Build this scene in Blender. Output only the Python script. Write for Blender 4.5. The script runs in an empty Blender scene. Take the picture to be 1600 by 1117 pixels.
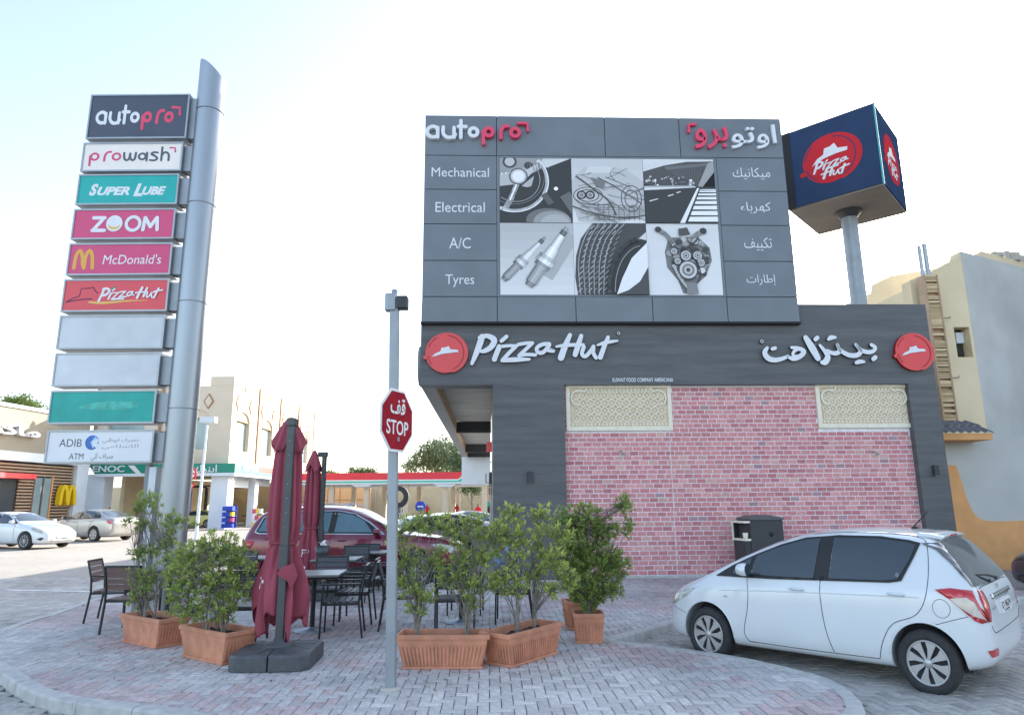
import bpy, bmesh, math, random
from mathutils import Matrix, Vector, noise
from mathutils.bvhtree import BVHTree
from mathutils.geometry import tessellate_polygon
random.seed(7)
scene = bpy.context.scene
COL = scene.collection
R = math.radians
rnd = random.uniform

# ------------------------------------------------------------------ camera
F_PX, CX, CY, EYE = 1070.0, 800.0, 558.5, 1.78
PITCH, ROLL = R(11.97), R(0.51)
_f = Vector((0, math.cos(PITCH), math.sin(PITCH)))
_r0 = Vector((1, 0, 0)); _u0 = Vector((0, -math.sin(PITCH), math.cos(PITCH)))
_r = math.cos(ROLL) * _r0 - math.sin(ROLL) * _u0
_u = math.sin(ROLL) * _r0 + math.cos(ROLL) * _u0
cam = bpy.data.cameras.new('camera')
cam.lens = 36.0 * F_PX / 1600.0
cam.sensor_width = 36
cam.clip_end = 3000
camo = bpy.data.objects.new('camera', cam); COL.objects.link(camo)
camo.matrix_world = Matrix(((_r.x, _u.x, -_f.x, 0), (_r.y, _u.y, -_f.y, 0), (_r.z, _u.z, -_f.z, EYE), (0, 0, 0, 1)))
scene.camera = camo

# ------------------------------------------------------------------ light
SUN_AZ, SUN_EL = R(40), R(21)      # azimuth from +Y towards +X
w = bpy.data.worlds.new("World"); scene.world = w; w.use_nodes = True
nt = w.node_tree
sky = nt.nodes.new('ShaderNodeTexSky'); sky.sky_type = 'NISHITA'; sky.sun_disc = False
sky.sun_elevation = SUN_EL; sky.sun_rotation = SUN_AZ
sky.dust_density = 1.6; sky.air_density = 1.0; sky.ozone_density = 1.2
hs = nt.nodes.new('ShaderNodeHueSaturation'); hs.inputs['Saturation'].default_value = .8
nt.links.new(sky.outputs[0], hs.inputs['Color']); nt.links.new(hs.outputs[0], nt.nodes['Background'].inputs[0])
nt.nodes['Background'].inputs[1].default_value = 0.15
sl = bpy.data.lights.new('sun', 'SUN'); sl.energy = 4.0; sl.angle = R(0.5); sl.color = (1, .93, .82)
so = bpy.data.objects.new('sun', sl); COL.objects.link(so)
sd = Vector((math.sin(SUN_AZ) * math.cos(SUN_EL), math.cos(SUN_AZ) * math.cos(SUN_EL), math.sin(SUN_EL)))
so.rotation_euler = sd.to_track_quat('Z', 'Y').to_euler(); so.location = sd * 60
scene.view_settings.view_transform = 'Standard'; scene.view_settings.look = 'None'
scene.view_settings.exposure = 1.75; scene.view_settings.gamma = 1
scene.view_settings.use_curve_mapping = False

# ------------------------------------------------------------------ locating helpers (photo pixel -> point in the place)
def ray(x, y):
    return (x - CX) / F_PX * _r + (CY - y) / F_PX * _u + _f
def at_z(x, y, z=0.0):
    d = ray(x, y); return d * ((z - EYE) / d.z) + Vector((0, 0, EYE))
def at_y(x, y, Y):
    d = ray(x, y); return d * (Y / d.y) + Vector((0, 0, EYE))
def at_x(x, y, X):
    d = ray(x, y); return d * (X / d.x) + Vector((0, 0, EYE))

# ------------------------------------------------------------------ materials
def mat(name, col, rough=.6, metal=0., var=.12, scale=6., bump=0., bscale=40., src=None, coat=0., spec=.5,
        stretch=None, emis=None, trans=0., var2=0., scale2=.7, alpha=None):
    m = bpy.data.materials.new(name); m.use_nodes = True
    t = m.node_tree; b = t.nodes['Principled BSDF']; L = t.links
    def N(k, **kw):
        n = t.nodes.new(k)
        for a_, v_ in kw.items(): setattr(n, a_, v_)
        return n
    if not src and not metal: col = tuple(min(.82, k_ * 1.2) for k_ in col)
    if src == 'obj': c = N('ShaderNodeObjectInfo').outputs['Color']
    elif src: 
        q = N('ShaderNodeAttribute'); q.attribute_name = src; c = q.outputs['Color']
    else:
        q = N('ShaderNodeRGB'); q.outputs[0].default_value = (*col, 1); c = q.outputs[0]
    tc = N('ShaderNodeTexCoord'); vec = tc.outputs['Object']
    if stretch:
        mp = N('ShaderNodeMapping'); mp.inputs['Scale'].default_value = stretch; L.new(vec, mp.inputs[0]); vec = mp.outputs[0]
    if src:
        g_ = N('ShaderNodeVectorMath', operation='SCALE'); g_.inputs['Scale'].default_value = 1.2 if src == 'Col' or src == 'obj' else 1; L.new(c, g_.inputs[0]); c = g_.outputs[0]
    def layer(c, amt, sc, det=5):
        no = N('ShaderNodeTexNoise'); no.inputs['Scale'].default_value = sc; no.inputs['Detail'].default_value = det
        L.new(vec, no.inputs['Vector'])
        mr = N('ShaderNodeMapRange'); mr.inputs[1].default_value = .3; mr.inputs[2].default_value = .7
        mr.inputs[3].default_value = 1 - amt; mr.inputs[4].default_value = 1 + amt
        L.new(no.outputs[0], mr.inputs[0])
        mx = N('ShaderNodeVectorMath', operation='MULTIPLY'); L.new(c, mx.inputs[0]); L.new(mr.outputs[0], mx.inputs[1])
        return mx.outputs[0]
    if var: c = layer(c, var, scale)
    if var2: c = layer(c, var2, scale2, 3)
    L.new(c, b.inputs['Base Color'])
    b.inputs['Roughness'].default_value = rough; b.inputs['Metallic'].default_value = metal
    b.inputs['Specular IOR Level'].default_value = spec
    b.inputs['Coat Weight'].default_value = coat; b.inputs['Coat Roughness'].default_value = .04
    if alpha is not None: b.inputs['Alpha'].default_value = alpha
    if bump:
        no = N('ShaderNodeTexNoise'); no.inputs['Scale'].default_value = bscale; no.inputs['Detail'].default_value = 6
        L.new(vec, no.inputs['Vector'])
        bp = N('ShaderNodeBump'); bp.inputs['Strength'].default_value = bump; bp.inputs['Distance'].default_value = .02
        L.new(no.outputs[0], bp.inputs['Height']); L.new(bp.outputs[0], b.inputs['Normal'])
    if emis:
        b.inputs['Emission Color'].default_value = (*emis[0], 1); b.inputs['Emission Strength'].default_value = emis[1]
    if trans:
        tr = N('ShaderNodeBsdfTranslucent'); L.new(c, tr.inputs[0])
        ad = N('ShaderNodeMixShader'); ad.inputs[0].default_value = trans
        L.new(b.outputs[0], ad.inputs[1]); L.new(tr.outputs[0], ad.inputs[2])
        L.new(ad.outputs[0], t.nodes['Material Output'].inputs[0])
    return m

K = {}
def mm(name, *a, **k):
    K[name] = mat(name, *a, **k); return K[name]
mm('dark_clad', (.082, .085, .09), .5, var=.11, scale=3, stretch=(1, 1, 14), var2=.22, scale2=.45, bump=.15, bscale=30)
mm('dark_smooth', (.078, .081, .086), .5, var=.1)
mm('alu_grey', (.125, .145, .165), .38, metal=.0, var=.05, scale=2, var2=.08, spec=.6)
mm('joint', (.012, .013, .015), .8, var=0)
mm('brick_one', (1, 1, 1), .85, src='obj', var=.22, scale=30, bump=.5, bscale=60)
mm('brick_many', (1, 1, 1), .85, src='Col', var=.22, scale=30, bump=.5, bscale=60)
mm('mortar', (.74, .66, .68), .9, var=.12, scale=12, bump=.3)
mm('sand_lattice', (.70, .63, .51), .8, var=.08, scale=8, bump=.15)
mm('sand_back', (.58, .47, .33), .85, var=.1)
mm('paver_one', (1, 1, 1), .8, src='obj', var=.16, scale=25, bump=.5, bscale=70, spec=.35, var2=.12, scale2=3)
mm('paver_many', (1, 1, 1), .8, src='Col', var=.16, scale=25, bump=.5, bscale=70, spec=.35, var2=.2, scale2=.5)
mm('paver_bed', (.22, .21, .2), .95, var=.2, scale=20)
mm('kerb', (.40, .40, .385), .8, var=.16, scale=9, bump=.4, bscale=50)
mm('white_paint', (.75, .75, .73), .6, var=.1)
mm('sign_white', (.62, .62, .62), .4, var=.03)
mm('letter_white', (.60, .62, .65), .35, var=.04)
mm('letter_side', (.05, .05, .055), .6, var=0)
mm('hut_red', (.60, .045, .05), .3, var=.03)
mm('hut_dark', (.22, .008, .012), .5, var=0)
mm('pink', (.62, .045, .11), .35, var=.04)
mm('print', (1, 1, 1), .5, src='Col', var=0)
mm('steel', (.34, .37, .40), .38, metal=.75, var=.07, scale=2, stretch=(1, 1, .25), var2=.08)
mm('galv', (.30, .33, .36), .5, metal=.5, var=.1, scale=8, stretch=(1, 1, .4))
mm('alu_frame', (.32, .34, .36), .4, metal=.7, var=.06)
mm('dark_metal', (.035, .037, .04), .45, metal=.2, var=.1)
mm('box_dark', (.035, .036, .04), .6, var=.1)
mm('cube_red', (.45, .03, .04), .9, var=0, spec=0)
mm('cube_white', (.6, .6, .62), .9, var=0, spec=0)
mm('navy', (.03, .05, .10), .9, spec=0, var=.06, scale=2)
mm('terracotta', (.46, .20, .12), .75, var=.12, scale=9, var2=.14, scale2=4, bump=.12, bscale=60)
mm('soil', (.035, .022, .014), .95, var=.3, scale=30, bump=1)
mm('bark', (.21, .185, .155), .9, var=.25, scale=25, bump=.6, bscale=80)
mm('leaf', (1, 1, 1), .5, src='Col', var=0, trans=.38, spec=.45)
mm('canvas', (.26, .05, .075), .85, var=.14, scale=5, stretch=(1, 1, .35), bump=.25, bscale=12)
mm('canvas_white', (.7, .66, .66), .8, var=.05)
mm('mast_metal', (.075, .082, .088), .42, metal=.5, var=.08)
mm('ballast', (.06, .066, .072), .5, var=.2, scale=12, bump=.3, bscale=60)
mm('chair_frame', (.03, .03, .033), .45, metal=.3, var=.1)
mm('chair_slat', (.13, .085, .075), .55, var=.15, scale=10, stretch=(.3, 1, 1), bump=.1)
mm('chair_slat_grey', (.05, .052, .058), .5, var=.12, scale=10)
mm('table_top', (.17, .175, .17), .35, var=.1, scale=6)
mm('car_white', (.56, .59, .61), .28, var=.03, scale=2, coat=.8)
mm('car_silver', (.42, .41, .39), .3, metal=.45, var=.03, coat=.8)
mm('car_maroon', (.16, .008, .028), .25, metal=.25, var=.03, coat=1)
mm('car_black', (.012, .012, .014), .25, var=0, coat=1)
mm('car_grey', (.25, .27, .3), .3, metal=.4, var=0, coat=.8)
mm('car_glass', (.028, .04, .05), .06, var=.1, scale=1.5, coat=.4, spec=.8)
mm('car_glass_blue', (.07, .14, .18), .07, var=.2, scale=1.5, spec=.8)
mm('car_trim', (.012, .013, .014), .5, var=.05)
mm('gap', (.03, .032, .035), .8, var=0)
mm('tyre', (.028, .028, .03), .85, var=.2, scale=14, bump=.3, bscale=50)
mm('hubcap', (.46, .46, .46), .35, metal=.5, var=.06)
mm('chrome', (.6, .62, .64), .12, metal=1, var=0)
mm('tail_red', (.42, .01, .015), .15, var=.1, coat=1)
mm('tail_clear', (.42, .36, .33), .12, var=.2, scale=8, coat=1)
mm('lamp_clear', (.38, .38, .33), .1, var=.25, scale=12, coat=1)
mm('beige_wall', (.62, .51, .34), .9, var=.05, scale=1, var2=.07, scale2=.4, bump=.1)
mm('grey_wall', (.42, .42, .40), .9, var=.05, scale=1, var2=.08, scale2=.5, bump=.2, bscale=60)
mm('orange_wall', (.60, .30, .12), .85, var=.08, scale=3, var2=.08, bump=.1)
mm('roof_tile', (.085, .085, .10), .6, var=.2, scale=6)
mm('enoc_wall', (.55, .47, .37), .9, var=.04, scale=.8)
mm('enoc_trim', (.30, .17, .10), .9, var=.05)
mm('green', (.0, .19, .13), .4, var=.05)
mm('green_light', (.03, .42, .30), .4, var=.05)
mm('red', (.60, .02, .035), .4, var=.04)
mm('column_white', (.58, .62, .66), .6, var=.05, scale=1)
mm('concrete', (.40, .37, .32), .9, var=.1, scale=1, var2=.1, bump=.1)
mm('perimeter', (.50, .41, .27), .9, var=.07, scale=1.2)
mm('taupe', (.27, .235, .18), .85, var=.05)
mm('wood_slat', (.36, .24, .15), .6, var=.15, scale=2, stretch=(1, 1, 8))
mm('yellow', (.78, .45, .01), .4, var=.05)
mm('glass_dark', (.03, .035, .035), .1, var=.2, scale=.8, spec=.7)
mm('glass_pale', (.22, .30, .30), .12, var=.15, scale=.5, spec=.7)
mm('soffit_wood', (.42, .41, .38), .6, var=.16, scale=3, stretch=(.4, 1, 1), var2=.1)
mm('lit_soffit_beam', (.20, .205, .21), .5, var=.1)
mm('road', (.27, .25, .225), .9, var=.12, scale=3, var2=.14, scale2=.12, bump=.3, bscale=30)
mm('blue', (.02, .06, .42), .4, var=.1)
mm('person', (1, 1, 1), .8, src='Col', var=.05)
mm('blue_print', (.26, .36, .60), .5, var=.5, scale=30)
mm('teal', (.0, .33, .31), .4, var=.06, scale=4)
mm('raspberry', (.52, .05, .15), .4, var=.05, scale=2)
mm('panel_grey', (.50, .53, .56), .45, var=.06, scale=3, var2=.08)
mm('panel_cream', (.70, .64, .60), .4, var=.05, scale=2)
mm('ink', (.05, .055, .07), .5, var=0)
mm('ink_grey', (.20, .21, .23), .5, var=0)
mm('conduit', (.45, .40, .36), .4, metal=.5, var=.1)

# ------------------------------------------------------------------ mesh helpers
class MB:
    def __init__(s): s.v = []; s.f = []; s.m = []; s.c = []; s.sm = []
    def add(s, vs, fs, mi=0, col=None, T=None, smooth=False):
        n = len(s.v)
        s.v += [tuple(T @ Vector(p)) for p in vs] if T is not None else [tuple(p) for p in vs]
        for q in fs:
            s.f.append(tuple(n + i for i in q)); s.m.append(mi); s.c.append(col or (1, 1, 1)); s.sm.append(smooth)
        return s
    def box(s, x0, x1, y0, y1, z0, z1, mi=0, col=None, T=None):
        vs = [(x, y, z) for z in (z0, z1) for y in (y0, y1) for x in (x0, x1)]
        return s.add(vs, [(0, 2, 3, 1), (4, 5, 7, 6), (0, 1, 5, 4), (2, 6, 7, 3), (0, 4, 6, 2), (1, 3, 7, 5)], mi, col, T)
    def prism(s, poly, y0, y1, mi=0, mside=None, col=None, T=None):
        """poly of (x,z), front face at y0 (towards -Y), back at y1"""
        a = sum(poly[i][0] * poly[(i + 1) % len(poly)][1] - poly[(i + 1) % len(poly)][0] * poly[i][1] for i in range(len(poly)))
        if a < 0: poly = poly[::-1]
        n = len(poly)
        vs = [(x, y0, z) for x, z in poly] + [(x, y1, z) for x, z in poly]
        s.add(vs, [tuple(range(n)), tuple(range(2 * n - 1, n - 1, -1))], mi, col, T)
        return s.add(vs, [(i, i + n, (i + 1) % n + n, (i + 1) % n) for i in range(n)], mi if mside is None else mside, col, T)
    def slab(s, poly, z0, z1, mi=0, col=None, T=None):
        a = sum(poly[i][0] * poly[(i + 1) % len(poly)][1] - poly[(i + 1) % len(poly)][0] * poly[i][1] for i in range(len(poly)))
        if a < 0: poly = poly[::-1]
        n = len(poly)
        vs = [(x, y, z1) for x, y in poly] + [(x, y, z0) for x, y in poly]
        return s.add(vs, [tuple(range(n)), tuple(range(2 * n - 1, n - 1, -1))] + [(i + n, (i + 1) % n + n, (i + 1) % n, i) for i in range(n)], mi, col, T)
    def tube(s, pts, r, n=8, mi=0, col=None, T=None, cap=True):
        pts = [Vector(p) for p in pts]; rs = r if isinstance(r, (list, tuple)) else [r] * len(pts)
        vs = []; prev = None
        for i, p in enumerate(pts):
            d = (pts[min(i + 1, len(pts) - 1)] - pts[max(i - 1, 0)]).normalized()
            if prev is None: prev = d.orthogonal().normalized()
            a = (prev - d * prev.dot(d)).normalized(); b = d.cross(a); prev = a
            vs += [p + rs[i] * (math.cos(t) * a + math.sin(t) * b) for t in [2 * math.pi * k / n for k in range(n)]]
        fs = [(i * n + k, i * n + (k + 1) % n, (i + 1) * n + (k + 1) % n, (i + 1) * n + k) for i in range(len(pts) - 1) for k in range(n)]
        s.add(vs, fs, mi, col, T, True)
        if cap: s.add(vs, [tuple(range(n - 1, -1, -1)), tuple((len(pts) - 1) * n + k for k in range(n))], mi, col, T)
        return s
    def lathe(s, prof, n=24, mi=0, axis='z', T=None, col=None, smooth=True):
        """prof list of (r, h)"""
        vs = []
        for r_, h in prof:
            for k in range(n):
                t = 2 * math.pi * k / n
                vs.append((r_ * math.cos(t), r_ * math.sin(t), h) if axis == 'z' else (r_ * math.cos(t), h, r_ * math.sin(t)))
        fs = [(i * n + k, i * n + (k + 1) % n, (i + 1) * n + (k + 1) % n, (i + 1) * n + k) for i in range(len(prof) - 1) for k in range(n)]
        if axis != 'z': fs = [q[::-1] for q in fs]
        return s.add(vs, fs, mi, col, T, smooth)
    def mesh(s, name, mats):
        me = bpy.data.meshes.new(name); me.from_pydata(s.v, [], s.f)
        for m_ in (mats if isinstance(mats, (list, tuple)) else [mats]): me.materials.append(K[m_] if isinstance(m_, str) else m_)
        me.polygons.foreach_set('material_index', s.m); me.polygons.foreach_set('use_smooth', s.sm)
        if any(c != (1, 1, 1) for c in s.c):
            at = me.color_attributes.new('Col', 'FLOAT_COLOR', 'CORNER'); buf = []
            for q, c in zip(s.f, s.c): buf += [c[0], c[1], c[2], 1.0] * len(q)
            at.data.foreach_set('color', buf)
        me.update(); return me
    def build(s, name, mats, parent=None, bevel=0, smooth=None):
        o = bpy.data.objects.new(name, s.mesh(name, mats)); COL.objects.link(o); o.parent = parent
        if smooth is not None:
            o.data.polygons.foreach_set('use_smooth', [smooth] * len(o.data.polygons))
        if bevel:
            b = o.modifiers.new('bevel', 'BEVEL'); b.width = bevel; b.segments = 2; b.limit_method = 'ANGLE'; b.angle_limit = R(40)
            b.harden_normals = False
        return o
def thing(name, label, cat, loc=(0, 0, 0), rz=0., group=None):
    o = bpy.data.objects.new(name, None); COL.objects.link(o); o.empty_display_size = .2
    o.location = loc; o.rotation_euler = (0, 0, rz); o['label'] = label; o['category'] = cat
    if group: o['group'] = group
    return o
def tag(o, label, cat, group=None):
    o['label'] = label; o['category'] = cat
    if group: o['group'] = group
    return o
def structure(o): o['kind'] = 'structure'; return o
def stuff(o): o['kind'] = 'stuff'; return o
def kids(o): return [c for c in ALLKIDS(o)]
def ALLKIDS(o): return list(o.children)
def dup(o, label, loc, rz, group=None, scale=1.):
    def cp(a, par):
        c = a.copy(); COL.objects.link(c)
        c.parent = par
        for ch in ALLKIDS(a): cp(ch, c)
        return c
    c = cp(o, None); c.location = loc; c.rotation_euler = (0, 0, rz); c['label'] = label; c.scale = (scale,) * 3
    if group: c['group'] = group
    return c

# Arabic joining forms, written left to right for a plain text object
_B = {'ء': (0xFE80, 1), 'آ': (0xFE81, 2), 'إ': (0xFE87, 2), 'ا': (0xFE8D, 2), 'ب': (0xFE8F, 4), 'ت': (0xFE95, 4), 'د': (0xFEA9, 2),
      'ر': (0xFEAD, 2), 'ز': (0xFEAF, 2), 'س': (0xFEB1, 4), 'ص': (0xFEB9, 4), 'ط': (0xFEC1, 4), 'ظ': (0xFEC5, 4), 'ف': (0xFED1, 4),
      'ق': (0xFED5, 4), 'ك': (0xFED9, 4), 'ل': (0xFEDD, 4), 'م': (0xFEE1, 4), 'ن': (0xFEE5, 4), 'ه': (0xFEE9, 4), 'و': (0xFEED, 2), 'ي': (0xFEF1, 4)}
def arabic(t):
    out = []
    for i, ch in enumerate(t):
        if ch not in _B: out.append(ch); continue
        base, n = _B[ch]
        prev = i > 0 and t[i - 1] in _B and _B[t[i - 1]][1] == 4
        nxt = i < len(t) - 1 and t[i + 1] in _B and _B[t[i + 1]][1] >= 2
        if n == 1: k = 0
        elif n == 2: k = 1 if prev else 0
        else: k = (3 if prev and nxt else 1 if prev else 2 if nxt else 0)
        out.append(chr(base + k))
    return ''.join(reversed(out))
def text(name, body, box, y, depth, m, parent, offset=0., shear=0., space=1., keep=False, mside=None):
    """lettering facing -Y that fills box=(x0,x1,z0,z1); front at y, going back by depth"""
    cu = bpy.data.curves.new('t', 'FONT'); cu.body = body; cu.extrude = .05; cu.offset = offset; cu.shear = shear
    cu.space_character = space; cu.resolution_u = 4
    o = bpy.data.objects.new('t', cu); COL.objects.link(o)
    me = bpy.data.meshes.new_from_object(o.evaluated_get(bpy.context.evaluated_depsgraph_get()))
    bpy.data.objects.remove(o); bpy.data.curves.remove(cu)
    xs = [v.co.x for v in me.vertices]; ys = [v.co.y for v in me.vertices]
    x0, x1, z0, z1 = box; kx = (x1 - x0) / (max(xs) - min(xs)); kz = (z1 - z0) / (max(ys) - min(ys))
    if keep:
        kx = kz = min(kx, kz); x0 = (x0 + x1) / 2 - kx * (max(xs) - min(xs)) / 2
    mx, my = min(xs), min(ys)
    for v in me.vertices:
        v.co = (x0 + (v.co.x - mx) * kx, y + (0 if v.co.z > 0 else depth), z0 + (v.co.y - my) * kz)
    me.materials.clear(); me.materials.append(K[m])
    ob = bpy.data.objects.new(name, me); COL.objects.link(ob); ob.parent = parent
    return ob
def spline(pts, k=6, closed=False):
    out = []; n = len(pts)
    for i in range(n if closed else n - 1):
        if closed: p = [pts[(i + j) % n] for j in (-1, 0, 1, 2)]
        else: p = [pts[max(i - 1, 0)], pts[i], pts[i + 1], pts[min(i + 2, n - 1)]]
        for j in range(k):
            t = j / k
            out.append(tuple(.5 * (2 * b + (c - a) * t + (2 * a - 5 * b + 4 * c - d) * t * t + (3 * b - a - 3 * c + d) * t ** 3)
                             for a, b, c, d in zip(*p)))
    if not closed: out.append(tuple(pts[-1]))
    return out
def stroke_poly(pts, wd, cap=5, smooth=True):
    """outline of a brush stroke along pts; wd single width or list"""
    n0 = len(pts)
    ws = wd if isinstance(wd, (list, tuple)) else [wd] * n0
    p3 = [(p[0], p[1], w_) for p, w_ in zip(pts, ws)]
    if smooth and n0 > 2: p3 = spline(p3, 5)
    L_, R_ = [], []
    for i, (x, z, w_) in enumerate(p3):
        a = p3[max(i - 1, 0)]; b = p3[min(i + 1, len(p3) - 1)]
        dx, dz = b[0] - a[0], b[1] - a[1]; l = math.hypot(dx, dz) or 1
        nx, nz = -dz / l * w_ / 2, dx / l * w_ / 2
        L_.append((x + nx, z + nz)); R_.append((x - nx, z - nz))
    def capp(p, a0, r_): return [(p[0] + r_ * math.cos(a0 - math.pi * k / cap), p[1] + r_ * math.sin(a0 - math.pi * k / cap)) for k in range(1, cap)]
    e = p3[-1]; q = p3[-2]; ang = math.atan2(e[1] - q[1], e[0] - q[0])
    s_ = p3[0]; q2 = p3[1]; ang2 = math.atan2(q2[1] - s_[1], q2[0] - s_[0])
    return L_ + capp(e, ang + math.pi / 2, e[2] / 2) + R_[::-1] + capp(s_, ang2 - math.pi / 2, s_[2] / 2)
def ellipse(cx, cz, rx, rz, n=32, a0=0, a1=2 * math.pi):
    full = abs(a1 - a0) >= 2 * math.pi - 1e-6
    return [(cx + rx * math.cos(a0 + (a1 - a0) * k / (n if full else n - 1)), cz + rz * math.sin(a0 + (a1 - a0) * k / (n if full else n - 1))) for k in range(n)]
class Art:
    """flat print or applied lettering drawn in its own (x, y-down) units and laid on a rectangle facing -Y"""
    def __init__(s, src, box, y, depth, step=.0006, side=None):
        s.sx0, s.sx1, s.sy0, s.sy1 = src; s.b = box; s.y = y; s.d = depth; s.k = 0; s.step = step; s.mb = MB(); s.side = side
    def T(s, p):
        return (s.b[0] + (p[0] - s.sx0) / (s.sx1 - s.sx0) * (s.b[1] - s.b[0]), s.b[3] - (p[1] - s.sy0) / (s.sy1 - s.sy0) * (s.b[3] - s.b[2]))
    def poly(s, pts, mi=0, col=None):
        y = s.y - s.k * s.step; s.k += 1
        q = [s.T(p) for p in pts]
        if s.d: s.mb.prism(q, y, s.y + s.d, mi, s.side, col)
        else:
            a = sum(q[i][0] * q[(i + 1) % len(q)][1] - q[(i + 1) % len(q)][0] * q[i][1] for i in range(len(q)))
            if a < 0: q = q[::-1]
            s.mb.add([(x, y, z) for x, z in q], [tuple(range(len(q)))], mi, col)
        return s
    def stroke(s, pts, wd, mi=0, col=None, smooth=True): return s.poly(stroke_poly(pts, wd, smooth=smooth), mi, col)
    def ring(s, cx, cy, r, wd, mi=0, col=None, ry=None, n=36):
        k = (ry or r) / r
        for h in (0, 1):
            a0 = math.pi * h; arc = ellipse(cx, cy, r + wd / 2, (r + wd / 2) * k, n // 2, a0, a0 + math.pi)
            arc2 = ellipse(cx, cy, r - wd / 2, (r - wd / 2) * k, n // 2, a0, a0 + math.pi)
            y = s.y - s.k * s.step
            s.poly(arc + arc2[::-1], mi, col); s.k -= 1
        s.k += 1; return s
    def disc(s, cx, cy, r, mi=0, col=None, ry=None, n=36): return s.poly(ellipse(cx, cy, r, ry or r, n), mi, col)
    def build(s, name, mats, parent): return s.mb.build(name, mats, parent)
def inside(p, poly):
    x, y = p; c = False; n = len(poly)
    for i in range(n):
        (x1, y1), (x2, y2) = poly[i], poly[i - 1]
        if (y1 > y) != (y2 > y) and x < (x2 - x1) * (y - y1) / (y2 - y1) + x1: c = not c
    return c
# ================================================================== GROUND
IZ = .13
g = MB(); g.add([(-400, -60, 0), (400, -60, 0), (400, 700, 0), (-400, 700, 0)], [(0, 1, 2, 3)])
ground = structure(g.build('ground', 'road'))

# paved corner: outer outline of its kerb
edge_px = [(952, 1000), (1060, 1012), (1130, 1022), (1200, 1035), (1270, 1052), (1320, 1072), (1347, 1095)]
isl = [tuple(at_z(x, y, IZ)[:2]) for x, y in edge_px] + [(2.80, 5.95), (2.35, 5.35), (1.6, 4.85), (.6, 4.6), (-.6, 4.8), (-1.5, 5.2), (-2.3, 5.75), (-3.0, 6.1),
       (-3.6, 6.3), (-4.25, 6.62), (-5.15, 7.4), (-6.3, 8.55), (-6.95, 9.5), (-7.2, 10.4), (-7.3, 11.2), (-7.3, 14.3), (-1.9, 14.3), (-1.9, 30.), (16, 30), (16, 12.2), (5.2, 12.2), (2.38, 10.32)]
isl_s = spline(isl[:25], 4) + isl[25:]
def inset(poly, d):
    out = []; n = len(poly)
    for i in range(n):
        a, b, c = Vector(poly[i - 1]), Vector(poly[i]), Vector(poly[(i + 1) % n])
        d1 = (b - a).normalized(); d2 = (c - b).normalized()
        nn = Vector((-d1.y - d2.y, d1.x + d2.x)); nn.normalize()
        out.append(tuple(b + nn * d))
    return out
area = sum(isl_s[i][0] * isl_s[(i + 1) % len(isl_s)][1] - isl_s[(i + 1) % len(isl_s)][0] * isl_s[i][1] for i in range(len(isl_s)))
SG = 1 if area > 0 else -1
isl_in = inset(isl_s, .14 * SG)
pav = structure(MB().slab(inset(isl_s, .03 * SG), -.05, IZ - .045).build('pavement', 'paver_bed'))
# kerb stones: walk along the outline
def kerbs(outline, inner, seg=.62):
    pts = []; 
    L = len(outline)
    acc = [0]
    for i in range(L):
        acc.append(acc[-1] + (Vector(outline[(i + 1) % L]) - Vector(outline[i])).length)
    def at(s_, poly):
        s_ = s_ % acc[-1]
        for i in range(L):
            if acc[i + 1] >= s_:
                t = (s_ - acc[i]) / max(acc[i + 1] - acc[i], 1e-6)
                a, b = poly[i], poly[(i + 1) % L]; return (a[0] + (b[0] - a[0]) * t, a[1] + (b[1] - a[1]) * t)
    n = int(acc[-1] / seg); s_ = acc[-1] / n; rest = MB(); cnt = 0
    for k in range(n):
        a, b = k * s_ + .004, (k + 1) * s_ - .004; m_ = (a + b) / 2
        o3 = [at(a, outline), at(m_, outline), at(b, outline)]; i3 = [at(b, inner), at(m_, inner), at(a, inner)]
        cx, cy = o3[1]
        if cy > 16 or abs(cx) > 12: continue
        zz = IZ + .008 + rnd(-.003, .003); bz = .022
        ins = [(x + (x2 - x) * .13, y + (y2 - y) * .13) for (x, y), (x2, y2) in zip(o3, i3[::-1])]
        vs = [(x, y, -.1) for x, y in o3] + [(x, y, zz - bz) for x, y in o3] + [(x, y, zz) for x, y in ins] + [(x, y, zz) for x, y in i3[::-1]] + [(x, y, -.1) for x, y in i3[::-1]]
        fs = []
        for r_ in range(4):
            for j in range(2):
                q = (r_ * 3 + j, r_ * 3 + j + 1, (r_ + 1) * 3 + j + 1, (r_ + 1) * 3 + j)
                fs.append(q if SG > 0 else q[::-1])
        fs += [(0, 3, 6, 9, 12)[::SG], (2, 14, 11, 8, 5)[::SG]]
        MB().add(vs, fs).build('kerb_stone', 'kerb', pav)
kerbs(isl_s, isl_in)

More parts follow.
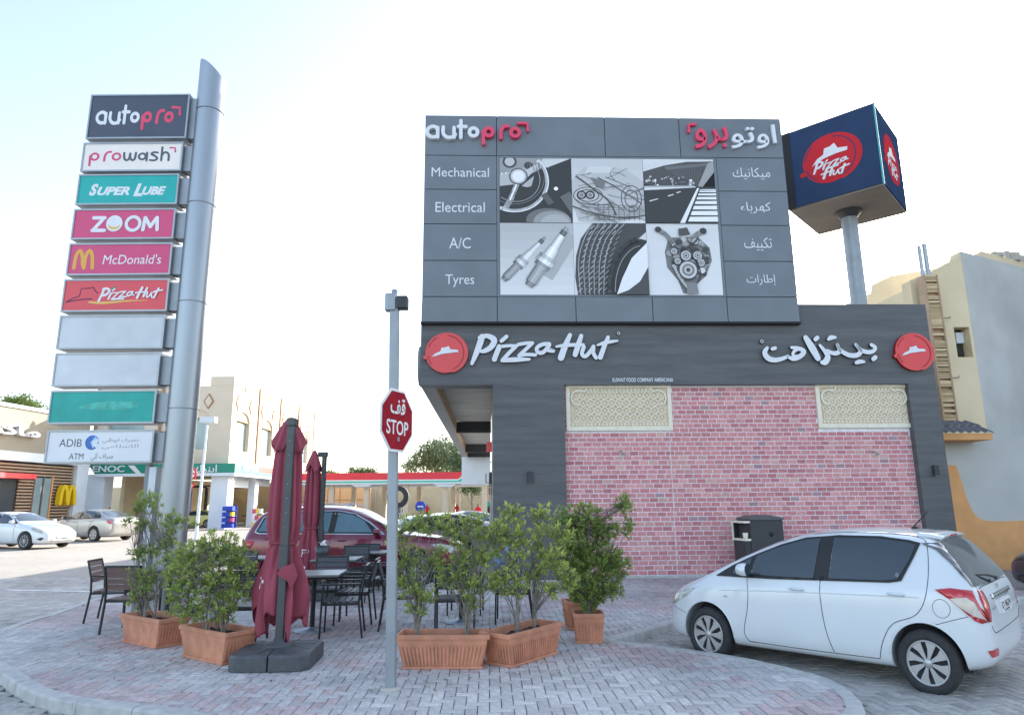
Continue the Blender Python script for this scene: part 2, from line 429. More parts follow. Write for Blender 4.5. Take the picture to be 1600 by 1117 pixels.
def paver_col(x, y, kind):
    n1 = noise.noise(Vector((x * .55, y * .55, 3.1))); n2 = noise.noise(Vector((x * 2.1, y * 2.1, 9.)))
    v = rnd(1.45, 1.9)
    if kind == 'isl':
        redness = (n1 * 1.6 + n2 * .5 + rnd(-.35, .35)) + (.35 if x < -3.2 else 0) + (.25 if x > 1.2 else 0) + (.1 if y < 7 else -.15)
        c = (.243, .197, .194) if redness > .25 else (.24, .228, .224) if redness > -.5 else (.275, .265, .255)
    else: c = (.215, .205, .19) if rnd(0, 1) > .25 else (.18, .172, .165)
    return tuple(k * v for k in c)
def herring(x0, x1, y0, y1, W, ang, ox, oy, test):
    """90 degree herringbone of 2:1 blocks; yields centre, angle"""
    c, s_ = math.cos(ang), math.sin(ang); n = int(max(x1 - x0, y1 - y0) / W) + 4; mx, my = (x0 + x1) / 2, (y0 + y1) / 2
    for i in range(-n, n):
        for j in range(-n, n):
            d = (i - j) % 4
            if d == 0: px, py, a = (i + 1) * W, (j + .5) * W, 0
            elif d == 3: px, py, a = (i + .5) * W, (j + 1) * W, math.pi / 2
            else: continue
            X, Y = mx + c * px - s_ * py, my + s_ * px + c * py
            if x0 < X < x1 and y0 < Y < y1 and test(X, Y): yield X, Y, a + ang
def paver_geo(mb, X, Y, a, z, W, col, T0=None):
    hx, hy, b = W - .0035, W / 2 - .0035, .004
    T = Matrix.Translation((X, Y, z)) @ Matrix.Rotation(a, 4, 'Z') @ Matrix.Rotation(rnd(-.006, .006), 4, 'X') @ Matrix.Rotation(rnd(-.006, .006), 4, 'Y')
    vs = [(sx * (hx - q), sy * (hy - q), zz) for zz, q in ((0, b), (-b, 0), (-.05, 0)) for sx, sy in ((-1, -1), (1, -1), (1, 1), (-1, 1))]
    fs = [(0, 1, 2, 3)] + [(r_ * 4 + i, r_ * 4 + 4 + i, r_ * 4 + 4 + (i + 1) % 4, r_ * 4 + (i + 1) % 4) for r_ in (0, 1) for i in range(4)]
    mb.add(vs, fs, 0, col, T)
def lay(name, parent, z, W, region, ang, test, kind):
    cells = list(herring(*region, W, ang, 0, 0, test))
    def seen(c):
        d = Vector((c[0], c[1], z - EYE)); dd = d.dot(_f)
        u_, v_ = CX + F_PX * d.dot(_r) / dd, CY - F_PX * d.dot(_u) / dd
        return 0 < u_ < 1600 and v_ < 1117
    vis = sorted([c for c in cells if seen(c)], key=lambda c: c[0] ** 2 + c[1] ** 2)
    top = set(vis[:300]); rest = MB()
    base = MB(); paver_geo(base, 0, 0, 0, 0, W, None); me = base.mesh(name, 'paver_one')
    for c in cells:
        col = paver_col(c[0], c[1], kind); dz = rnd(-.003, .003)
        if c in top:
            o = bpy.data.objects.new(name, me); COL.objects.link(o); o.parent = parent
            o.location = (c[0], c[1], z + dz); o.rotation_euler = (rnd(-.008, .008), rnd(-.008, .008), c[2]); o.color = (*col, 1)
        else: paver_geo(rest, c[0], c[1], c[2], z + dz, W, col)
    stuff(rest.build(name + 's', 'paver_many', parent))
inner_t = inset(isl_s, .1 * SG)
lay('paver', pav, IZ, .10, (-7.6, 9.5, 4.4, 15.9), R(2), lambda X, Y: inside((X, Y), inner_t), 'isl')
lay('road_paver', ground, .03, .105, (-13, 9.5, 4.2, 18), R(6), lambda X, Y: not inside((X, Y), isl_s) and (X < -2.5 or X > .6) and not (X > 1 and Y > 12.5), 'road')

# painted lines on the road
for nm, a, b, wd, lab in (('road_line', (10, 921), (152, 924), .10, 'long thin white line painted across the block paving at left'),
                          ('road_line', (0, 868), (30, 867.4), .12, 'short white dash painted on the paving at the far left'),
                          ('road_line', (100, 846), (215, 845), .14, 'pale parking line under the silver saloon')):
    p, q = at_z(*a, .036), at_z(*b, .036)
    d = (q - p).normalized(); n_ = Vector((-d.y, d.x, 0)) * wd / 2
    structure(MB().add([p - n_, q - n_, q + n_, p + n_], [(0, 1, 2, 3)]).build(nm, 'white_paint'))

# ================================================================== RESTAURANT
YAW = R(2.0)
P0 = Vector((2.76, 15.67, 0)); FD = Vector((math.cos(YAW), math.sin(YAW), 0)); FN = Vector((-FD.y, FD.x, 0))
def fw(x, y, off=0.):
    """pixel -> (s, z) on the facade plane (off metres behind it)"""
    d = ray(x, y); t = (P0 + FN * off - Vector((0, 0, EYE))).dot(FN) / d.dot(FN); q = d * t + Vector((0, 0, EYE))
    return ((q - P0).dot(FD), q.z)
def S(x, y, off=0.): return fw(x, y, off)[0]
def Z(x, y, off=0.): return fw(x, y, off)[1]
def fbox(x0, y0, x1, y1, off=0.):
    a, b = fw(x0, y0, off), fw(x1, y1, off); return (a[0], b[0], b[1], a[1])
bld = thing('restaurant_building', 'dark clad corner restaurant with pink brick wall and white script lettering under a big billboard', 'building', P0, YAW)
G0 = IZ
sL, sR = S(657, 560), S(1463, 600); sP0, sP1 = S(770, 650), S(883.5, 700); sR0 = S(1424, 640)
zU, zF = Z(900, 601), Z(660, 505); zT = Z(1400, 475.5)
RE = .16
fas = MB()
fas.box(sL, sR, 0, .35, zU, zT)
fas.build('fascia', 'dark_clad', bld)
MB().box(sP0, sP1, 0, .35, G0 - .1, zU).build('pillar', 'dark_clad', bld)
MB().box(sR0, sR, 0, .35, G0 - .1, zU).build('pillar', 'dark_clad', bld)
MB().box(sP0 + .01, sR - .01, .36, 11, G0 - .1, zT - .3).build('wall', 'grey_wall', bld)
# brick infill
brk = MB().box(sP1, sR0, RE + .010, .345, G0 - .1, zU).build('brick_wall', 'mortar', bld)
MB().box(sP1, sR0, RE - .03, RE + .02, G0 - .1, G0 + .05).build('plinth', 'kerb', bld)
CH = (zU - G0 - .05) / 40.5
BWD = .214
rows = []
lat = [fbox(883.5, 602, 1051, 672.5, RE), fbox(1272, 601, 1428, 668, RE)]
zz = G0 + .055; k = 0; bricks = []
seams = [S(1053, 800, RE), ]
while zz + CH < zU + .01:
    x = sP1 - (.0 if k % 2 else BWD / 2)
    if k % 7 == 3: x -= .03
    while x < sR0:
        L0 = BWD + (rnd(-.012, .012))
        a, b = max(x, sP1) + .006, min(x + L0, sR0) - .006
        x += L0
        if b - a < .04: continue
        c = ((a + b) / 2, zz + CH / 2)
        if zz + CH > lat[0][2]:
            skip = False
            for l in lat:
                if zz + CH > l[2] + .01:
                    if a < l[0] < b: b = l[0] - .004
                    elif a < l[1] < b: a = l[1] + .004
                    elif l[0] <= a and b <= l[1]: skip = True
            if skip or b - a < .03: continue
        bricks.append((a + .003, b - .003, zz + .009, min(zz + CH - .009, zU - .003)))
    zz += CH; k += 1
def brick_col():
    t = random.random(); base = (.52, .215, .22) if t < .5 else (.57, .27, .26) if t < .75 else (.46, .17, .185) if t < .94 else (.54, .31, .27) if t < .98 else (.36, .22, .24)
    v = rnd(.88, 1.1); return tuple(min(c * v, 1) for c in base)
bricks.sort(key=lambda q: (q[0] - 1) ** 2 + ((q[2] - 1.6) * .9) ** 2)
many = MB(); cache = {}
for i, (a, b, c, d) in enumerate(bricks):
    dy = rnd(-.003, .003)
    def geo(mb, x0, x1, y0, y1, z0, z1, col):
        e = .004
        vs = [(x0 + e, y0, z0 + e), (x1 - e, y0, z0 + e), (x1 - e, y0, z1 - e), (x0 + e, y0, z1 - e), (x0, y0 + e, z0), (x1, y0 + e, z0), (x1, y0 + e, z1), (x0, y0 + e, z1), (x0, y1, z0), (x1, y1, z0), (x1, y1, z1), (x0, y1, z1)]
        mb.add(vs, [(0, 1, 2, 3)] + [(r_ * 4 + j, r_ * 4 + 4 + j, r_ * 4 + 4 + (j + 1) % 4, r_ * 4 + (j + 1) % 4) for r_ in (0, 1) for j in range(4)], 0, col)
    if i < 300:
        key = (round(b - a, 3), round(d - c, 3))
        if key not in cache:
            t = MB(); geo(t, -key[0] / 2, key[0] / 2, 0, .022, -key[1] / 2, key[1] / 2, None); cache[key] = t.mesh('brick', 'brick_one')
        o = bpy.data.objects.new('brick', cache[key]); COL.objects.link(o); o.parent = brk
        o.location = ((a + b) / 2, RE + dy, (c + d) / 2); o.color = (*brick_col(), 1)
    else: geo(many, a, b, RE + dy, RE + .022, c, d, brick_col())
stuff(many.build('bricks', 'brick_many', brk))
MB().box(seams[0] - .006, seams[0] + .006, RE - .006, RE + .03, G0 + .06, zU - .6).build('expansion_joint', 'mortar', bld)

# carved sand coloured screens
def lattice(x0, x1, z0, z1):
    fr = MB(); t = .09
    fr.prism([(x0, z0), (x1, z0), (x1, z1), (x0, z1)], RE - .01, RE + .03)
    ft = fr.build('screen_panel', 'sand_back', bld)
    b = MB(); y0, y1 = RE - .05, RE - .012
    for a in ((x0, x1, z0, z0 + .10), (x0, x0 + .09, z0 + .1, z1), (x1 - .09, x1, z0 + .1, z1), (x0 + .09, x1 - .09, z1 - .07, z1)): b.box(a[0], a[1], y0, y1, a[2], a[3])
    b.build('screen_frame', 'sand_lattice', ft)
    # filigree: overlapping circles and diagonals
    fl = MB(); q0, q1 = RE - .034, RE - .011
    ix0, ix1, iz0, iz1 = x0 + .15, x1 - .15, z0 + .2, z1 - .16
    n = 13; pw = (ix1 - ix0) / n; nz = max(3, round((iz1 - iz0) / pw)); ph = (iz1 - iz0) / nz
    def ringm(cx, cz, r_, wd, ns=12):
        o_, i_ = ellipse(cx, cz, r_ + wd / 2, r_ + wd / 2, ns), ellipse(cx, cz, r_ - wd / 2, r_ - wd / 2, ns)
        vs = [(x, q0, z) for x, z in o_] + [(x, q0, z) for x, z in i_] + [(x, q1, z) for x, z in o_] + [(x, q1, z) for x, z in i_]
        fs = []
        for j in range(ns):
            k2 = (j + 1) % ns
            fs += [(j, k2, ns + k2, ns + j), (ns + j, ns + k2, 3 * ns + k2, 3 * ns + j), (k2, j, 2 * ns + j, 2 * ns + k2)]
        fl.add(vs, fs)
    for i in range(n):
        for j in range(nz):
            cx, cz = ix0 + (i + .5) * pw, iz0 + (j + .5) * ph
            q0 = RE - .034 - .0004 * ((i + j) % 2)
            ringm(cx, cz, pw * .5, .017)
            q0 = RE - .030
            if i < n - 1 and j < nz - 1: ringm(cx + pw / 2, cz + ph / 2, pw * .33, .015, 8)
            q0 = RE - .027
            fl.prism(ellipse(cx, cz, pw * .13, pw * .13, 6), q0, q1)
            for s_ in (-1, 1):
                d = pw * .48; e = .007
                fl.prism([(cx - d, cz - s_ * d - e), (cx - d + e, cz - s_ * d), (cx + d, cz + s_ * d + e), (cx + d - e, cz + s_ * d)] if s_ > 0 else [(cx - d, cz + d - e), (cx - d + e, cz + d), (cx + d, cz - d + e), (cx + d - e, cz - d)], q0 + .002 + .0007 * s_, q1)
    q0 = RE - .034
    for zc in (z0 + .15, z1 - .115):
        m_ = int((ix1 - ix0) / .085)
        for i in range(m_ + 1):
            if zc > (z0 + z1) / 2 and not (.12 * m_ < i < .88 * m_): continue
            fl.prism(ellipse(ix0 + (ix1 - ix0) * i / m_, zc, .030, .030, 8), q0, q1)
    for zc in (z0 + .198, z1 - .158): fl.box(ix0, ix1, q0 + .006, q1, zc - .008, zc + .008)
    stuff(fl.build('filigree', 'sand_lattice', ft))
    for s_, cx in ((1, x0 + .22), (-1, x1 - .22)):   # the two shoulder scrolls
        c = MB(); pts = [(cx + s_ * .26, z1 - .08), (cx + s_ * .20, z1 - .15), (cx + s_ * .06, z1 - .13), (cx - s_ * .06, z1 - .20), (cx - s_ * .09, z1 - .33), (cx - s_ * .04, z1 - .44), (cx + s_ * .06, z1 - .47)]
        c.prism(stroke_poly(pts, .035), RE - .062, RE - .03); c.build('scroll', 'sand_lattice', ft)
for l in lat: lattice(l[0] + .0, l[1] - .0, l[2], l[3] - .004)

# wall lamps, pipe stubs
for x, y in ((828, 745), (1460, 735)):
    s_, z_ = fw(x, y); lm = MB().box(s_ - .055, s_ + .055, -.10, 0, z_ - .12, z_ + .12).build('wall_lamp', 'box_dark', bld, bevel=.008)
    MB().box(s_ - .035, s_ + .035, -.085, -.02, z_ - .125, z_ - .12).build('lens', 'sign_white', lm)
for x, y in ((971, 707), (1366, 707)):
    s_, z_ = fw(x, y, RE); MB().tube([(s_ - .02, RE + .05, z_ + .03), (s_ - .02, RE - .06, z_ + .03), (s_ + .03, RE - .09, z_ - .02)], .016, 7).build('pipe_stub', 'conduit', bld)
    MB().box(s_ + .01, s_ + .06, RE - .10, RE - .06, z_ - .06, z_ - .02).build('pipe_cap', 'ink_grey', bld)

# overhang along the left flank, open framework seen from below
DEPTH = 25.0
sB = S(693, 612)
fr = MB()
fr.box(sL, sB - .22, .35, DEPTH, zU - .002, zT - .5)
fr.build('overhang_beam', 'lit_soffit_beam', bld)  # lighter grey than the front beam, painting in the light it catches
MB().box(sB - .22, sP0, .35, .55, zU - .001, zT - .5).build('overhang_beam', 'dark_smooth', bld)
zc = zU + .42
yy = .55; bay = 10.2
while yy < DEPTH:
    e = min(yy + bay, DEPTH)
    pl = MB(); nb = 14
    for i in range(nb):
        y0 = yy + (e - yy) * i / nb; pl = MB().box(sB - .22, sP0, y0 + .004, y0 + (e - yy) / nb - .004, zc, zc + .03)
        pl.build('soffit_board', 'soffit_wood', bld)
    MB().box(sB - .218, sB - .2, yy, e, zU, zc - .002).build('warm_lit_edge', 'wood_slat', bld)  # brown colour stands in for warm reflected light on the bay's inner face
    MB().box(sB - .2, sP0, e, e + .30, zU - .003, zc - .004).build('cross_beam', 'box_dark', bld)
    yy = e + .30
MB().box(sL, sP0 - .002, .35, DEPTH, zT - .5, zT - .2).build('overhang_roof', 'dark_smooth', bld)
MB().box(sL - .02, sP0, DEPTH + .3, DEPTH + .5, zU - 1.6, zU + .2).build('end_wall', 'column_white', bld)
# bulge of the flank sign seen edge on, left of the fascia
d = MB().lathe([(0, -.12), (.48, -.12), (.5, -.1), (.5, 0), (0, 0)], 28, axis='y', T=Matrix.Translation((sL, .95, Z(655, 560))) @ Matrix.Rotation(-math.pi / 2, 4, 'Z'))
d.build('flank_disc', 'ink_grey', bld)
# things fixed on the flank by the entrance
sP = sP0
for nm, y0, y1, px0, py0, py1, m_ in (('blade_sign', 1.9, 2.0, 760, 690, 706, 'hut_red'), ('flank_lamp', .9, 1.05, 764, 738, 760, 'box_dark'), ('flank_lamp', 1.6, 1.75, 764, 762, 772, 'box_dark')):
    z1, z0 = Z(px0, py0, y0), Z(px0, py1, y0)
    MB().box(S(px0, py0, y0), sP, y0, y1, z0, z1).build(nm, m_, bld, bevel=.01)
MB().tube([(sP - .05, .6, 1.3), (sP - .05, .6, 2.2), (sP - .16, .6, 2.25), (sP - .16, .6, 2.45)], .02, 7).build('pipe', 'conduit', bld)
MB().box(sP - .02, sP - .001, .4, .75, .5, 3.2).build('flank_trim', 'concrete', bld)

# ------------------------------------------------------------ lettering on the fascia
def hut_disc(cx, cz, r, parent, y, flip=False, name='round_logo'):
    a = Art((-1.15, 1.15, -1.15, 1.15), (cx - r * 1.15, cx + r * 1.15, cz - r * 1.15, cz + r * 1.15), y - .09, .09, step=.003, side=1)
    a.poly(ellipse(.05, 0, 1.0, 1.0, 44, -2.0, 1.25) + ellipse(-.03, .0, .96, .98, 44, 1.25, 4.28), 0)
    a.disc(-.99, .22, .1, 0)
    o = a.build(name, ['hut_red', 'hut_dark'], parent)
    b = Art((-1.15, 1.15, -1.15, 1.15), (cx - r * 1.15, cx + r * 1.15, cz - r * 1.15, cz + r * 1.15), y - .0995, 0, step=.001)
    b.stroke([(.84 * math.cos(t), .86 * math.sin(t)) for t in [-1.45 + k * .2 for k in range(14)]], .035, 1)
    b.stroke([(.88 * math.cos(t), .88 * math.sin(t)) for t in [2.45 + k * .18 for k in range(4)]], .03, 1)
    b.stroke([(.88 * math.cos(t), .88 * math.sin(t)) for t in [3.45 + k * .18 for k in range(5)]], .03, 1)
    b.build('ring_line', ['hut_red', 'hut_dark'], o)
    c = Art((-1.15, 1.15, -1.15, 1.15), (cx - r * 1.15, cx + r * 1.15, cz - r * 1.15, cz + r * 1.15), y - .103, 0, step=.001)
    c.poly([(-.70, .20), (-.52, .04), (-.28, -.07), (-.22, -.25), (-.05, -.26), (.12, -.33), (.19, -.17), (.55, -.14), (.60, -.03), (.25, 0), (-.2, .06), (-.5, .16)], 0)
    c.build('roof_mark', ['letter_white'], o)
s0, z0 = fw(697.5, 552.5); r_ = (S(729, 552) - S(664, 552)) / 2
hut_disc(s0, z0, r_, bld, -.0)
s0, z0 = fw(1425, 551); hut_disc(s0, z0, (S(1455, 551) - S(1396, 551)) / 2, bld, -.0)
HUT = [[('P', [(410, 245), (388, 310), (354, 393)], [26, 26, 15]), ('b', [(396, 250), (438, 240), (477, 262), (462, 300), (428, 322), (405, 326)], [17, 20, 26, 24, 20, 14])],
       [([(506, 300), (491, 335), (478, 370)], 22), ([(518, 268), (546, 244)], 17)],
       [([(522, 298), (560, 295), (600, 296)], 14), ([(600, 296), (560, 335), (522, 376)], 17), ([(522, 376), (590, 372), (672, 370)], [17, 21, 12])],
       [([(612, 288), (655, 281), (690, 280)], 15), ([(690, 280), (650, 318), (615, 350)], 16), ([(615, 350), (655, 344), (706, 346)], 15)],
       [([(785, 285), (745, 288), (715, 308), (722, 332), (752, 330), (785, 290)], 17), ([(785, 287), (775, 318), (806, 324)], 16)],
       [([(902, 235), (872, 300), (848, 362)], [18, 26, 28]), ([(965, 240), (945, 296), (928, 345)], [18, 24, 22]), ([(824, 300), (880, 292), (975, 290)], [10, 16, 14])],
       [([(978, 302), (966, 340), (985, 354), (1015, 325), (1032, 300)], 17), ([(1032, 300), (1030, 335), (1044, 362)], 17)],
       [([(1116, 248), (1092, 300), (1068, 360)], [16, 20, 22]), ([(1055, 292), (1105, 277), (1168, 268)], [9, 17, 9])]]
def script_letters(groups, src, box, parent, y, depth, mats, name='letter', step=.0015):
    for gr in groups:
        a = Art(src, box, y, depth, step=step, side=1 if len(mats) > 1 else None)
        for st in gr:
            pts, wd = st[-2], st[-1]; a.stroke(pts, [k_ * 1.28 for k_ in wd] if isinstance(wd, list) else wd * 1.28)
        a.build(name, mats, parent)
b4 = (0, 1466, 0, 1117); bx = fbox(640, 460, 1060, 780)
script_letters(HUT, b4, bx, bld, -.08, .08, ['letter_white', 'letter_side'])
a = Art(b4, bx, -.05, .05, step=.002); a.disc(1178, 224, 11, 1); a.ring(1178, 224, 7, 3, 0); a.build('trade_mark', ['letter_white', 'letter_side'], bld)
ARH = [[([(560, 302), (543, 328), (560, 358), (600, 368), (650, 358), (676, 346)], [14, 22, 24, 20, 16, 12]), ([(588, 308), (606, 303)], 15)],
       [([(700, 300), (742, 306), (770, 322), (745, 348), (705, 362), (676, 350)], [12, 18, 20, 20, 18, 14]), ([(745, 306), (712, 322), (706, 345), (740, 348)], 13)],
       [([(788, 246), (818, 300), (846, 358)], [22, 32, 26])],
       [([(866, 288), (892, 322), (905, 350), (888, 378), (868, 382)], [12, 18, 24, 26, 18]), ([(843, 256), (856, 246)], 18)],
       [([(905, 316), (940, 332), (975, 322), (968, 285)], [12, 18, 18, 14]), ([(918, 256), (935, 246), (960, 244)], [12, 20, 12])],
       [([(965, 286), (985, 318), (1030, 342), (1075, 342), (1098, 320), (1075, 285)], [12, 18, 20, 20, 18, 14]), ([(1064, 384), (1086, 378), (1110, 378)], [14, 18, 12])],
       [([(1080, 288), (1102, 315), (1140, 326), (1172, 320), (1186, 300), (1166, 286)], [12, 18, 18, 16, 16, 16]), ([(1166, 364), (1180, 354)], 18)]]
b5 = (0, 1600, 0, 904.35); bx5 = fbox(1040, 460, 1500, 720)
script_letters(ARH, b5, bx5, bld, -.08, .08, ['letter_white', 'letter_side'])
a = Art(b5, bx5, -.05, .05, step=.002); a.disc(536, 264, 14, 1); a.ring(536, 264, 8, 3, 0); a.build('trade_mark', ['letter_white', 'letter_side'], bld)
text('lettering', 'KUWAIT FOOD COMPANY AMERICANA', fbox(957, 590.5, 1052, 596.5), -.006, .005, 'letter_white', bld, offset=.012)

# ================================================================== BILLBOARD
bb = thing('billboard', 'big grey panel billboard with black and white car part pictures on the restaurant roof', 'billboard', P0, YAW)
OF = -.12
def q(x, y): return fw(x, y, OF)
xs_t = {}
bL, bR = q(661, 343)[0], q(1234, 343)[0]
bL = q(658.5, 503)[0]; bR = q(1250.5, 503)[0]; bLt, bRt = q(664, 181)[0], q(1219, 187)[0]
zB, zTp = q(900, 503)[1], q(900, 182.5)[1]
print('billboard', bL, bLt, bR, bRt, zB, zTp)
bL = (bL + bLt) / 2; bR = (bR + bRt) / 2
MB().box(bL + .01, bR - .01, OF + .03, OF + .5, zB + .01, zTp - .01).build('carcass', 'joint', bb)
def panel(x0, x1, z0, z1, nm='panel', m_='alu_grey'):
    return MB().box(x0 + .008, x1 - .008, OF, OF + .03, z0 + .008, z1 - .008).build(nm, m_, bb, bevel=.004)
iL, iR = q(781, 350)[0], q(1122, 350)[0]; iT, iB = q(950, 248)[1], q(950, 461)[1]
cL, cR = iL - .07, iR + .07
rowz = [q(700, y)[1] for y in (243, 296, 350, 407, 463.5)]
for a_, b_ in zip(rowz[:-1], rowz[1:]):
    panel(bL, cL, b_, a_); panel(cR, bR, b_, a_)
tx = [bL] + [q(x, 215)[0] for x in (778, 945, 1060, 1116)] + [bR]
tx = [bL, cL, q(945, 215)[0], q(1062, 215)[0], bR]
for a_, b_ in zip(tx[:-1], tx[1:]): panel(a_, b_, rowz[0], zTp)
tx = [bL, cL, q(900, 485)[0], q(1020, 485)[0], cR, bR]
for a_, b_ in zip(tx[:-1], tx[1:]): panel(a_, b_, zB, rowz[-1])
# frame strip around the pictures
f_ = MB()
for a_ in ((cL, iL, rowz[-1], rowz[0]), (iR, cR, rowz[-1], rowz[0]), (iL, iR, rowz[-1], iB), (iL, iR, iT, rowz[0])): f_.box(a_[0] + .002, a_[1] - .002, OF + .005, OF + .03, a_[2] + .002, a_[3] - .002)
f_.build('picture_frame', 'alu_grey', bb)
MB().box(bL - .01, bR + .01, OF - .02, OF + .5, zB - .05, zB).build('shadow_strip', 'joint', bb)  # near-black strip stands in for the shadow line under the billboard
# pictures ------------------------------------------------------------
px = [iL, iL + (iR - iL) * .332, iL + (iR - iL) * .666, iR]; pz = [iT, iT + (iB - iT) * .485, iB]
GR = lambda v: (v, v, v * 1.02)
def picture(i, j, draw, name):
    a = Art((0, 100, 0, 100), (px[i] + .003, px[i + 1] - .003, pz[j + 1] + .003, pz[j] - .003), OF + .004, 0, step=.0005)
    draw(a); a.y = a.y
    o = a.build(name, 'print', bb); return o
def clip100(pts):
    def cl(p, f_, ins):
        out = []
        for i in range(len(p)):
            a_, b_ = p[i - 1], p[i]
            ia, ib = ins(a_), ins(b_)
            if ia != ib: out.append(f_(a_, b_))
            if ib: out.append(b_)
        return out
    def xi(v): return lambda a_, b_: (v, a_[1] + (b_[1] - a_[1]) * (v - a_[0]) / (b_[0] - a_[0]))
    def yi(v): return lambda a_, b_: (a_[0] + (b_[0] - a_[0]) * (v - a_[1]) / (b_[1] - a_[1]), v)
    for f_, ins in ((xi(0), lambda p: p[0] >= 0), (xi(100), lambda p: p[0] <= 100), (yi(0), lambda p: p[1] >= 0), (yi(100), lambda p: p[1] <= 100)):
        if len(pts) < 3: return []
        pts = cl(pts, f_, ins)
    return pts
def pp(a, pts, v):
    pts = clip100(list(pts))
    if len(pts) > 2: a.poly(pts, 0, GR(v))
def ps(a, pts, wd, v, smooth=True): 
    # draw as short quads so that clipping stays convex enough
    p = spline([tuple(x) for x in pts], 6) if smooth and len(pts) > 2 else pts
    for c, d in zip(p[:-1], p[1:]):
        dx, dy = d[0] - c[0], d[1] - c[1]; l = math.hypot(dx, dy) or 1; ex, ey = dx / l * wd * .25, dy / l * wd * .25; nx, ny = -dy / l * wd / 2, dx / l * wd / 2
        pp(a, [(c[0] - ex + nx, c[1] - ey + ny), (c[0] - ex - nx, c[1] - ey - ny), (d[0] + ex - nx, d[1] + ey - ny), (d[0] + ex + nx, d[1] + ey + ny)], v)
        a.k -= 1
    a.k += 1
def pr(a, cx, cy, r, wd, v, a0=0, a1=2 * math.pi, ry=None):
    n = 40; ps(a, [(cx + r * math.cos(a0 + (a1 - a0) * k / n), cy + (ry or r) * math.sin(a0 + (a1 - a0) * k / n)) for k in range(n + 1)], wd, v, False)
def grad(a, pts, v0, v1, n=6, d=(0, 1)):
    x0 = min(p[0] * d[0] + p[1] * d[1] for p in pts); x1 = max(p[0] * d[0] + p[1] * d[1] for p in pts)
    xa, xb, ya, yb = min(p[0] for p in pts), max(p[0] for p in pts), min(p[1] for p in pts), max(p[1] for p in pts)
    for k in range(n):
        t = k / n
        if d == (0, 1): pp(a, [(xa, ya + (yb - ya) * k / n), (xb, ya + (yb - ya) * k / n), (xb, ya + (yb - ya) * (k + 1) / n), (xa, ya + (yb - ya) * (k + 1) / n)], v0 + (v1 - v0) * t)
        else: pp(a, [(xa + (xb - xa) * k / n, ya), (xa + (xb - xa) * (k + 1) / n, ya), (xa + (xb - xa) * (k + 1) / n, yb), (xa + (xb - xa) * k / n, yb)], v0 + (v1 - v0) * t)
        a.k -= 1
    a.k += 1
def steering(a):
    pp(a, [(0, 0), (100, 0), (100, 100), (0, 100)], .03)
    pp(a, [(0, 0), (100, 0), (62, 14), (40, 27), (30, 40), (0, 44)], .42)
    pp(a, [(0, 0), (62, 0), (50, 10), (0, 26)], .28); pp(a, [(60, 2), (98, 1), (66, 15), (56, 12)], .55)
    for cx, cy, r in ((14, 6, 10), (14, 6, 7), (40, 12, 6)): pp(a, ellipse(cx, cy, r, r, 20), .05 if r != 7 else .45)
    for k in range(7): pp(a, ellipse(3 + k * 6, 25 - k, 1.4, 1.4, 8), .75)
    for k in range(5): ps(a, [(38 + k * 4, 8), (40 + k * 4, 20)], 1, .08 + .12 * (k % 2), False)
    pr(a, 20, 30, 42, 1.2, .16, 0, 2.4); pr(a, 22, 34, 34, 1, .35, -.6, 2.2)
    pp(a, [(22, 30), (34, 36), (48, 20), (56, 12), (50, 10)], .5); pp(a, [(30, 44), (48, 28), (44, 44), (38, 46)], .4)
    pr(a, 20, 36, 46, 5, .62, -.75, 2.0); pr(a, 20, 36, 47.6, 1.4, .85, -.7, 1.9)
    ps(a, [(26, 36), (18, 58), (8, 78)], 8, .5); ps(a, [(24, 40), (14, 66)], 2, .85); ps(a, [(29, 40), (20, 62)], 1, .04)
    pp(a, ellipse(26, 29, 13, 13, 30), .10); pp(a, ellipse(26, 29, 11, 11, 30), .5); pp(a, ellipse(26, 29, 8.5, 8.5, 30), .72)
    pp(a, ellipse(66, 96, 30, 18, 30), .14); pp(a, ellipse(72, 98, 26, 16, 30), .28); pp(a, ellipse(76, 101, 20, 14, 30), .38)
    ps(a, [(62, 58), (70, 70)], 9, .09); pp(a, ellipse(78, 48, 3, 3, 12), .8); ps(a, [(92, 60), (104, 80)], 16, .12)
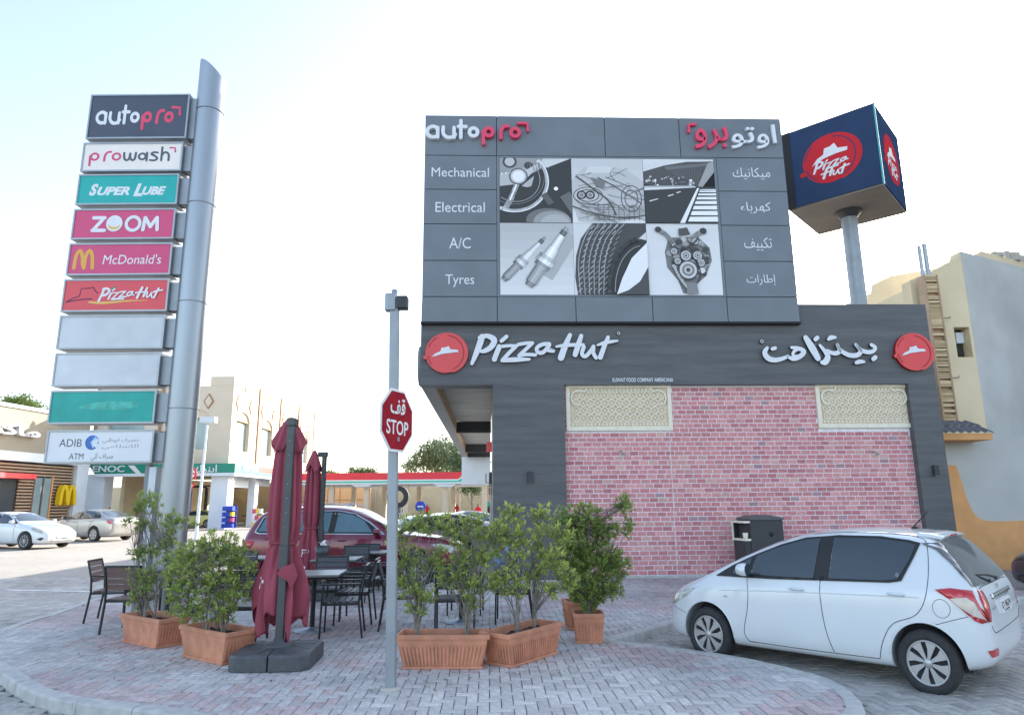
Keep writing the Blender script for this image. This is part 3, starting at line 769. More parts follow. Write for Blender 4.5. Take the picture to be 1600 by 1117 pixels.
def sketch(a):
    grad(a, [(0, 0), (100, 0), (100, 100), (0, 100)], .50, .66)
    pp(a, [(0, 34), (18, 14), (46, 10), (78, 18), (100, 36), (100, 88), (60, 100), (8, 98), (0, 70)], .45)
    body = [(-4, 60), (2, 36), (12, 24), (18, 12), (46, 8), (66, 11), (88, 24), (102, 40)]
    ps(a, body, 1.6, .06); ps(a, [(4, 42), (30, 32), (60, 34), (92, 50)], 1.1, .08); ps(a, [(14, 26), (40, 22), (64, 22), (76, 28)], 1, .12)
    pp(a, [(18, 24), (24, 13), (46, 11), (60, 14), (56, 22), (36, 23)], .56); ps(a, [(60, 14), (54, 24), (62, 36)], .9, .1)
    for cx, cy, rx, ry in ((22, 58, 20, 13), (22, 58, 15, 9), (82, 62, 14, 20), (82, 62, 9, 13)): pr(a, cx, cy, rx, 1.2, .07, ry=ry)
    for cx in (13, 25): pr(a, cx, 57, 5.5, 2, .05); pp(a, ellipse(cx, 57, 3, 3, 14), .2)
    for k in range(26):
        x0, y0 = rnd(0, 90), rnd(18, 92); an = rnd(-.5, .7); l = rnd(12, 40)
        ps(a, [(x0, y0), (x0 + l * .5 * math.cos(an), y0 + l * .5 * math.sin(an) + rnd(-2, 2)), (x0 + l * math.cos(an), y0 + l * math.sin(an))], rnd(.4, 1.0), rnd(.1, .3))
    ps(a, [(6, 28), (30, 48), (50, 66), (60, 88)], 2.2, .08); ps(a, [(36, 30), (60, 44), (96, 70)], 1.6, .1)
    for k in range(9): ps(a, [(36 + k * 7, 70 + k), (36 + k * 7, 96)], .7, .1, False)
    for k in range(7): ps(a, [(30, 72 + k * 4), (98, 74 + k * 3)], .6, .16, False)
    for k in range(12): ps(a, [(rnd(0, 30), rnd(60, 98)), (rnd(20, 60), rnd(70, 100))], .5, .15, False)
    ps(a, [(-2, 74), (30, 86), (70, 92), (102, 88)], 1.6, .06); pp(a, [(26, 30), (46, 36), (44, 48), (34, 44)], .16)
def road(a):
    grad(a, [(0, 0), (100, 0), (100, 20), (0, 20)], .60, .55, 3)
    pp(a, [(0, 20), (30, 10), (62, 4), (100, 3), (84, 42), (74, 46), (40, 44), (0, 40)], .07)
    pp(a, [(30, 12), (100, 5), (98, 9), (34, 17)], .14); pp(a, [(92, 6), (100, 3), (100, 20), (82, 44), (76, 42)], .3)
    for k in range(12): ps(a, [(34 + k * 4.6, 11 - k * .5), (46 + k * 2.6, 26 + k)], .5, .16, False)
    for k in range(40): 
        x = rnd(2, 70); pp(a, ellipse(x, rnd(28, 42), rnd(.6, 2.5), rnd(.8, 2.4), 7), rnd(.05, .75))
    pp(a, [(0, 42), (72, 44), (100, 44), (100, 100), (0, 100)], .035)
    pp(a, [(0, 45), (72, 43.5), (72, 45), (0, 50)], .6); pp(a, [(0, 43), (70, 42), (70, 43), (0, 45)], .35)
    pp(a, [(74, 46), (77, 46), (54, 100), (47, 100)], .72)
    for k in range(8):
        y = 48 + 52 * (k / 8) ** 1.5; h = 1.2 + k * .85; xl = 76 - (y - 46) * .40 + 3
        pp(a, [(xl, y), (100, y - .5), (100, y + h), (xl - h * .4, y + h)], .75)
    for x, y, l in ((6, 66, 12), (32, 58, 8), (44, 53, 6)): pp(a, [(x, y), (x + l, y - l * .3), (x + l + 1, y - l * .3 + 1.2), (x + 1, y + 1.6)], .6)
def plugs(a):
    grad(a, [(0, 0), (100, 0), (100, 100), (0, 100)], .42, .66, 8)
    ps(a, [(64, 70), (96, 20)], 22, .38, False)
    def plug(x0, y0, x1, y1, k, sh):
        d = Vector((x1 - x0, y1 - y0)); L = d.length; d /= L; n = Vector((-d.y, d.x))
        def seg(t0, t1, w0, w1, v):
            A = Vector((x0, y0)) + d * L * t0; B = Vector((x0, y0)) + d * L * t1
            for h in range(5):
                u0, u1 = -1 + h * .4, -1 + (h + 1) * .4; sh_ = (.75, 1.0, 1.15, .85, .45)[h]
                pp(a, [tuple(A + n * w0 * u0 * k), tuple(A + n * w0 * u1 * k), tuple(B + n * w1 * u1 * k), tuple(B + n * w1 * u0 * k)], min(v * sh_ * sh, .95)); a.k -= 1
            a.k += 1
        seg(0, .06, 2.5, 2.5, .35); seg(.06, .14, 4, 4, .15); seg(.14, .36, 4.5, 6, .75); seg(.36, .5, 7, 8, .8); seg(.5, .56, 11, 11, .5); seg(.56, .62, 12, 12, .75); seg(.62, .68, 10, 10, .3)
        for j in range(10): seg(.68 + j * .026, .68 + j * .026 + .018, 7.5, 7.5, .5); seg(.698 + j * .026, .706 + j * .026, 7, 7, .12)
        seg(.94, 1, 6, 5, .25)
    plug(62, 20, 4, 80, .8, .85); plug(92, 6, 38, 88, 1.1, 1)
def tyre(a):
    grad(a, [(0, 0), (100, 0), (100, 100), (0, 100)], .58, .62, 3)
    pp(a, [(26, 0), (100, 0), (100, 12), (80, 30), (66, 60), (60, 100), (4, 100), (1, 76), (3, 46), (10, 22)], .055)
    pp(a, ellipse(92, 84, 44, 62, 40, math.pi * .98, math.pi * 1.5) + [(100, 24), (100, 100), (50, 100)], .03)
    for k in range(6):
        o = k * 7.5; ps(a, [(28 + o * 1.2, -2), (14 + o, 24), (6 + o * .95, 56), (8 + o * .8, 104)], 1.2, .34)
        for j in range(13):
            t = j / 13; x = 27 - 22 * math.sin(t * 1.7) + o * (1.1 - .25 * t); y = t * 104
            ps(a, [(x, y), (x + 5, y - 5)], 1.2, .22 if k % 2 else .4, False)
    pr(a, 96, 96, 50, 5, .09, math.pi, math.pi * 1.45, ry=74); pr(a, 96, 96, 42, 1.2, .3, math.pi, math.pi * 1.45, ry=64)
    pp(a, [(56, 100), (64, 78), (78, 50), (100, 28), (100, 62), (88, 82), (72, 94)], .72)
    pp(a, [(56, 100), (72, 94), (88, 82), (100, 62), (100, 100)], .06)
def engine(a):
    grad(a, [(0, 0), (100, 0), (100, 100), (0, 100)], .60, .66, 4)
    pp(a, [(30, 20), (70, 18), (86, 34), (88, 52), (78, 74), (64, 86), (66, 98), (46, 98), (40, 80), (26, 62), (24, 40)], .16)
    rs = random.Random(3)
    for k in range(70):
        an = rs.uniform(0, 6.28); rr = rs.uniform(0, 1) ** .6
        cx, cy = 56 + 29 * rr * math.cos(an), 50 + 30 * rr * math.sin(an); r = rs.uniform(1.5, 5)
        pp(a, ellipse(cx, cy, r, r * rs.uniform(.5, 1), 10, ), rs.choice((.05, .08, .3, .45, .6)));
    ps(a, [(16, 10), (26, 16), (36, 30)], 6, .4); pp(a, ellipse(16, 9, 4.5, 4, 14), .04); ps(a, [(76, 12), (66, 18), (60, 24)], 7, .5); pp(a, ellipse(78, 11, 5, 4.5, 14), .04)
    pp(a, [(44, 8), (56, 6), (60, 16), (44, 18)], .07)
    for cx, cy, r in ((54, 66, 14), (52, 46, 8), (68, 46, 7), (72, 56, 6), (66, 26, 5), (36, 40, 5), (40, 54, 5)):
        pp(a, ellipse(cx, cy, r, r, 24), .06); pp(a, ellipse(cx, cy, r * .84, r * .84, 24), .5); pp(a, ellipse(cx, cy, r * .6, r * .6, 24), .16); pp(a, ellipse(cx, cy, r * .42, r * .42, 24), .42); pp(a, ellipse(cx, cy, r * .2, r * .2, 12), .05)
    ps(a, [(38, 66), (44, 84), (60, 88), (70, 74), (66, 52)], 1.8, .04); ps(a, [(36, 34), (48, 38), (62, 30), (70, 22)], 1.8, .04); ps(a, [(34, 60), (42, 78), (52, 92)], 3.4, .5)
    pp(a, [(50, 84), (64, 84), (66, 99), (50, 99)], .2)
picture(0, 0, steering, 'picture'); picture(1, 0, sketch, 'picture'); picture(2, 0, road, 'picture')
picture(0, 1, plugs, 'picture'); picture(1, 1, tyre, 'picture'); picture(2, 1, engine, 'picture')
def qbox(x0, y0, x1, y1): a, b = q(x0, y0), q(x1, y1); return (a[0], b[0], b[1], a[1])
for wd, bx in (('Mechanical', (674.5, 262, 764, 277)), ('Electrical', (680.5, 316, 757.5, 332)), ('A/C', (702, 371.5, 735.5, 388.5)), ('Tyres', (696, 429, 741, 449))):
    text('lettering', wd, qbox(*bx), OF - .004, .004, 'letter_white', bb)
for wd, bx in (('ميكانيك', (1144, 262, 1204, 281)), ('كهرباء', (1156, 316, 1205, 334)), ('تكييف', (1162, 371, 1207, 392)), ('إطارات', (1166, 429, 1213, 447))):
    text('lettering', arabic(wd), qbox(*bx), OF - .004, .004, 'letter_white', bb, offset=-.004)
AUTO = [('w', [[(118, 172), (112, 150), (88, 143), (64, 158), (63, 185), (84, 203), (112, 202)], [(118, 150), (118, 205)]]),
        ('w', [[(148, 146), (148, 182), (168, 204), (196, 204), (214, 188)], [(207, 148), (207, 205)]]),
        ('w', [[(244, 108), (244, 205)], [(230, 142), (272, 142)]]),
        ('w', ['o', (313, 173, 32)]),
        ('p', ['o', (396, 172, 32), [(366, 168), (368, 238)]]),
        ('p', [[(462, 205), (464, 165), (478, 140), (502, 136)]]),
        ('p', ['o', (541, 173, 32)]),
        ('p', [[(558, 117), (608, 120), (611, 160)]])]
def autopro(box, y, depth, parent, mats, which=AUTO, src=(56, 622, 102, 244), name='letter', wd=19):
    for c, sts in which:
        a = Art(src, box, y, depth, step=.0012); mi = 0 if c == 'w' else 1
        for st in sts:
            if st == 'o': continue
            if isinstance(st, tuple): a.ring(st[0], st[1], st[2] - wd / 2, wd, mi)
            else: a.stroke(st, wd if len(st) != 3 or c == 'w' else wd * .8, mi, smooth=len(st) > 3)
        a.build(name, mats, parent)
autopro(qbox(667, 190, 828, 229.5), OF - .10, .10, bb, ['letter_white', 'pink'])
text('lettering', arabic('اوتو').replace('\n', ''), qbox(1139, 197, 1213, 235), OF - .08, .08, 'letter_white', bb, offset=.012)
text('lettering', arabic('برو'), qbox(1083, 200, 1138, 235), OF - .08, .08, 'pink', bb, offset=.012)
a = Art((0, 10, 0, 10), qbox(1072, 195, 1088, 210), OF - .08, .08); a.stroke([(9, 1), (2, 1.5), (1.5, 9)], 2.6, smooth=False); a.build('letter', ['pink'], bb)
# ================================================================== ROTATED CUBE SIGN ON ITS POLE
cyaw = -.7301; cw = 2.42; ch = 2.30
cube = thing('cube_sign', 'dark blue cube sign with round red logo on a thick pole behind the restaurant parapet', 'sign', (9.42, 17.87, 0), cyaw)
cz0 = 9.63
MB().box(-cw / 2, cw / 2, -cw / 2, cw / 2, cz0 + .04, cz0 + ch).build('box', 'navy', cube, bevel=.01)
MB().box(-cw / 2 + .03, cw / 2 - .03, -cw / 2 + .03, cw / 2 - .03, cz0, cz0 + .038).build('underside', mm('underside', (.17, .14, .115), .6, var=.15, scale=1.5), cube)
mm('cube_trim', (.03, .28, .29), .3, var=0)
e = .02
MB().box(cw / 2 - e, cw / 2 + e, -cw / 2 - e, -cw / 2 + e, cz0, cz0 + ch).build('corner_trim', 'cube_trim', cube)
MB().box(-cw / 2 - .01, -cw / 2 + .22, -cw / 2 - .012, -cw / 2, cz0 + .02, cz0 + ch).build('dark_strip', 'joint', cube)
MB().tube([(0, 0, .2), (0, 0, cz0 - .01)], .21, 20).build('pole', 'galv', cube)
MB().lathe([(.21, cz0 - .2), (.36, cz0 - .02), (.36, cz0 - .001)], 20).build('collar', 'dark_metal', cube)
def logo_face(parent, T, wh):
    """round red badge with roof mark and two line script, drawn flat"""
    a = Art((-1.6, 1.6, -1.6, 1.6), (-cw / 2, cw / 2, -ch / 2, ch / 2), -cw / 2 - .004, 0, step=.0008)
    a.poly(ellipse(.05, 0, 1.03, .98, 44, -2.2, 1.25) + ellipse(0, .0, .93, .95, 44, 1.25, 4.08), 0); a.disc(-.96, .35, .10, 0)
    for a0, n in ((-1.4, 15), (2.2, 5), (3.3, 5)): a.stroke([(.86 * math.cos(a0 + k * .18), .86 * math.sin(a0 + k * .18)) for k in range(n)], .04, 1)
    a.poly([(-.62, .12), (-.42, -.12), (-.2, -.22), (-.15, -.45), (.05, -.47), (.2, -.56), (.3, -.32), (.62, -.25), (.6, -.12), (.2, -.12), (-.2, -.06)], 2)
    sc = lambda p, gx, gy, k: [(gx + (x - 350) * k, gy + (y - 230) * k) for x, y in p]
    for gi in range(5):
        for st in HUT[gi]: a.stroke(sc(st[-2], -.58, -.0, .00258), (max(st[-1]) if isinstance(st[-1], list) else st[-1]) * .0032, 2)
    for gi in range(5, 8):
        for st in HUT[gi]: a.stroke(sc(st[-2], -.58 - 1.05, .36, .00275), (max(st[-1]) if isinstance(st[-1], list) else st[-1]) * .0034, 2)
    o = a.build('logo', ['cube_red', 'navy', 'cube_white'], parent); o.matrix_local = T; return o
logo_face(cube, Matrix.Translation((0, 0, cz0 + ch / 2)), 1)
logo_face(cube, Matrix.Translation((0, 0, cz0 + ch / 2)) @ Matrix.Rotation(math.pi / 2, 4, 'Z'), 1)

# ================================================================== NEIGHBOUR HOUSE
nb = thing('neighbour_house', 'tall beige rendered house with small window behind the dark restaurant', 'building', (0, 0, 0))
NY = 20.0
A = at_y(1533, 392, NY); zt = A.z
X0 = A.x; far = 46
# left flank runs away from us, front flank turns off to the right
poly = [(X0, NY), (X0 + 7, NY + 3.9), (X0 + 22, NY + 12), (X0 + 22, NY + 30), (X0 - .4, NY + 30)]
B_ = at_x(1465, 425, X0 - .1)
wl = MB()
p2 = [(X0, NY), (X0 + 24, NY + 12.5), (X0 + 24, NY + 40), (X0 - 3, NY + 40), (X0 - 3, NY + 22), (X0 - .35, NY + 9)]
wl.slab(p2[:1] + p2[1:], 0, zt); wl.build('wall', 'beige_wall', nb)
WY = NY + 7
MB().prism([(p.x, p.z) for p in [at_y(*t, WY) for t in ((1300, 900), (1300, 486), (1350, 462), (1366, 456), (1367, 443), (1392, 431), (1470, 418), (1470, 900))]], WY, WY + .3).build('side_wing', 'beige_wall', nb)
rb = random.Random(4); m_ = MB()
for i in range(14):
    t = rb.uniform(.03, .3); x = X0 + 24 * t * .3 + .25; y = NY + 12.5 * t * .3 + .25; s_ = rb.uniform(.06, .2)
    m_.box(x - s_, x + s_, y - s_, y + s_, zt, zt + rb.uniform(.06, .3))
m_.build('broken_parapet', 'concrete', nb)
# unseen tall block added outside the frame to keep the foreground in shade
MB().slab([(19.0, 19), (60, 19), (60, 22.4), (19.0, 22.4)], 0, 14).build('shade_block', 'grey_wall', nb)
# window: cut as a reveal box set proud by dark recess lining
def on_face(px, py):            # on the front-right face of the house
    d = ray(px, py); a, b = Vector((X0, NY, 0)), Vector((X0 + 24, NY + 12.5, 0)); n = Vector((12.5, -24, 0)).normalized()
    t = (a - Vector((0, 0, EYE))).dot(n) / d.dot(n); return d * t + Vector((0, 0, EYE))
# the yellowish flank is a screen wall with an opening, in the plane facing the street
fl = thing('stair_tower', 'pale yellow stair tower wall with a recessed window beside the restaurant', 'building', (0, 0, 0))
FY = 19.4
x0, x1 = at_y(1465, 520, FY).x, at_y(1557, 640, FY).x
wl, wr, wt, wb = at_y(1490, 512, FY).x, at_y(1514, 512, FY).x, at_y(1500, 511, FY).z, at_y(1500, 558, FY).z
tl, tr = at_y(1465, 426, FY).z, at_y(1533, 392, FY).z
m_ = MB(); d0, d1 = FY, FY + .45
x0 -= .6; tl2 = at_y(1440, 438, FY).z
m_.prism([(x0, 0), (wl, 0), (wl, tl + (tr - tl) * .4), (x0 + .6, tl), (x0, tl2)], d0, d1); m_.prism([(wr, 0), (x1 - .35, 0), (x1 - .35, tr), (wr, tl + (tr - tl) * .72)], d0, d1)
m_.prism([(wl, 0), (wr, 0), (wr, wb), (wl, wb)], d0, d1); m_.prism([(wl, wt), (wr, wt), (wr, tl + (tr - tl) * .72), (wl, tl + (tr - tl) * .4)], d0, d1)
m_.build('wall', 'beige_wall', fl)
MB().box(wl, wr, d1 - .08, d1, wb, wt).build('window', 'glass_dark', fl)
MB().box(wl + .2, wr - .02, d1 - .2, d1 - .09, wt - .42, wt - .1).build('air_vent', 'column_white', fl)
# right grey return wall behind the yard wall
m_ = MB(); xa = x1 - .35; zr = at_y(1590, 410, 22.5).z
m_.add([(xa + .003, FY, 0), (xa + 6, FY + 3.1, 0), (xa + 6, FY + 3.1, tr), (xa + .003, FY, tr), (xa + .003, FY + .5, 0), (xa + 6, FY + 3.6, 0), (xa + 6, FY + 3.6, tr), (xa + .003, FY + .5, tr)],
       [(0, 1, 2, 3), (7, 6, 5, 4), (3, 2, 6, 7), (1, 5, 6, 2), (4, 0, 3, 7)]); m_.build('return_wall', 'grey_wall', fl)
# slatted pipe duct up the wall
DY = FY - .5
dt = thing('pipe_duct', 'tall slatted timber pipe duct with two metal flues climbing the yellow wall', 'duct', (0, 0, 0))
bl_, br_ = at_y(1477, 657, DY).x, at_y(1491, 657, DY).x; tl_, tr_ = at_y(1443, 432, DY).x, at_y(1464, 428, DY).x
zb_, zt_ = at_y(1480, 657, DY).z, at_y(1455, 430, DY).z
xa, xb = (bl_ + tl_) / 2 - .02, (br_ + tr_) / 2 + .02
print('duct', bl_, tl_, br_, tr_)
for x in (xa, xb): MB().box(x - .02, x + .02, DY - .04, DY + .3, zb_, zt_).build('rail', 'wood_slat', dt)
MB().box(xa + .02, xb - .02, DY + .075, DY + .10, zb_, zt_).build('backing', 'wood_slat', dt)
n = 76; sm = MB().box(xa + .022, xb - .022, -.03, .07, -.034, .034, T=Matrix.Translation((0, DY, 0))).mesh('slat', mm('duct_slat', (.52, .40, .24), .7))
for i in range(n):
    o = bpy.data.objects.new('slat', sm); COL.objects.link(o); o.parent = dt; o.location = (0, 0, zb_ + .05 + (zt_ - zb_ - .1) * i / (n - 1)); o.rotation_euler = (0, R(rnd(-1.2, 1.2)), 0)
for k, (x, t) in enumerate(((xa + .1, at_y(1444, 381, DY).z), (xa + .26, at_y(1452, 378, DY).z))):
    MB().tube([(x, DY + .19, zb_ + .3), (x, DY + .19, t)], .055 + .015 * k, 10).build('flue', 'steel', dt)
MB().tube([(xb + .1, DY + .45, zb_ - .2), (xb + .1, DY + .45, zt_ - .2)], .018, 6).build('thin_pipe', 'conduit', dt)
for px_, py_ in ((1478, 497), (1492, 590)): 
    p = at_y(px_, py_, DY + .4); MB().tube([(p.x - .3, p.y, p.z), (p.x + .12, p.y, p.z), (p.x + .12, p.y, p.z + .06)], .012, 5).build('bracket', 'ink', dt)
# yard wall with the orange sweep, tiled hood
YY = 17.4
yw = thing('yard_wall', 'grey rendered yard wall with a curved orange painted base right of the restaurant', 'wall', (0, 0, 0))
xL = S(1463, 600) * math.cos(YAW) + P0.x + .05; zW = at_y(1560, 680, YY).z
MB().box(xL, 26, YY, YY + .25, 0, zW).build('wall', 'grey_wall', yw)
pts = [at_y(*p, YY) for p in ((1478, 725), (1492, 727), (1499, 745), (1510, 780), (1521, 802), (1535, 812), (1560, 814), (1600, 813))]
pl = [(p.x, p.z) for p in pts]; pl = [(xL, pl[0][1])] + spline(pl[1:], 4) + [(26, pl[-1][1]), (26, 0), (xL, 0)]
MB().prism(pl, YY - .035, YY).build('painted_base', 'orange_wall', yw)
hd = thing('tiled_hood', 'small sloping hood of dark roof tiles over an orange ledge beside the restaurant', 'roof', (0, 0, 0))
hx0, hx1 = xL - .1, at_y(1551, 680, YY - .7).x; hz0, hz1 = at_y(1500, 687, YY - .7).z, at_y(1510, 677, YY - .7).z
MB().box(hx0, hx1, YY - .7, YY + .2, hz0, hz1).build('ledge', 'orange_wall', hd)
n = 9; tw = (hx1 - hx0) / n
tm = MB()
for r_ in range(3):
    pass
for i in range(n):
    for r_ in range(2):
        m_ = MB(); vs = []; N_ = 7
        for j in range(2):
            yy_ = YY - .75 + (r_ + j) * .42; zb2 = hz1 + .02 + (r_ + j) * .17 + (.03 if j == 0 and r_ else 0)
            for h in range(2):
                for k in range(N_): 
                    t = k / (N_ - 1); vs.append((hx0 + tw * (i + t), yy_, zb2 + .05 * math.sin(math.pi * t) - h * .02))
        L = N_
        for k in range(N_ - 1):
            m_.add([], []) if False else None
        fs = [(k, k + 1, 2 * L + k + 1, 2 * L + k) for k in range(L - 1)] + [(L + k + 1, L + k, k, k + 1)[::-1] for k in range(L - 1)] + [(3 * L + k, 3 * L + k + 1, L + k + 1, L + k) for k in range(L - 1)]
        m_.add(vs, fs); m_.build('roof_tile', 'roof_tile', hd)

# antenna rods seen right of the billboard
an = thing('roof_aerial', 'thin aerial rods sticking out behind the billboard', 'aerial', (0, 0, 0))
p = at_y(1236, 433, 20.); MB().tube([(p.x - .3, 20, 6), (p.x - .3, 20, p.z + .3)], .02, 6).build('mast', 'galv', an)
for y_, l in ((427, 1262), (433, 1252)): 
    a_, b_ = at_y(1228, y_, 20.), at_y(l, y_, 20.); MB().tube([(a_.x - .4, 20, a_.z), (b_.x, 20, a_.z)], .014, 6).build('rod', 'galv', an)

# litter cabinet against the brick wall
p = at_z(1190, 905, IZ); 
bn = thing('litter_bin', 'black litter cabinet with open slot standing against the brick wall', 'bin', (0, 0, 0))
BY = 14.75
cx0, cxm, cx1 = at_y(1156, 830, BY + .25).x, at_y(1173, 830, BY).x, at_y(1229, 830, BY).x
zt1 = at_y(1200, 806, BY).z
T = Matrix.Translation((cxm, BY, 0)); W_, D_ = cx1 - cxm, .55
sh = -(cxm - cx0) * 1.35
# body is turned so that its open left flank shows
bn.location = (cxm, BY, IZ); bn.rotation_euler = (0, 0, R(10)); H_ = zt1 - IZ
MB().box(.0, W_, 0, D_, .04, H_ - .08).build('body', 'box_dark', bn, bevel=.01)
MB().prism([(-.02, H_ - .08), (W_ + .02, H_ - .08), (W_ + .02, H_ - .04), (W_ * .6, H_ + .02), (W_ * .2, H_), (-.02, H_ - .05)], -.02, D_ + .02).build('lid', 'dark_smooth', bn)
x_ = -.12
MB().box(x_, -.002, .02, D_ - .02, .04, H_ - .5).build('side_bin', 'box_dark', bn)
MB().box(x_ - .02, -.003, 0, D_, H_ - .5, H_ - .46).build('shelf', 'sand_lattice', bn)
MB().box(x_ - .02, -.003, 0, D_, H_ - .14, H_ - .1).build('top_board', 'sand_lattice', bn)
MB().box(x_ - .02, x_ + .01, D_ - .03, D_, H_ - .46, H_ - .14).build('post', 'sand_lattice', bn)
MB().box(x_ + .01, -.003, D_ - .04, D_ - .01, H_ - .46, H_ - .14).build('back_board', 'joint', bn)
MB().lathe([(0, 0), (.05, 0), (.06, .12), (0, .12)], 10, T=Matrix.Translation((-.07, .1, H_ - .46))).build('cup', 'sand_lattice', bn)
MB().lathe([(0, -.004), (.05, -.004), (.05, 0)], 16, axis='y', T=Matrix.Translation((W_ * .62, -.001, H_ * .72))).build('lock', 'joint', bn)

# ================================================================== PYLON
PY = 10.9
py = thing('pylon_sign', 'tall silver pylon pole carrying ten stacked sign boxes at left', 'sign', (0, 0, 0))
L_ = [(144, 148, 297, 133, 217, 291), (131, 223, 289, 126, 268, 281), (124, 272.5, 281, 118, 320, 276), (117, 326.5, 276, 110, 374, 270), (109, 380, 271, 103, 430, 265),
      (101, 436, 266, 95, 487, 260), (94, 492.5, 259, 88, 545, 254), (87, 551, 252, 81, 603.5, 246), (80, 609.5, 247, 74, 662, 239), (77, 671.5, 243, 67, 723.5, 236)]
pc = at_y(300, 450, PY + .12).x
pcx = (at_y(250.5, 770, PY + .1).x + at_y(297, 770, PY + .1).x) / 2
pr_ = .232
print('pylon', pcx, [(round(at_y(l[0], l[1], PY).x, 2), round(at_y(l[2], l[1], PY).x, 2), round(at_y(l[3], l[4], PY).x, 2), round(at_y(l[5], l[4], PY).x, 2)) for l in L_])
ptop = at_y(335, 115, PY + .12)
pcx = at_y(273.5, 770, PY + .2).x; pct = at_y(331, 150, PY + .2).x; print('pole', pcx, pct)
PYC = PY + .2
# pole in sections
zj = [G0] + [at_y(300, y, PYC - pr_).z for y in (637, 469, 314, 167)]
for i, (a_, b_) in enumerate(zip(zj[:-1], zj[1:])):
    MB().tube([(pcx, PYC, a_ + .012), (pcx, PYC, b_ - .012)], pr_, 40).build('pole_section', 'steel', py)
    MB().tube([(pcx, PYC, b_ - .025), (pcx, PYC, b_ + .014)], pr_ - .012, 32, cap=False).build('pole_joint', 'galv', py)
hi = at_y(316, 100, PYC).z; lo = at_y(353, 128, PYC).z
vs = []; n = 48
for k in range(n): vs.append((pcx + pr_ * math.cos(2 * math.pi * k / n), PYC + pr_ * math.sin(2 * math.pi * k / n), zj[-1] + .014))
for k in range(n):
    c = math.cos(2 * math.pi * k / n); t = (c + 1) / 2; vs.append((pcx + pr_ * c, PYC + pr_ * math.sin(2 * math.pi * k / n), hi + (lo - hi) * t ** 1.6))
m_ = MB(); m_.add(vs, [(k, (k + 1) % n, n + (k + 1) % n, n + k) for k in range(n)], smooth=True); m_.add(vs, [tuple(range(n, 2 * n))]); m_.build('slanted_tip', 'steel', py)
MB().lathe([(pr_, G0), (pr_ + .12, G0), (pr_ + .12, G0 + .03), (pr_, G0 + .05)], 28, T=Matrix.Translation((pcx, PYC, 0))).build('base_flange', 'galv', py)
z9 = at_y(240, 730, PY + .2).z
MB().box(pcx - pr_ - .16, pcx - pr_ - .05, PY + .1, PY + .28, G0, z9).build('support_post', 'panel_grey', py)
MB().box(pcx - pr_ - .24, pcx - pr_ - .17, PY + .12, PY + .26, G0, z9 + .05).build('cable_duct', 'ink_grey', py)
faces = ['navy_face', 'panel_cream', 'teal', 'raspberry', 'raspberry', 'panel_red', 'panel_grey', 'panel_grey', 'teal', 'panel_pale']
mm('navy_face', (.045, .055, .085), .4, var=.05, scale=2); mm('panel_red', (.58, .06, .075), .4, var=.05, scale=2); mm('panel_pale', (.60, .62, .65), .4, var=.04, scale=2)
mm('teal_faded', (.01, .30, .26), .5, var=.12, scale=3)
boxes = []
for i, l in enumerate(L_):
    z1 = at_y((l[0] + l[2]) / 2, l[1], PY).z; z0 = at_y((l[3] + l[5]) / 2, l[4], PY).z
    x0 = (at_y(l[0], l[1], PY).x + at_y(l[3], l[4], PY).x) / 2; x1 = (at_y(l[2], l[1], PY).x + at_y(l[5], l[4], PY).x) / 2
    dz = rnd(-.004, .004)
    bx_ = MB().box(x0 + .004, x1 - .004, PY + .012, PY + .30, z0 + .002, z1 - .002).build('sign_box', 'alu_frame', py)
    t = .028; f_ = MB()
    for a_ in ((x0, x1, z0, z0 + t), (x0, x1, z1 - t, z1), (x0, x0 + t, z0 + t, z1 - t), (x1 - t, x1, z0 + t, z1 - t)): f_.box(a_[0], a_[1], PY - .012, PY + .011, a_[2], a_[3])
    f_.build('frame', 'alu_frame', bx_)
    MB().box(x0 + t, x1 - t, PY, PY + .011, z0 + t, z1 - t).build('face', 'teal_faded' if i == 8 else faces[i], bx_)
    MB().box(x1, pcx - pr_ + .09, PY + .06, PY + .26, z0 + .03, z1 - .05).build('bracket', 'galv', py)
    boxes.append((bx_, x0, x1, z0, z1))
def pbox(i, fx0, fx1, fz0, fz1):   # fractions of the face, z measured from the top
    _, x0, x1, z0, z1 = boxes[i]; return (x0 + (x1 - x0) * fx0, x0 + (x1 - x0) * fx1, z1 - (z1 - z0) * fz1, z1 - (z1 - z0) * fz0)
yl = PY - .002
autopro(pbox(0, .08, .93, .24, .80), yl, 0, boxes[0][0], ['letter_white', 'pink'], wd=19)
PW = [('p', ['o', (396, 172, 32), [(366, 168), (368, 238)]]), ('p', [[(462, 205), (464, 165), (478, 140), (502, 136)]]), ('p', ['o', (541, 173, 32)])]
ST = 590
PW += [('w', [[(590, 145), (594, 185), (610, 202), (626, 188), (630, 150)], [(630, 150), (634, 185), (650, 202), (664, 188), (668, 145)]]), ('w', ['o', (712, 173, 30), [(742, 145), (743, 205)]]),
       ('w', [[(812, 145), (786, 142), (772, 156), (800, 174), (812, 190), (796, 204), (766, 202)]]), ('w', [[(840, 104), (840, 205)], [(840, 165), (862, 142), (886, 160), (888, 205)]]), ('p', [[(892, 108), (925, 110), (928, 140)]])]
mm('slate', (.07, .085, .11), .5, var=0)
autopro(pbox(1, .07, .93, .16, .80), yl, 0, boxes[1][0], ['slate', 'raspberry'], which=PW, src=(360, 932, 100, 242), wd=15)
text('lettering', 'S', pbox(2, .12, .205, .31, .70), yl, .002, 'letter_white', boxes[2][0], offset=.05, shear=.3)
text('lettering', 'UPER', pbox(2, .20, .52, .41, .69), yl, .002, 'letter_white', boxes[2][0], offset=.045, shear=.3)
text('lettering', 'L', pbox(2, .56, .655, .31, .73), yl, .002, 'letter_white', boxes[2][0], offset=.05, shear=.3)
text('lettering', 'UBE', pbox(2, .645, .88, .41, .69), yl, .002, 'letter_white', boxes[2][0], offset=.045, shear=.3)
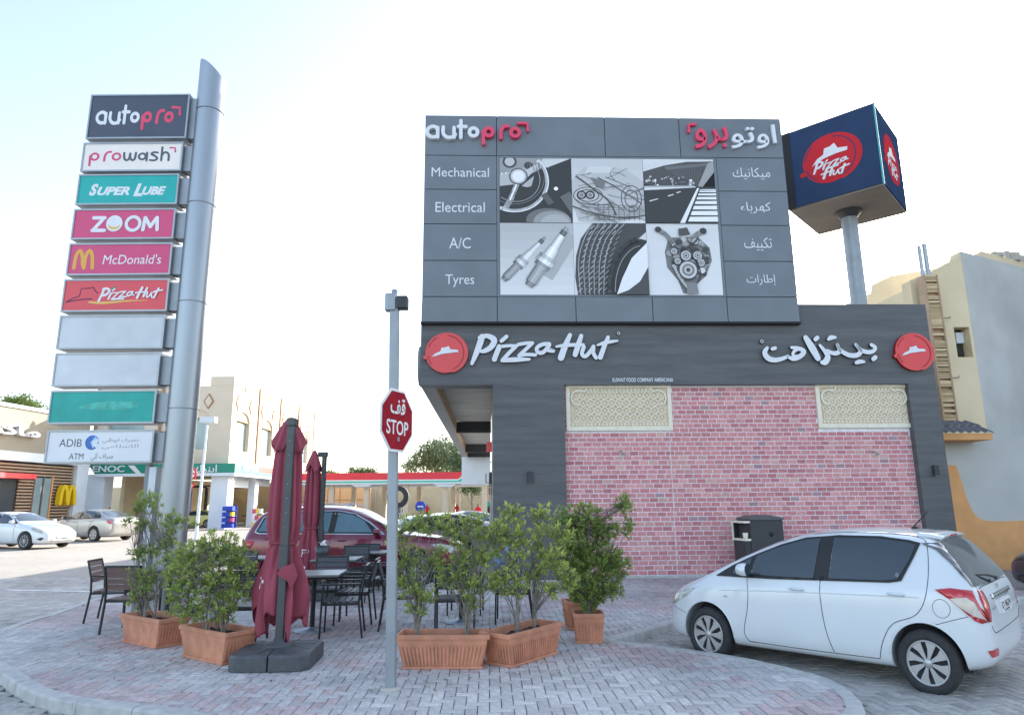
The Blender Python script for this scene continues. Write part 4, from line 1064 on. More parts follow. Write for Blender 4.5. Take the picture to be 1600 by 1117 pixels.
a = Art((0, 100, 0, 30), pbox(3, 0, 1, 0, 1), yl, 0, step=.0008)

for q_ in ([(20, 8.8), (31, 8.8)], [(30, 9.4), (21, 20.6)], [(20, 21.2), (32, 21.2)], [(69.5, 21), (70.5, 9.2)], [(71, 9.2), (76.5, 18)], [(76.5, 18), (82, 9.2)], [(82.5, 9.2), (83.5, 21)]): a.stroke(q_, 3.4, 0, smooth=False)
a.disc(41, 14.6, 8, 0, ry=8); a.poly(ellipse(41, 14.6, 6.2, 6, 20, .35, 2.8) + ellipse(41, 13.6, 6.2, 4.5, 20, 2.8, .35), 1); a.ring(59.5, 14.9, 6.6, 3.2, 0)
a.build('lettering', ['letter_white', 'yellow_pale'] if 'yellow_pale' in K else ['letter_white', mm('yellow_pale', (.62, .40, .10), .5, var=0)], boxes[3][0])
pass
def arches(a, x0, x1, y0, y1, wd, mi=0):
    w_ = (x1 - x0) / 2
    for k in (0, 1):
        xa = x0 + k * w_; a.stroke([(xa + wd * .3, y1), (xa + w_ * .18, y0 + (y1 - y0) * .35), (xa + w_ * .5, y0 + wd * .3), (xa + w_ * .82, y0 + (y1 - y0) * .35), (xa + w_ - wd * .1 + (0 if k else .0), y1 - (0 if k else (y1 - y0) * .15))], wd, mi)
mm('arch_yellow', (.62, .33, .05), .5, var=0)
a = Art((0, 100, 0, 30), pbox(4, 0, 1, 0, 1), yl, 0, step=.0008); arches(a, 6, 25, 6, 23, 3.4); a.build('arch_mark', ['arch_yellow'], boxes[4][0])
text('lettering', "McDonald's", pbox(4, .34, .90, .36, .66), yl, .002, 'letter_white', boxes[4][0], offset=0, shear=.1)
a = Art((0, 100, 0, 30), pbox(5, 0, 1, 0, 1), yl, 0, step=.0008)
a.stroke([(4, 21), (10, 17.5), (16, 15.5), (17, 8.5), (23, 8.5), (28, 7.5), (31, 11.5), (33, 13)], .8, 1, smooth=False); a.stroke([(4, 21), (14, 19.2), (28, 18)], .8, 1)
a.stroke([(26, 21.2), (40, 22), (60, 20.5), (81, 20)], [1.6, 2.2, 1.4, .4], 2); a.stroke([(46, 9.8), (49, 7.3)], 1.4, 3)
for gr in HUT:
    for st in gr: a.stroke([(34.5 + (x - 350) * .0735, 7.8 + (y - 226) * .0735) for x, y in st[-2]], (max(st[-1]) if isinstance(st[-1], list) else st[-1]) * .085, 0)
a.build('lettering', ['letter_white', 'navy', 'yellow_pale', 'green'], boxes[5][0])
x0, x1, z0, z1 = boxes[9][1:]
text('lettering', 'ADIB', pbox(9, .12, .33, .27, .50), yl, .002, 'ink', boxes[9][0], offset=-.005)
text('lettering', 'ATM', pbox(9, .225, .36, .70, .88), yl, .002, 'ink', boxes[9][0], offset=-.005)
text('lettering', arabic('صراف آلي'), pbox(9, .43, .635, .68, .95), yl, .002, 'ink', boxes[9][0], offset=-.01)
text('lettering', arabic('مصرف ابوظبي'), pbox(9, .52, .86, .24, .43), yl, .002, 'ink_grey', boxes[9][0], offset=-.01)
text('lettering', arabic('الاسلامي'), pbox(9, .52, .86, .44, .60), yl, .002, 'ink_grey', boxes[9][0], offset=-.01)
a = Art((0, 100, 0, 32), pbox(9, 0, 1, 0, 1), yl, 0, step=.0008)
mm('globe_blue', (.03, .12, .42), .4, var=.3, scale=12); mm('globe_light', (.30, .48, .72), .4, var=0)
a.disc(42.5, 12.2, 6.4, 0, ry=7); a.poly([(41, 12), (45, 6.5), (48, 9), (48.6, 13), (46.5, 17), (43, 16)], 1); a.poly([(43, 11), (47.6, 8.5), (49, 11), (46, 12.5), (49, 14), (47, 17.5), (44.5, 15), (43.5, 18)], 2)
a.build('globe_mark', ['globe_blue', 'globe_light', 'panel_pale'], boxes[9][0])
# worn patch where old lettering was removed
a = Art((0, 100, 0, 32), pbox(8, 0, 1, 0, 1), yl, 0, step=.0008); mm('teal_pale', (.06, .36, .30), .6, var=.3, scale=9)
a.poly([(26, 17), (40, 12), (60, 10.5), (82, 12), (84, 16), (70, 19), (45, 18.5)], 0); a.build('worn_patch', ['teal_pale'], boxes[8][0])

# ================================================================== STOP SIGN / LAMP POLE
sp = at_z(610.5, 1076, IZ)
st_ = thing('stop_sign', 'grey pole with red octagonal stop sign and small floodlight on top', 'sign', (sp.x, sp.y, IZ))
ptop_ = at_y(617, 470, sp.y + .03)
lean = ptop_.x - sp.x; hp = ptop_.z - IZ
hw = .046
vs = [(sx * hw, sy * hw, 0) for sx, sy in ((-1, -1), (1, -1), (1, 1), (-1, 1))] + [(lean + sx * hw, sy * hw + .02, hp) for sx, sy in ((-1, -1), (1, -1), (1, 1), (-1, 1))]
MB().add(vs, [(3, 2, 1, 0), (4, 5, 6, 7), (0, 1, 5, 4), (1, 2, 6, 5), (2, 3, 7, 6), (3, 0, 4, 7)]).build('pole', 'galv', st_, bevel=.012)
MB().lathe([(0, .0), (.10, .0), (.09, .012), (.06, .02), (0, .02)], 18).build('footing', 'concrete', st_)
MB().box(lean - .09, lean + .02, -.05, .05, hp - .12, hp + .06).build('floodlight', 'galv', st_, bevel=.01)
MB().box(lean + .03, lean + .14, -.06, .06, hp - .1, hp + .03).build('floodlight', 'dark_metal', st_, bevel=.01)
MB().lathe([(.02, hp + .03), (.035, hp + .1), (0, hp + .12)], 12, T=Matrix.Translation((lean, 0, 0))).build('cap', 'galv', st_)
c_ = at_y(621, 657, sp.y - .07); cx_, cz_ = c_.x - sp.x, c_.z - IZ
mm('stop_red', (.25, .02, .03), .9, spec=0., var=.12, scale=6)
T = Matrix.Translation((cx_, -.075, cz_)) @ Matrix.Rotation(R(69), 4, 'Z')
r8 = .305
oc = [(r8 / math.cos(R(22.5)) * math.cos(R(22.5 + 45 * k)), r8 / math.cos(R(22.5)) * math.sin(R(22.5 + 45 * k))) for k in range(8)]
pl_ = MB(); pl_.prism(oc, 0, .012); plate = pl_.build('plate', 'sign_white', st_); plate.matrix_local = T
o8 = [(x * .92, z * .92) for x, z in oc]; f_ = MB(); f_.add([(x, -.003, z) for x, z in o8], [tuple(range(8))]); f_.build('red_field', 'stop_red', plate)
text('lettering', 'STOP', (-.205, .205, -.14, .0), -.006, .002, 'sign_white', plate, offset=.012, space=1.0)
text('lettering', arabic('قف'), (-.14, .14, .06, .22), -.006, .002, 'sign_white', plate, offset=.02)
MB().box(cx_ - .06, cx_ + .02, -.07, -.03, cz_ - .2, cz_ - .16).build('clamp', 'galv', st_); MB().box(cx_ - .06, cx_ + .02, -.07, -.03, cz_ + .1, cz_ + .14).build('clamp', 'galv', st_)
# ================================================================== CARS
def resample(poly, d):
    out = []
    for i, a in enumerate(poly):
        b = poly[(i + 1) % len(poly)]; l = math.hypot(b[0] - a[0], b[1] - a[1]); n = max(1, int(l / d))
        out += [(a[0] + (b[0] - a[0]) * k / n, a[1] + (b[1] - a[1]) * k / n) for k in range(n)]
    return out
def smooth_poly(pts, k=5): return spline(pts, k, closed=True)
class Car:
    """lofted body; local x forward, y left, z up, origin under the front axle centre line"""
    def __init__(s, name, label, loc, rz, paint, stations, wheel_x=(0., -2.51), wr=.30, track=.74, scale=1., detail=True, group=None, arch=.35, glass='car_glass'):
        s.root = thing(name, label, 'car', loc, rz, group); s.root.scale = (scale,) * 3
        s.paint = paint; s.glass = glass
        rings = []
        for (x, zb, zs, zt, hw, ht) in stations:
            half = [(0, zb), (.80 * hw, zb), (.965 * hw, zb + .05), (hw, zb + .42 * (zs - zb)), (.985 * hw, zs - .05), (.955 * hw, zs + .015),
                    (ht + (.95 * hw - ht) * .28, zt - .24 * (zt - zs)), (ht * .95, zt - .035 * min(1, (zt - zs) * 4)), (ht * .6, zt - .004), (0, zt + .008)]
            rings.append([(x, y, z) for y, z in half] + [(x, -y, z) for y, z in half[-2:0:-1]])
        m = MB(); n = len(rings[0]); vs = [p for r_ in rings for p in r_]
        fs = [(i * n + k, (i + 1) * n + k, (i + 1) * n + (k + 1) % n, i * n + (k + 1) % n) for i in range(len(rings) - 1) for k in range(n)]
        fs += [tuple(range(n)), tuple((len(rings) - 1) * n + k for k in range(n - 1, -1, -1))]
        m.add(vs, fs, smooth=True)
        o = m.build('body', [paint, 'gap'], None)
        ss = o.modifiers.new('s', 'SUBSURF'); ss.levels = ss.render_levels = 3 if detail else 2
        dg = bpy.context.evaluated_depsgraph_get(); me = bpy.data.meshes.new_from_object(o.evaluated_get(dg))
        s.bvh = BVHTree.FromPolygons([v.co for v in me.vertices], [p.vertices for p in me.polygons])
        o.modifiers.clear(); o.data = me
        cuts = []
        for wx in wheel_x:
            c = MB().lathe([(0, -2), (arch, -2), (arch, 2), (0, 2)], 48, axis='y', T=Matrix.Translation((wx, 0, wr + .015)))
            co = c.build('cut', 'gap', None); bo = o.modifiers.new('b', 'BOOLEAN'); bo.object = co; bo.operation = 'DIFFERENCE'; bo.solver = 'EXACT'; cuts.append(co)
        me2 = bpy.data.meshes.new_from_object(o.evaluated_get(bpy.context.evaluated_depsgraph_get()))
        o.modifiers.clear(); o.data = me2
        for co in cuts: bpy.data.objects.remove(co)
        # faces inside the arches are flat dark; everything else smooth paint
        for p in me2.polygons:
            c = p.center; ins = any(math.hypot(c.x - wx, c.z - wr - .015) < arch - .002 or (abs(math.hypot(c.x - wx, c.z - wr - .015) - arch) < .012 and abs(p.normal.y) < .3) for wx in wheel_x)
            p.use_smooth = not ins; p.material_index = 1 if ins else 0
        me2.materials.clear(); me2.materials.append(K[paint]); me2.materials.append(K['gap'])
        for p in me2.polygons: pass
        o.parent = s.root; s.body = o; s.wx = wheel_x; s.wr = wr
        # inner wheel wells
        w = MB(); 
        w.box(wheel_x[1] - arch, wheel_x[0] + arch, -track + .16, track - .16, .2, .62); w.build('underbody', 'gap', s.root)
        s.track = track
    def hit(s, p, d):
        q = s.bvh.ray_cast(Vector(p), Vector(d))
        return (q[0], q[1]) if q[0] is not None else (None, None)
    def patch(s, name, poly, side, m, off=.004, parent=None, thick=.0, d=.07, axis='y', curve=True, plane_fb=None):
        """polygon drawn in side view (x,z) or end view (y,z), wrapped on the body"""
        if curve: poly = smooth_poly(poly)
        poly = resample(poly, d)
        bm = bmesh.new(); vs = [bm.verts.new((p[0], 0, p[1])) for p in poly]
        f = bm.faces.new(vs); bmesh.ops.triangulate(bm, faces=[f])
        for _ in range(3):
            es = [e for e in bm.edges if e.calc_length() > d * 1.8]
            if not es: break
            bmesh.ops.subdivide_edges(bm, edges=es, cuts=1); bmesh.ops.triangulate(bm, faces=bm.faces[:])
        for v in bm.verts:
            a, z = v.co.x, v.co.z
            if axis == 'y': org, dr = (a, 3 * side, z), (0, -side, 0)
            elif axis == 'x': org, dr = (4 * side - 1.2, a, z), (-side, 0, 0)
            else: org, dr = (a, z, 3), (0, 0, -1)
            h, nn = s.hit(org, dr)
            if h is None: 
                h, nn, _, _ = s.bvh.find_nearest(Vector(org) + Vector(dr) * (2.2 if axis != 'z' else 1.6))
            if nn.dot(Vector(dr)) > 0: nn = -nn
            v.co = h + nn * off
        bm.normal_update()
        if bm.faces:
            avg = sum((f.normal * f.calc_area() for f in bm.faces), Vector()); ref = Vector((0, side, 0)) if axis == 'y' else Vector((side, 0, 0)) if axis == 'x' else Vector((0, 0, 1))
            if avg.dot(ref) < 0: bmesh.ops.reverse_faces(bm, faces=bm.faces[:])
        for f in bm.faces: f.smooth = True
        me = bpy.data.meshes.new(name); bm.to_mesh(me); bm.free(); me.materials.append(K[m])
        o = bpy.data.objects.new(name, me); COL.objects.link(o); o.parent = parent or s.root
        if thick:
            so_ = o.modifiers.new('t', 'SOLIDIFY'); so_.thickness = thick; so_.offset = -1
        return o
    def line(s, name, pts, side, m='gap', r=.004, axis='y', parent=None, smooth=True):
        p = spline(pts, 7) if smooth and len(pts) > 2 else resample(list(pts) , .05)[:]
        if not (smooth and len(pts) > 2): p = [(pts[0][0] + (pts[1][0] - pts[0][0]) * k / 14, pts[0][1] + (pts[1][1] - pts[0][1]) * k / 14) for k in range(15)]
        out = []
        for a, z in p:
            h, nn = s.hit((a, 3 * side, z), (0, -side, 0)) if axis == 'y' else s.hit((4 * side - 1.2, a, z), (-side, 0, 0)) if axis == 'x' else s.hit((a, z, 3), (0, 0, -1))
            if h is not None: out.append(h)
        if len(out) < 2: return None
        return MB().tube(out, r, 5).build(name, m, parent or s.body)
    def wheels(s, cap, spokes=8, w_=.18, sides=(1, -1)):
        wm = MB(); wr = s.wr
        prof = [(wr * .66, -.07), (wr * .70, w_ / 2 - .002), (wr * .78, w_ / 2 + .004), (wr * .93, w_ / 2 - .008), (wr * .985, w_ / 2 - .03), (wr, 0), (wr * .985, -w_ / 2 + .03), (wr * .9, -w_ / 2), (wr * .66, -w_ / 2)]
        wm.lathe([(r_, -h) for r_, h in prof[::-1]][::-1], 44, axis='y')
        tread = wm.mesh('tyre', 'tyre')
        rm = MB(); y0 = -(w_ / 2 - .012)
        R_ = wr * .70
        rm.lathe([(0, y0 + .035), (R_ * .9, y0 + .03), (R_ * .99, y0 + .01), (R_, y0 + .05)], 36, axis='y', mi=1)
        rm.lathe([(R_ * .99, y0 + .03), (R_ * .995, y0 - .004), (R_ * .90, y0 - .008), (R_ * .88, y0 + .02)], 36, axis='y')
        rm.lathe([(0, y0 - .016), (R_ * .17, y0 - .016), (R_ * .22, y0 - .004), (R_ * .22, y0 + .02)], 20, axis='y')
        for k in range(spokes):
            a0 = 2 * math.pi * k / spokes; sp_ = 2 * math.pi / spokes; fat = cap == 'cap'
            ws, we = (.36, .43) if fat else (.14, .12)
            tw = .12 if fat else 0
            pts = [(R_ * .15, a0 - sp_ * .4), (R_ * .55, a0 - sp_ * ws + tw * .5), (R_ * .92, a0 - sp_ * we + tw), (R_ * .92, a0 + sp_ * we * .6 + tw), (R_ * .6, a0 + sp_ * ws * .55 + tw * .5), (R_ * .15, a0 + sp_ * .4)]
            rm.prism([(r_ * math.cos(t), r_ * math.sin(t)) for r_, t in pts], y0 - .003 - (k % 2) * .0006, y0 + .02)
        rim = rm.mesh('rim', ['hubcap', 'gap'])
        for x in s.wx:
            for sd_ in sides:
                t = bpy.data.objects.new('wheel', tread); t.data = tread; COL.objects.link(t); t.parent = s.root
                t.location = (x, sd_ * (s.track), wr); t.rotation_euler = (0, rnd(0, 1) if 1 else 0, math.pi if sd_ > 0 else 0)
                r_ = bpy.data.objects.new('rim', rim); COL.objects.link(r_); r_.parent = t
    def mirror(s, x, z, side, m, y=None):
        h, _ = s.hit((x, 3 * side, z), (0, -side, 0)); yy = h.y if h is not None else .75 * side
        mo = MB(); ring = []
        for xx, k in ((.075, .55), (.06, .85), (.0, 1.0), (-.05, .95), (-.06, .9)):
            ring.append([(x + xx, yy + side * (.13 + .085 * k * math.cos(t)), z + .05 + .07 * k * math.sin(t)) for t in [2 * math.pi * j / 12 for j in range(12)]])
        vs = [p for q_ in ring for p in q_]; n = 12
        mo.add(vs, [(i * n + j, i * n + (j + 1) % n, (i + 1) * n + (j + 1) % n, (i + 1) * n + j)[::side] for i in range(4) for j in range(n)] + [tuple(range(n))[::-side], tuple(4 * n + j for j in range(n))[::side]], smooth=True)
        o = mo.build('wing_mirror', m, s.root)
        MB().tube([(x, yy - side * .02, z - .01), (x, yy + side * .09, z + .01)], .022, 8).build('mirror_arm', 'car_trim', o)
        MB().lathe([(0, 0), (.07, 0)], 14, axis='y', T=Matrix.Translation((x - .0615, yy + side * .13, z + .05)) @ Matrix.Rotation(R(90), 4, 'Z')).build('mirror_glass', 'car_glass', o)
    def handle(s, x, z, side, m, L=.17):
        h, nn = s.hit((x, 3 * side, z), (0, -side, 0))
        if h is None: return
        y = h.y
        g_ = s.patch('handle_recess', ellipse(x, z - .005, L * .34, .035, 16), side, m, off=.0015, curve=False, d=.04)
        MB().tube([(x + L / 2, y - side * .002, z), (x + L * .38, y + side * .028, z + .002), (x, y + side * .034, z + .004), (x - L * .38, y + side * .028, z + .002), (x - L / 2, y - side * .002, z)], [.010, .014, .015, .014, .010], 8).build('door_handle', m, s.root)

# ---- white hatchback, nearest car
YST = [(.70, .34, .50, .56, .42, .34), (.68, .24, .52, .63, .58, .42), (.62, .19, .60, .72, .70, .54), (.49, .175, .70, .80, .785, .60), (.25, .175, .78, .885, .835, .66), (.06, .175, .83, .96, .845, .70),
       (-.10, .175, .86, 1.04, .845, .69), (-.34, .175, .88, 1.16, .845, .665), (-.70, .175, .90, 1.31, .845, .62), (-1.05, .175, .92, 1.425, .846, .59), (-1.55, .175, .94, 1.497, .847, .575), (-2.05, .175, .955, 1.505, .848, .57),
       (-2.42, .18, .97, 1.485, .848, .57), (-2.62, .19, .98, 1.455, .845, .59), (-2.76, .21, .985, 1.34, .84, .64), (-2.90, .24, .98, 1.15, .82, .71), (-3.02, .27, .93, .985, .80, .73), (-3.085, .32, .80, .86, .74, .64), (-3.105, .38, .62, .68, .6, .5)]
yc = Car('parked_hatchback', 'white five door hatchback seen from its rear left side, nearest car at the right', (2.77, 8.92, 0), 2.40, 'car_white', YST, wheel_x=(0, -2.51), wr=.297, track=.745, scale=1, arch=.345)
yc.root.scale = (.885, 1.10, .985); yc.root.location = (2.77 + .11 * math.sin(2.39), 8.92 - .11 * math.cos(2.39), 0); yc.root.rotation_euler.z = 2.385
def hatch_glass(c, side):
    tr = c.patch('window_trim', [(-.12, .945), (-.34, 1.07), (-.64, 1.20), (-.95, 1.315), (-1.25, 1.395), (-1.65, 1.43), (-2.1, 1.43), (-2.40, 1.40), (-2.52, 1.375), (-2.46, 1.24), (-2.34, 1.02), (-2.22, .998), (-1.5, .975), (-.9, .955)], side, 'car_trim', off=.009, curve=False, d=.05)
    c.patch('side_window', [(-.60, .985), (-.66, 1.185), (-.95, 1.29), (-1.24, 1.365), (-1.44, 1.39), (-1.395, .992), (-1.0, .985)], side, c.glass, off=.013, parent=tr, curve=False, d=.05)
    c.patch('side_window', [(-1.57, 1.0), (-1.60, 1.400), (-2.05, 1.405), (-2.38, 1.378), (-2.475, 1.355), (-2.42, 1.22), (-2.305, 1.035), (-2.17, 1.015)], side, c.glass, off=.013, parent=tr, curve=False, d=.05)
    c.patch('quarter_window', [(-.36, .975), (-.40, 1.07), (-.60, 1.16), (-.555, .985)], side, c.glass, off=.013, parent=tr, curve=False, d=.05)
for sd_ in (1, -1): hatch_glass(yc, sd_)
yc.patch('windscreen', [(.62, 1.02), (.52, 1.36), (.3, 1.40), (-.3, 1.40), (-.52, 1.36), (-.62, 1.02), (0, .99)], 1, 'car_glass', axis='x', curve=False)
rw = yc.patch('rear_window', [(.73, 1.0), (.72, 1.10), (.665, 1.26), (.61, 1.37), (.3, 1.40), (-.3, 1.40), (-.61, 1.37), (-.665, 1.26), (-.72, 1.10), (-.73, 1.0), (0, .985)], -1, 'car_glass', axis='x', curve=False, off=.014, d=.05)
yc.patch('tail_lamp', [(.60, .96), (.70, .97), (.74, .90), (.73, .80), (.70, .70), (.67, .70), (.64, .80)], -1, 'tail_red', axis='x', curve=False, off=.012, thick=.012, d=.05)
tl = yc.patch('tail_lamp', [(-2.66, .965), (-2.80, .985), (-2.98, .97), (-3.03, .84), (-3.085, .70), (-3.03, .69), (-2.93, .76), (-2.80, .88)], 1, 'tail_red', off=.014, thick=.012, curve=False, d=.05)
yc.patch('lamp_lens', [(-2.79, .895), (-2.93, .91), (-2.99, .87), (-3.06, .72), (-2.97, .755), (-2.87, .82)], 1, 'tail_clear', off=.020, parent=tl, curve=False, d=.05)
tl2 = yc.patch('tail_lamp', [(-2.70, .965), (-2.80, .985), (-2.98, .97), (-3.05, .84), (-3.08, .70), (-3.03, .69), (-2.93, .76), (-2.80, .88)], -1, 'tail_red', off=.012, thick=.012, curve=False, d=.05)
yc.patch('headlamp', [(.66, .60), (.52, .69), (.28, .78), (.16, .80), (.30, .70), (.50, .60), (.62, .555)], 1, 'lamp_clear', off=.006, curve=False, d=.05)
yc.patch('headlamp', [(.66, .60), (.52, .69), (.28, .78), (.16, .80), (.30, .70), (.50, .60), (.62, .555)], -1, 'lamp_clear', off=.006, curve=False, d=.05)
yc.patch('rear_reflector', [(.76, .455), (.60, .465), (.57, .44), (.60, .40), (.72, .395)], -1, 'tail_red', axis='x', off=.008, curve=False, d=.05)
yc.patch('side_repeater', ellipse(-.28, .735, .03, .012, 12), 1, 'tail_clear', off=.005, curve=False, d=.03)
for sd_ in (1, -1):
    yc.line('door_gap', [(-.56, .965), (-.585, .80), (-.56, .6), (-.50, .38), (-.54, .285), (-.62, .27)], sd_)
    yc.line('door_gap', [(-1.50, 1.455), (-1.475, 1.0), (-1.47, .80), (-1.50, .5), (-1.56, .28)], sd_)
    yc.line('door_gap', [(-1.30, 1.435), (-1.7, 1.462), (-2.2, 1.458), (-2.48, 1.43), (-2.58, 1.36), (-2.60, 1.1), (-2.56, .88), (-2.45, .72), (-2.22, .62), (-2.10, .45), (-2.04, .28)], sd_)
    yc.line('sill_gap', [(-.54, .275), (-1.2, .268), (-2.04, .275)], sd_, r=.004)
    yc.line('bumper_gap', [(-2.63, .65), (-2.78, .70), (-2.93, .745)], sd_, r=.003)
    yc.line('wing_gap', [(.30, .50), (.42, .53), (.56, .56)], sd_, r=.003)
    yc.handle(-1.20, .875, sd_, 'car_white'); yc.handle(-2.28, .90, sd_, 'car_white')
    yc.mirror(-.58, 1.0, sd_, 'car_white')
    yc.line('crease', [(-.2, .80), (-1.2, .845), (-2.5, .885)], sd_, 'car_white', r=.006)
    # arch lips
    for wx in (0, -2.51):
        pts = [(wx + .352 * math.cos(t), .312 + .352 * math.sin(t)) for t in [math.pi * (-.02 + 1.04 * k / 20) for k in range(21)]]
        yc.line('arch_lip', pts, sd_, 'car_white', r=.010, smooth=False) if False else None
        o_ = []
        for a_, z_ in pts:
            h, nn = yc.hit((a_, 3 * sd_, z_), (0, -sd_, 0))
            if h is not None: o_.append(h + Vector((0, -.004 * sd_, 0)))
        if len(o_) > 4: MB().tube(o_, .011, 6).build('arch_lip', 'car_white', yc.body)
yc.patch('fuel_flap', ellipse(-2.70, .80, .082, .085, 28), 1, 'gap', off=.0012, curve=False, d=.04); yc.patch('fuel_flap', ellipse(-2.70, .80, .077, .080, 28), 1, 'car_white', off=.003, curve=False, d=.04)
yc.patch('badge_disc', ellipse(-2.30, 1.07, .022, .022, 14), 1, 'alu_grey', off=.017, curve=False, d=.03)
# tailgate details
yc.line('tailgate_gap', [(.62, .97), (.50, .985), (.0, .985), (-.50, .985), (-.62, .97)], -1, axis='x', r=.004)
yc.line('tailgate_gap', [(.66, .66), (.60, .60), (.45, .585), (-.45, .585), (-.60, .60), (-.66, .66)], -1, axis='x', r=.004)
bar = yc.patch('number_plate_trim', [(.42, .905), (-.42, .905), (-.42, .865), (.42, .865)], -1, 'chrome', axis='x', off=.018, thick=.02, curve=False, d=.06)
xh, _ = yc.hit((-5, 0, .76), (1, 0, 0)); px_ = xh.x - .012
pl_ = MB().box(px_ - .006, px_ + .03, -.235, .235, .715, .835).build('number_plate', 'sign_white', yc.root)
def back_text(nm, body, y0, y1, z0, z1, x, m, par, offset=.0):
    o = text(nm, body, (y0, y1, z0, z1), -.002, .002, m, par, offset=offset); o.matrix_local = Matrix.Translation((x, 0, 0)) @ Matrix.Rotation(-math.pi / 2, 4, 'Z'); return o
back_text('lettering', 'D 9624', -.20, .20, .755, .82, px_ - .0065, 'ink', pl_, .01); back_text('lettering', 'DUBAI', -.12, .12, .724, .745, px_ - .0065, 'ink', pl_)
bh, _ = yc.hit((-5, 0, .945), (1, 0, 0))
a = Art((-1, 1, -1, 1), (-.055, .055, .905, .985), -.003, 0, step=.0008); a.ring(0, 0, .8, .16, 0, ry=.62); a.ring(0, 0, .25, .14, 0, ry=.55); a.ring(0, -.3, .5, .14, 0, ry=.2)
o = a.build('emblem', ['chrome'], yc.root); o.matrix_local = Matrix.Translation((bh.x - .006, 0, 0)) @ Matrix.Rotation(-math.pi / 2, 4, 'Z')
eh, _ = yc.hit((-5, .5, .80), (1, 0, 0))
back_text('lettering', 'YARIS', -.57, -.47, .79, .81, eh.x - .012, 'chrome', yc.root, .02)
MB().tube([(bh.x - .0, .02, 1.02), (bh.x - .02, .02, 1.035), (bh.x + .03, .25, 1.075), (bh.x + .09, .46, 1.09)], [.02, .014, .012, .006], 7).build('rear_wiper', 'car_trim', yc.root)
# roof spoiler, high stop lamp, aerial
sm_ = MB(); rr_ = []
for x, z, k in ((-2.46, 1.482, 1), (-2.58, 1.474, .97), (-2.69, 1.452, .94)):
    rr_.append([(x, y * k, z - .018 * (y / .5) ** 2) for y in (-.52, -.35, -.15, .15, .35, .52)] )
vs = [p for q_ in rr_ for p in q_] + [(x, y, z - .028) for q_ in rr_ for x, y, z in q_]; n = 6
fs = [(i * n + j, i * n + j + 1, (i + 1) * n + j + 1, (i + 1) * n + j) for i in range(2) for j in range(5)]; M_ = 18
fs += [tuple(M_ + i for i in f[::-1]) for f in fs] + [(2 * n + j, 2 * n + j + 1, M_ + 2 * n + j + 1, M_ + 2 * n + j) for j in range(5)] + [(0, n, M_ + n, M_), (n, 2 * n, M_ + 2 * n, M_ + n), (5, M_ + 5, M_ + n + 5, n + 5), (n + 5, M_ + n + 5, M_ + 2 * n + 5, 2 * n + 5)]
sm_.add(vs, fs, smooth=True); sm_.build('roof_spoiler', 'car_white', yc.root)
MB().box(-2.705, -2.688, -.10, .10, 1.43, 1.448).build('stop_lamp', 'tail_red', yc.root)
MB().lathe([(0, 0), (.045, 0), (.03, .02), (0, .025)], 14, T=Matrix.Translation((-2.30, 0, 1.498))).build('aerial_base', 'car_trim', yc.root)
MB().tube([(-2.28, 0, 1.51), (-2.46, 0, 1.68)], [.008, .005], 6).build('aerial', 'car_trim', yc.root)
yc.wheels('cap', 8)
# interior hint behind dark glass is left to the tint

# ---- maroon 4x4 behind the tables
SST = [(.95, .42, .70, .78, .55, .5), (.90, .36, .80, .90, .75, .65), (.6, .30, .92, 1.04, .90, .74), (.1, .28, .98, 1.12, .955, .78), (-.45, .28, 1.02, 1.17, .965, .79), (-.62, .28, 1.03, 1.24, .965, .76), (-1.1, .28, 1.05, 1.56, .967, .70), (-1.45, .28, 1.06, 1.70, .968, .665),
       (-1.9, .28, 1.07, 1.755, .968, .66), (-2.6, .28, 1.08, 1.755, .968, .66), (-3.2, .30, 1.09, 1.72, .965, .64), (-3.52, .33, 1.09, 1.64, .95, .63), (-3.70, .37, 1.07, 1.36, .91, .68), (-3.80, .42, 1.0, 1.10, .86, .70), (-3.85, .50, .84, .90, .75, .6)]
zc_s = 16.2
mir = at_y(583, 822, zc_s - 1.0); rear = at_y(372, 845, zc_s - .9)
print('suv', mir, rear, mir.x - rear.x)
sx = rear.x + 3.85 + .02
suv = Car('parked_suv', 'dark maroon estate style four wheel drive parked behind the cafe tables', (sx, zc_s, 0), R(0), 'car_maroon', SST, wheel_x=(0, -2.92), wr=.38, track=.83, arch=.44)
def suv_glass(c, side):
    tr = c.patch('window_trim', [(-.70, 1.13), (-1.05, 1.40), (-1.40, 1.585), (-1.75, 1.65), (-2.5, 1.655), (-3.1, 1.61), (-3.42, 1.52), (-3.55, 1.20), (-3.45, 1.165), (-2.2, 1.15)], side, 'chrome', off=.004, curve=False)
    c.patch('trim_inset', [(-.76, 1.145), (-1.08, 1.385), (-1.42, 1.565), (-1.76, 1.63), (-2.5, 1.635), (-3.08, 1.592), (-3.40, 1.505), (-3.52, 1.215), (-3.43, 1.185), (-2.2, 1.17)], side, 'car_trim', off=.007, curve=False, parent=tr)
    for w_ in ([(-.98, 1.18), (-1.18, 1.42), (-1.45, 1.55), (-1.76, 1.60), (-1.80, 1.19)], [(-1.94, 1.19), (-1.90, 1.605), (-2.7, 1.61), (-2.80, 1.20)], [(-2.92, 1.21), (-2.86, 1.595), (-3.08, 1.575), (-3.36, 1.49), (-3.47, 1.22)]):
        c.patch('side_window', w_, side, c.glass, off=.010, curve=False, parent=tr)
suv.glass = 'car_glass_blue'
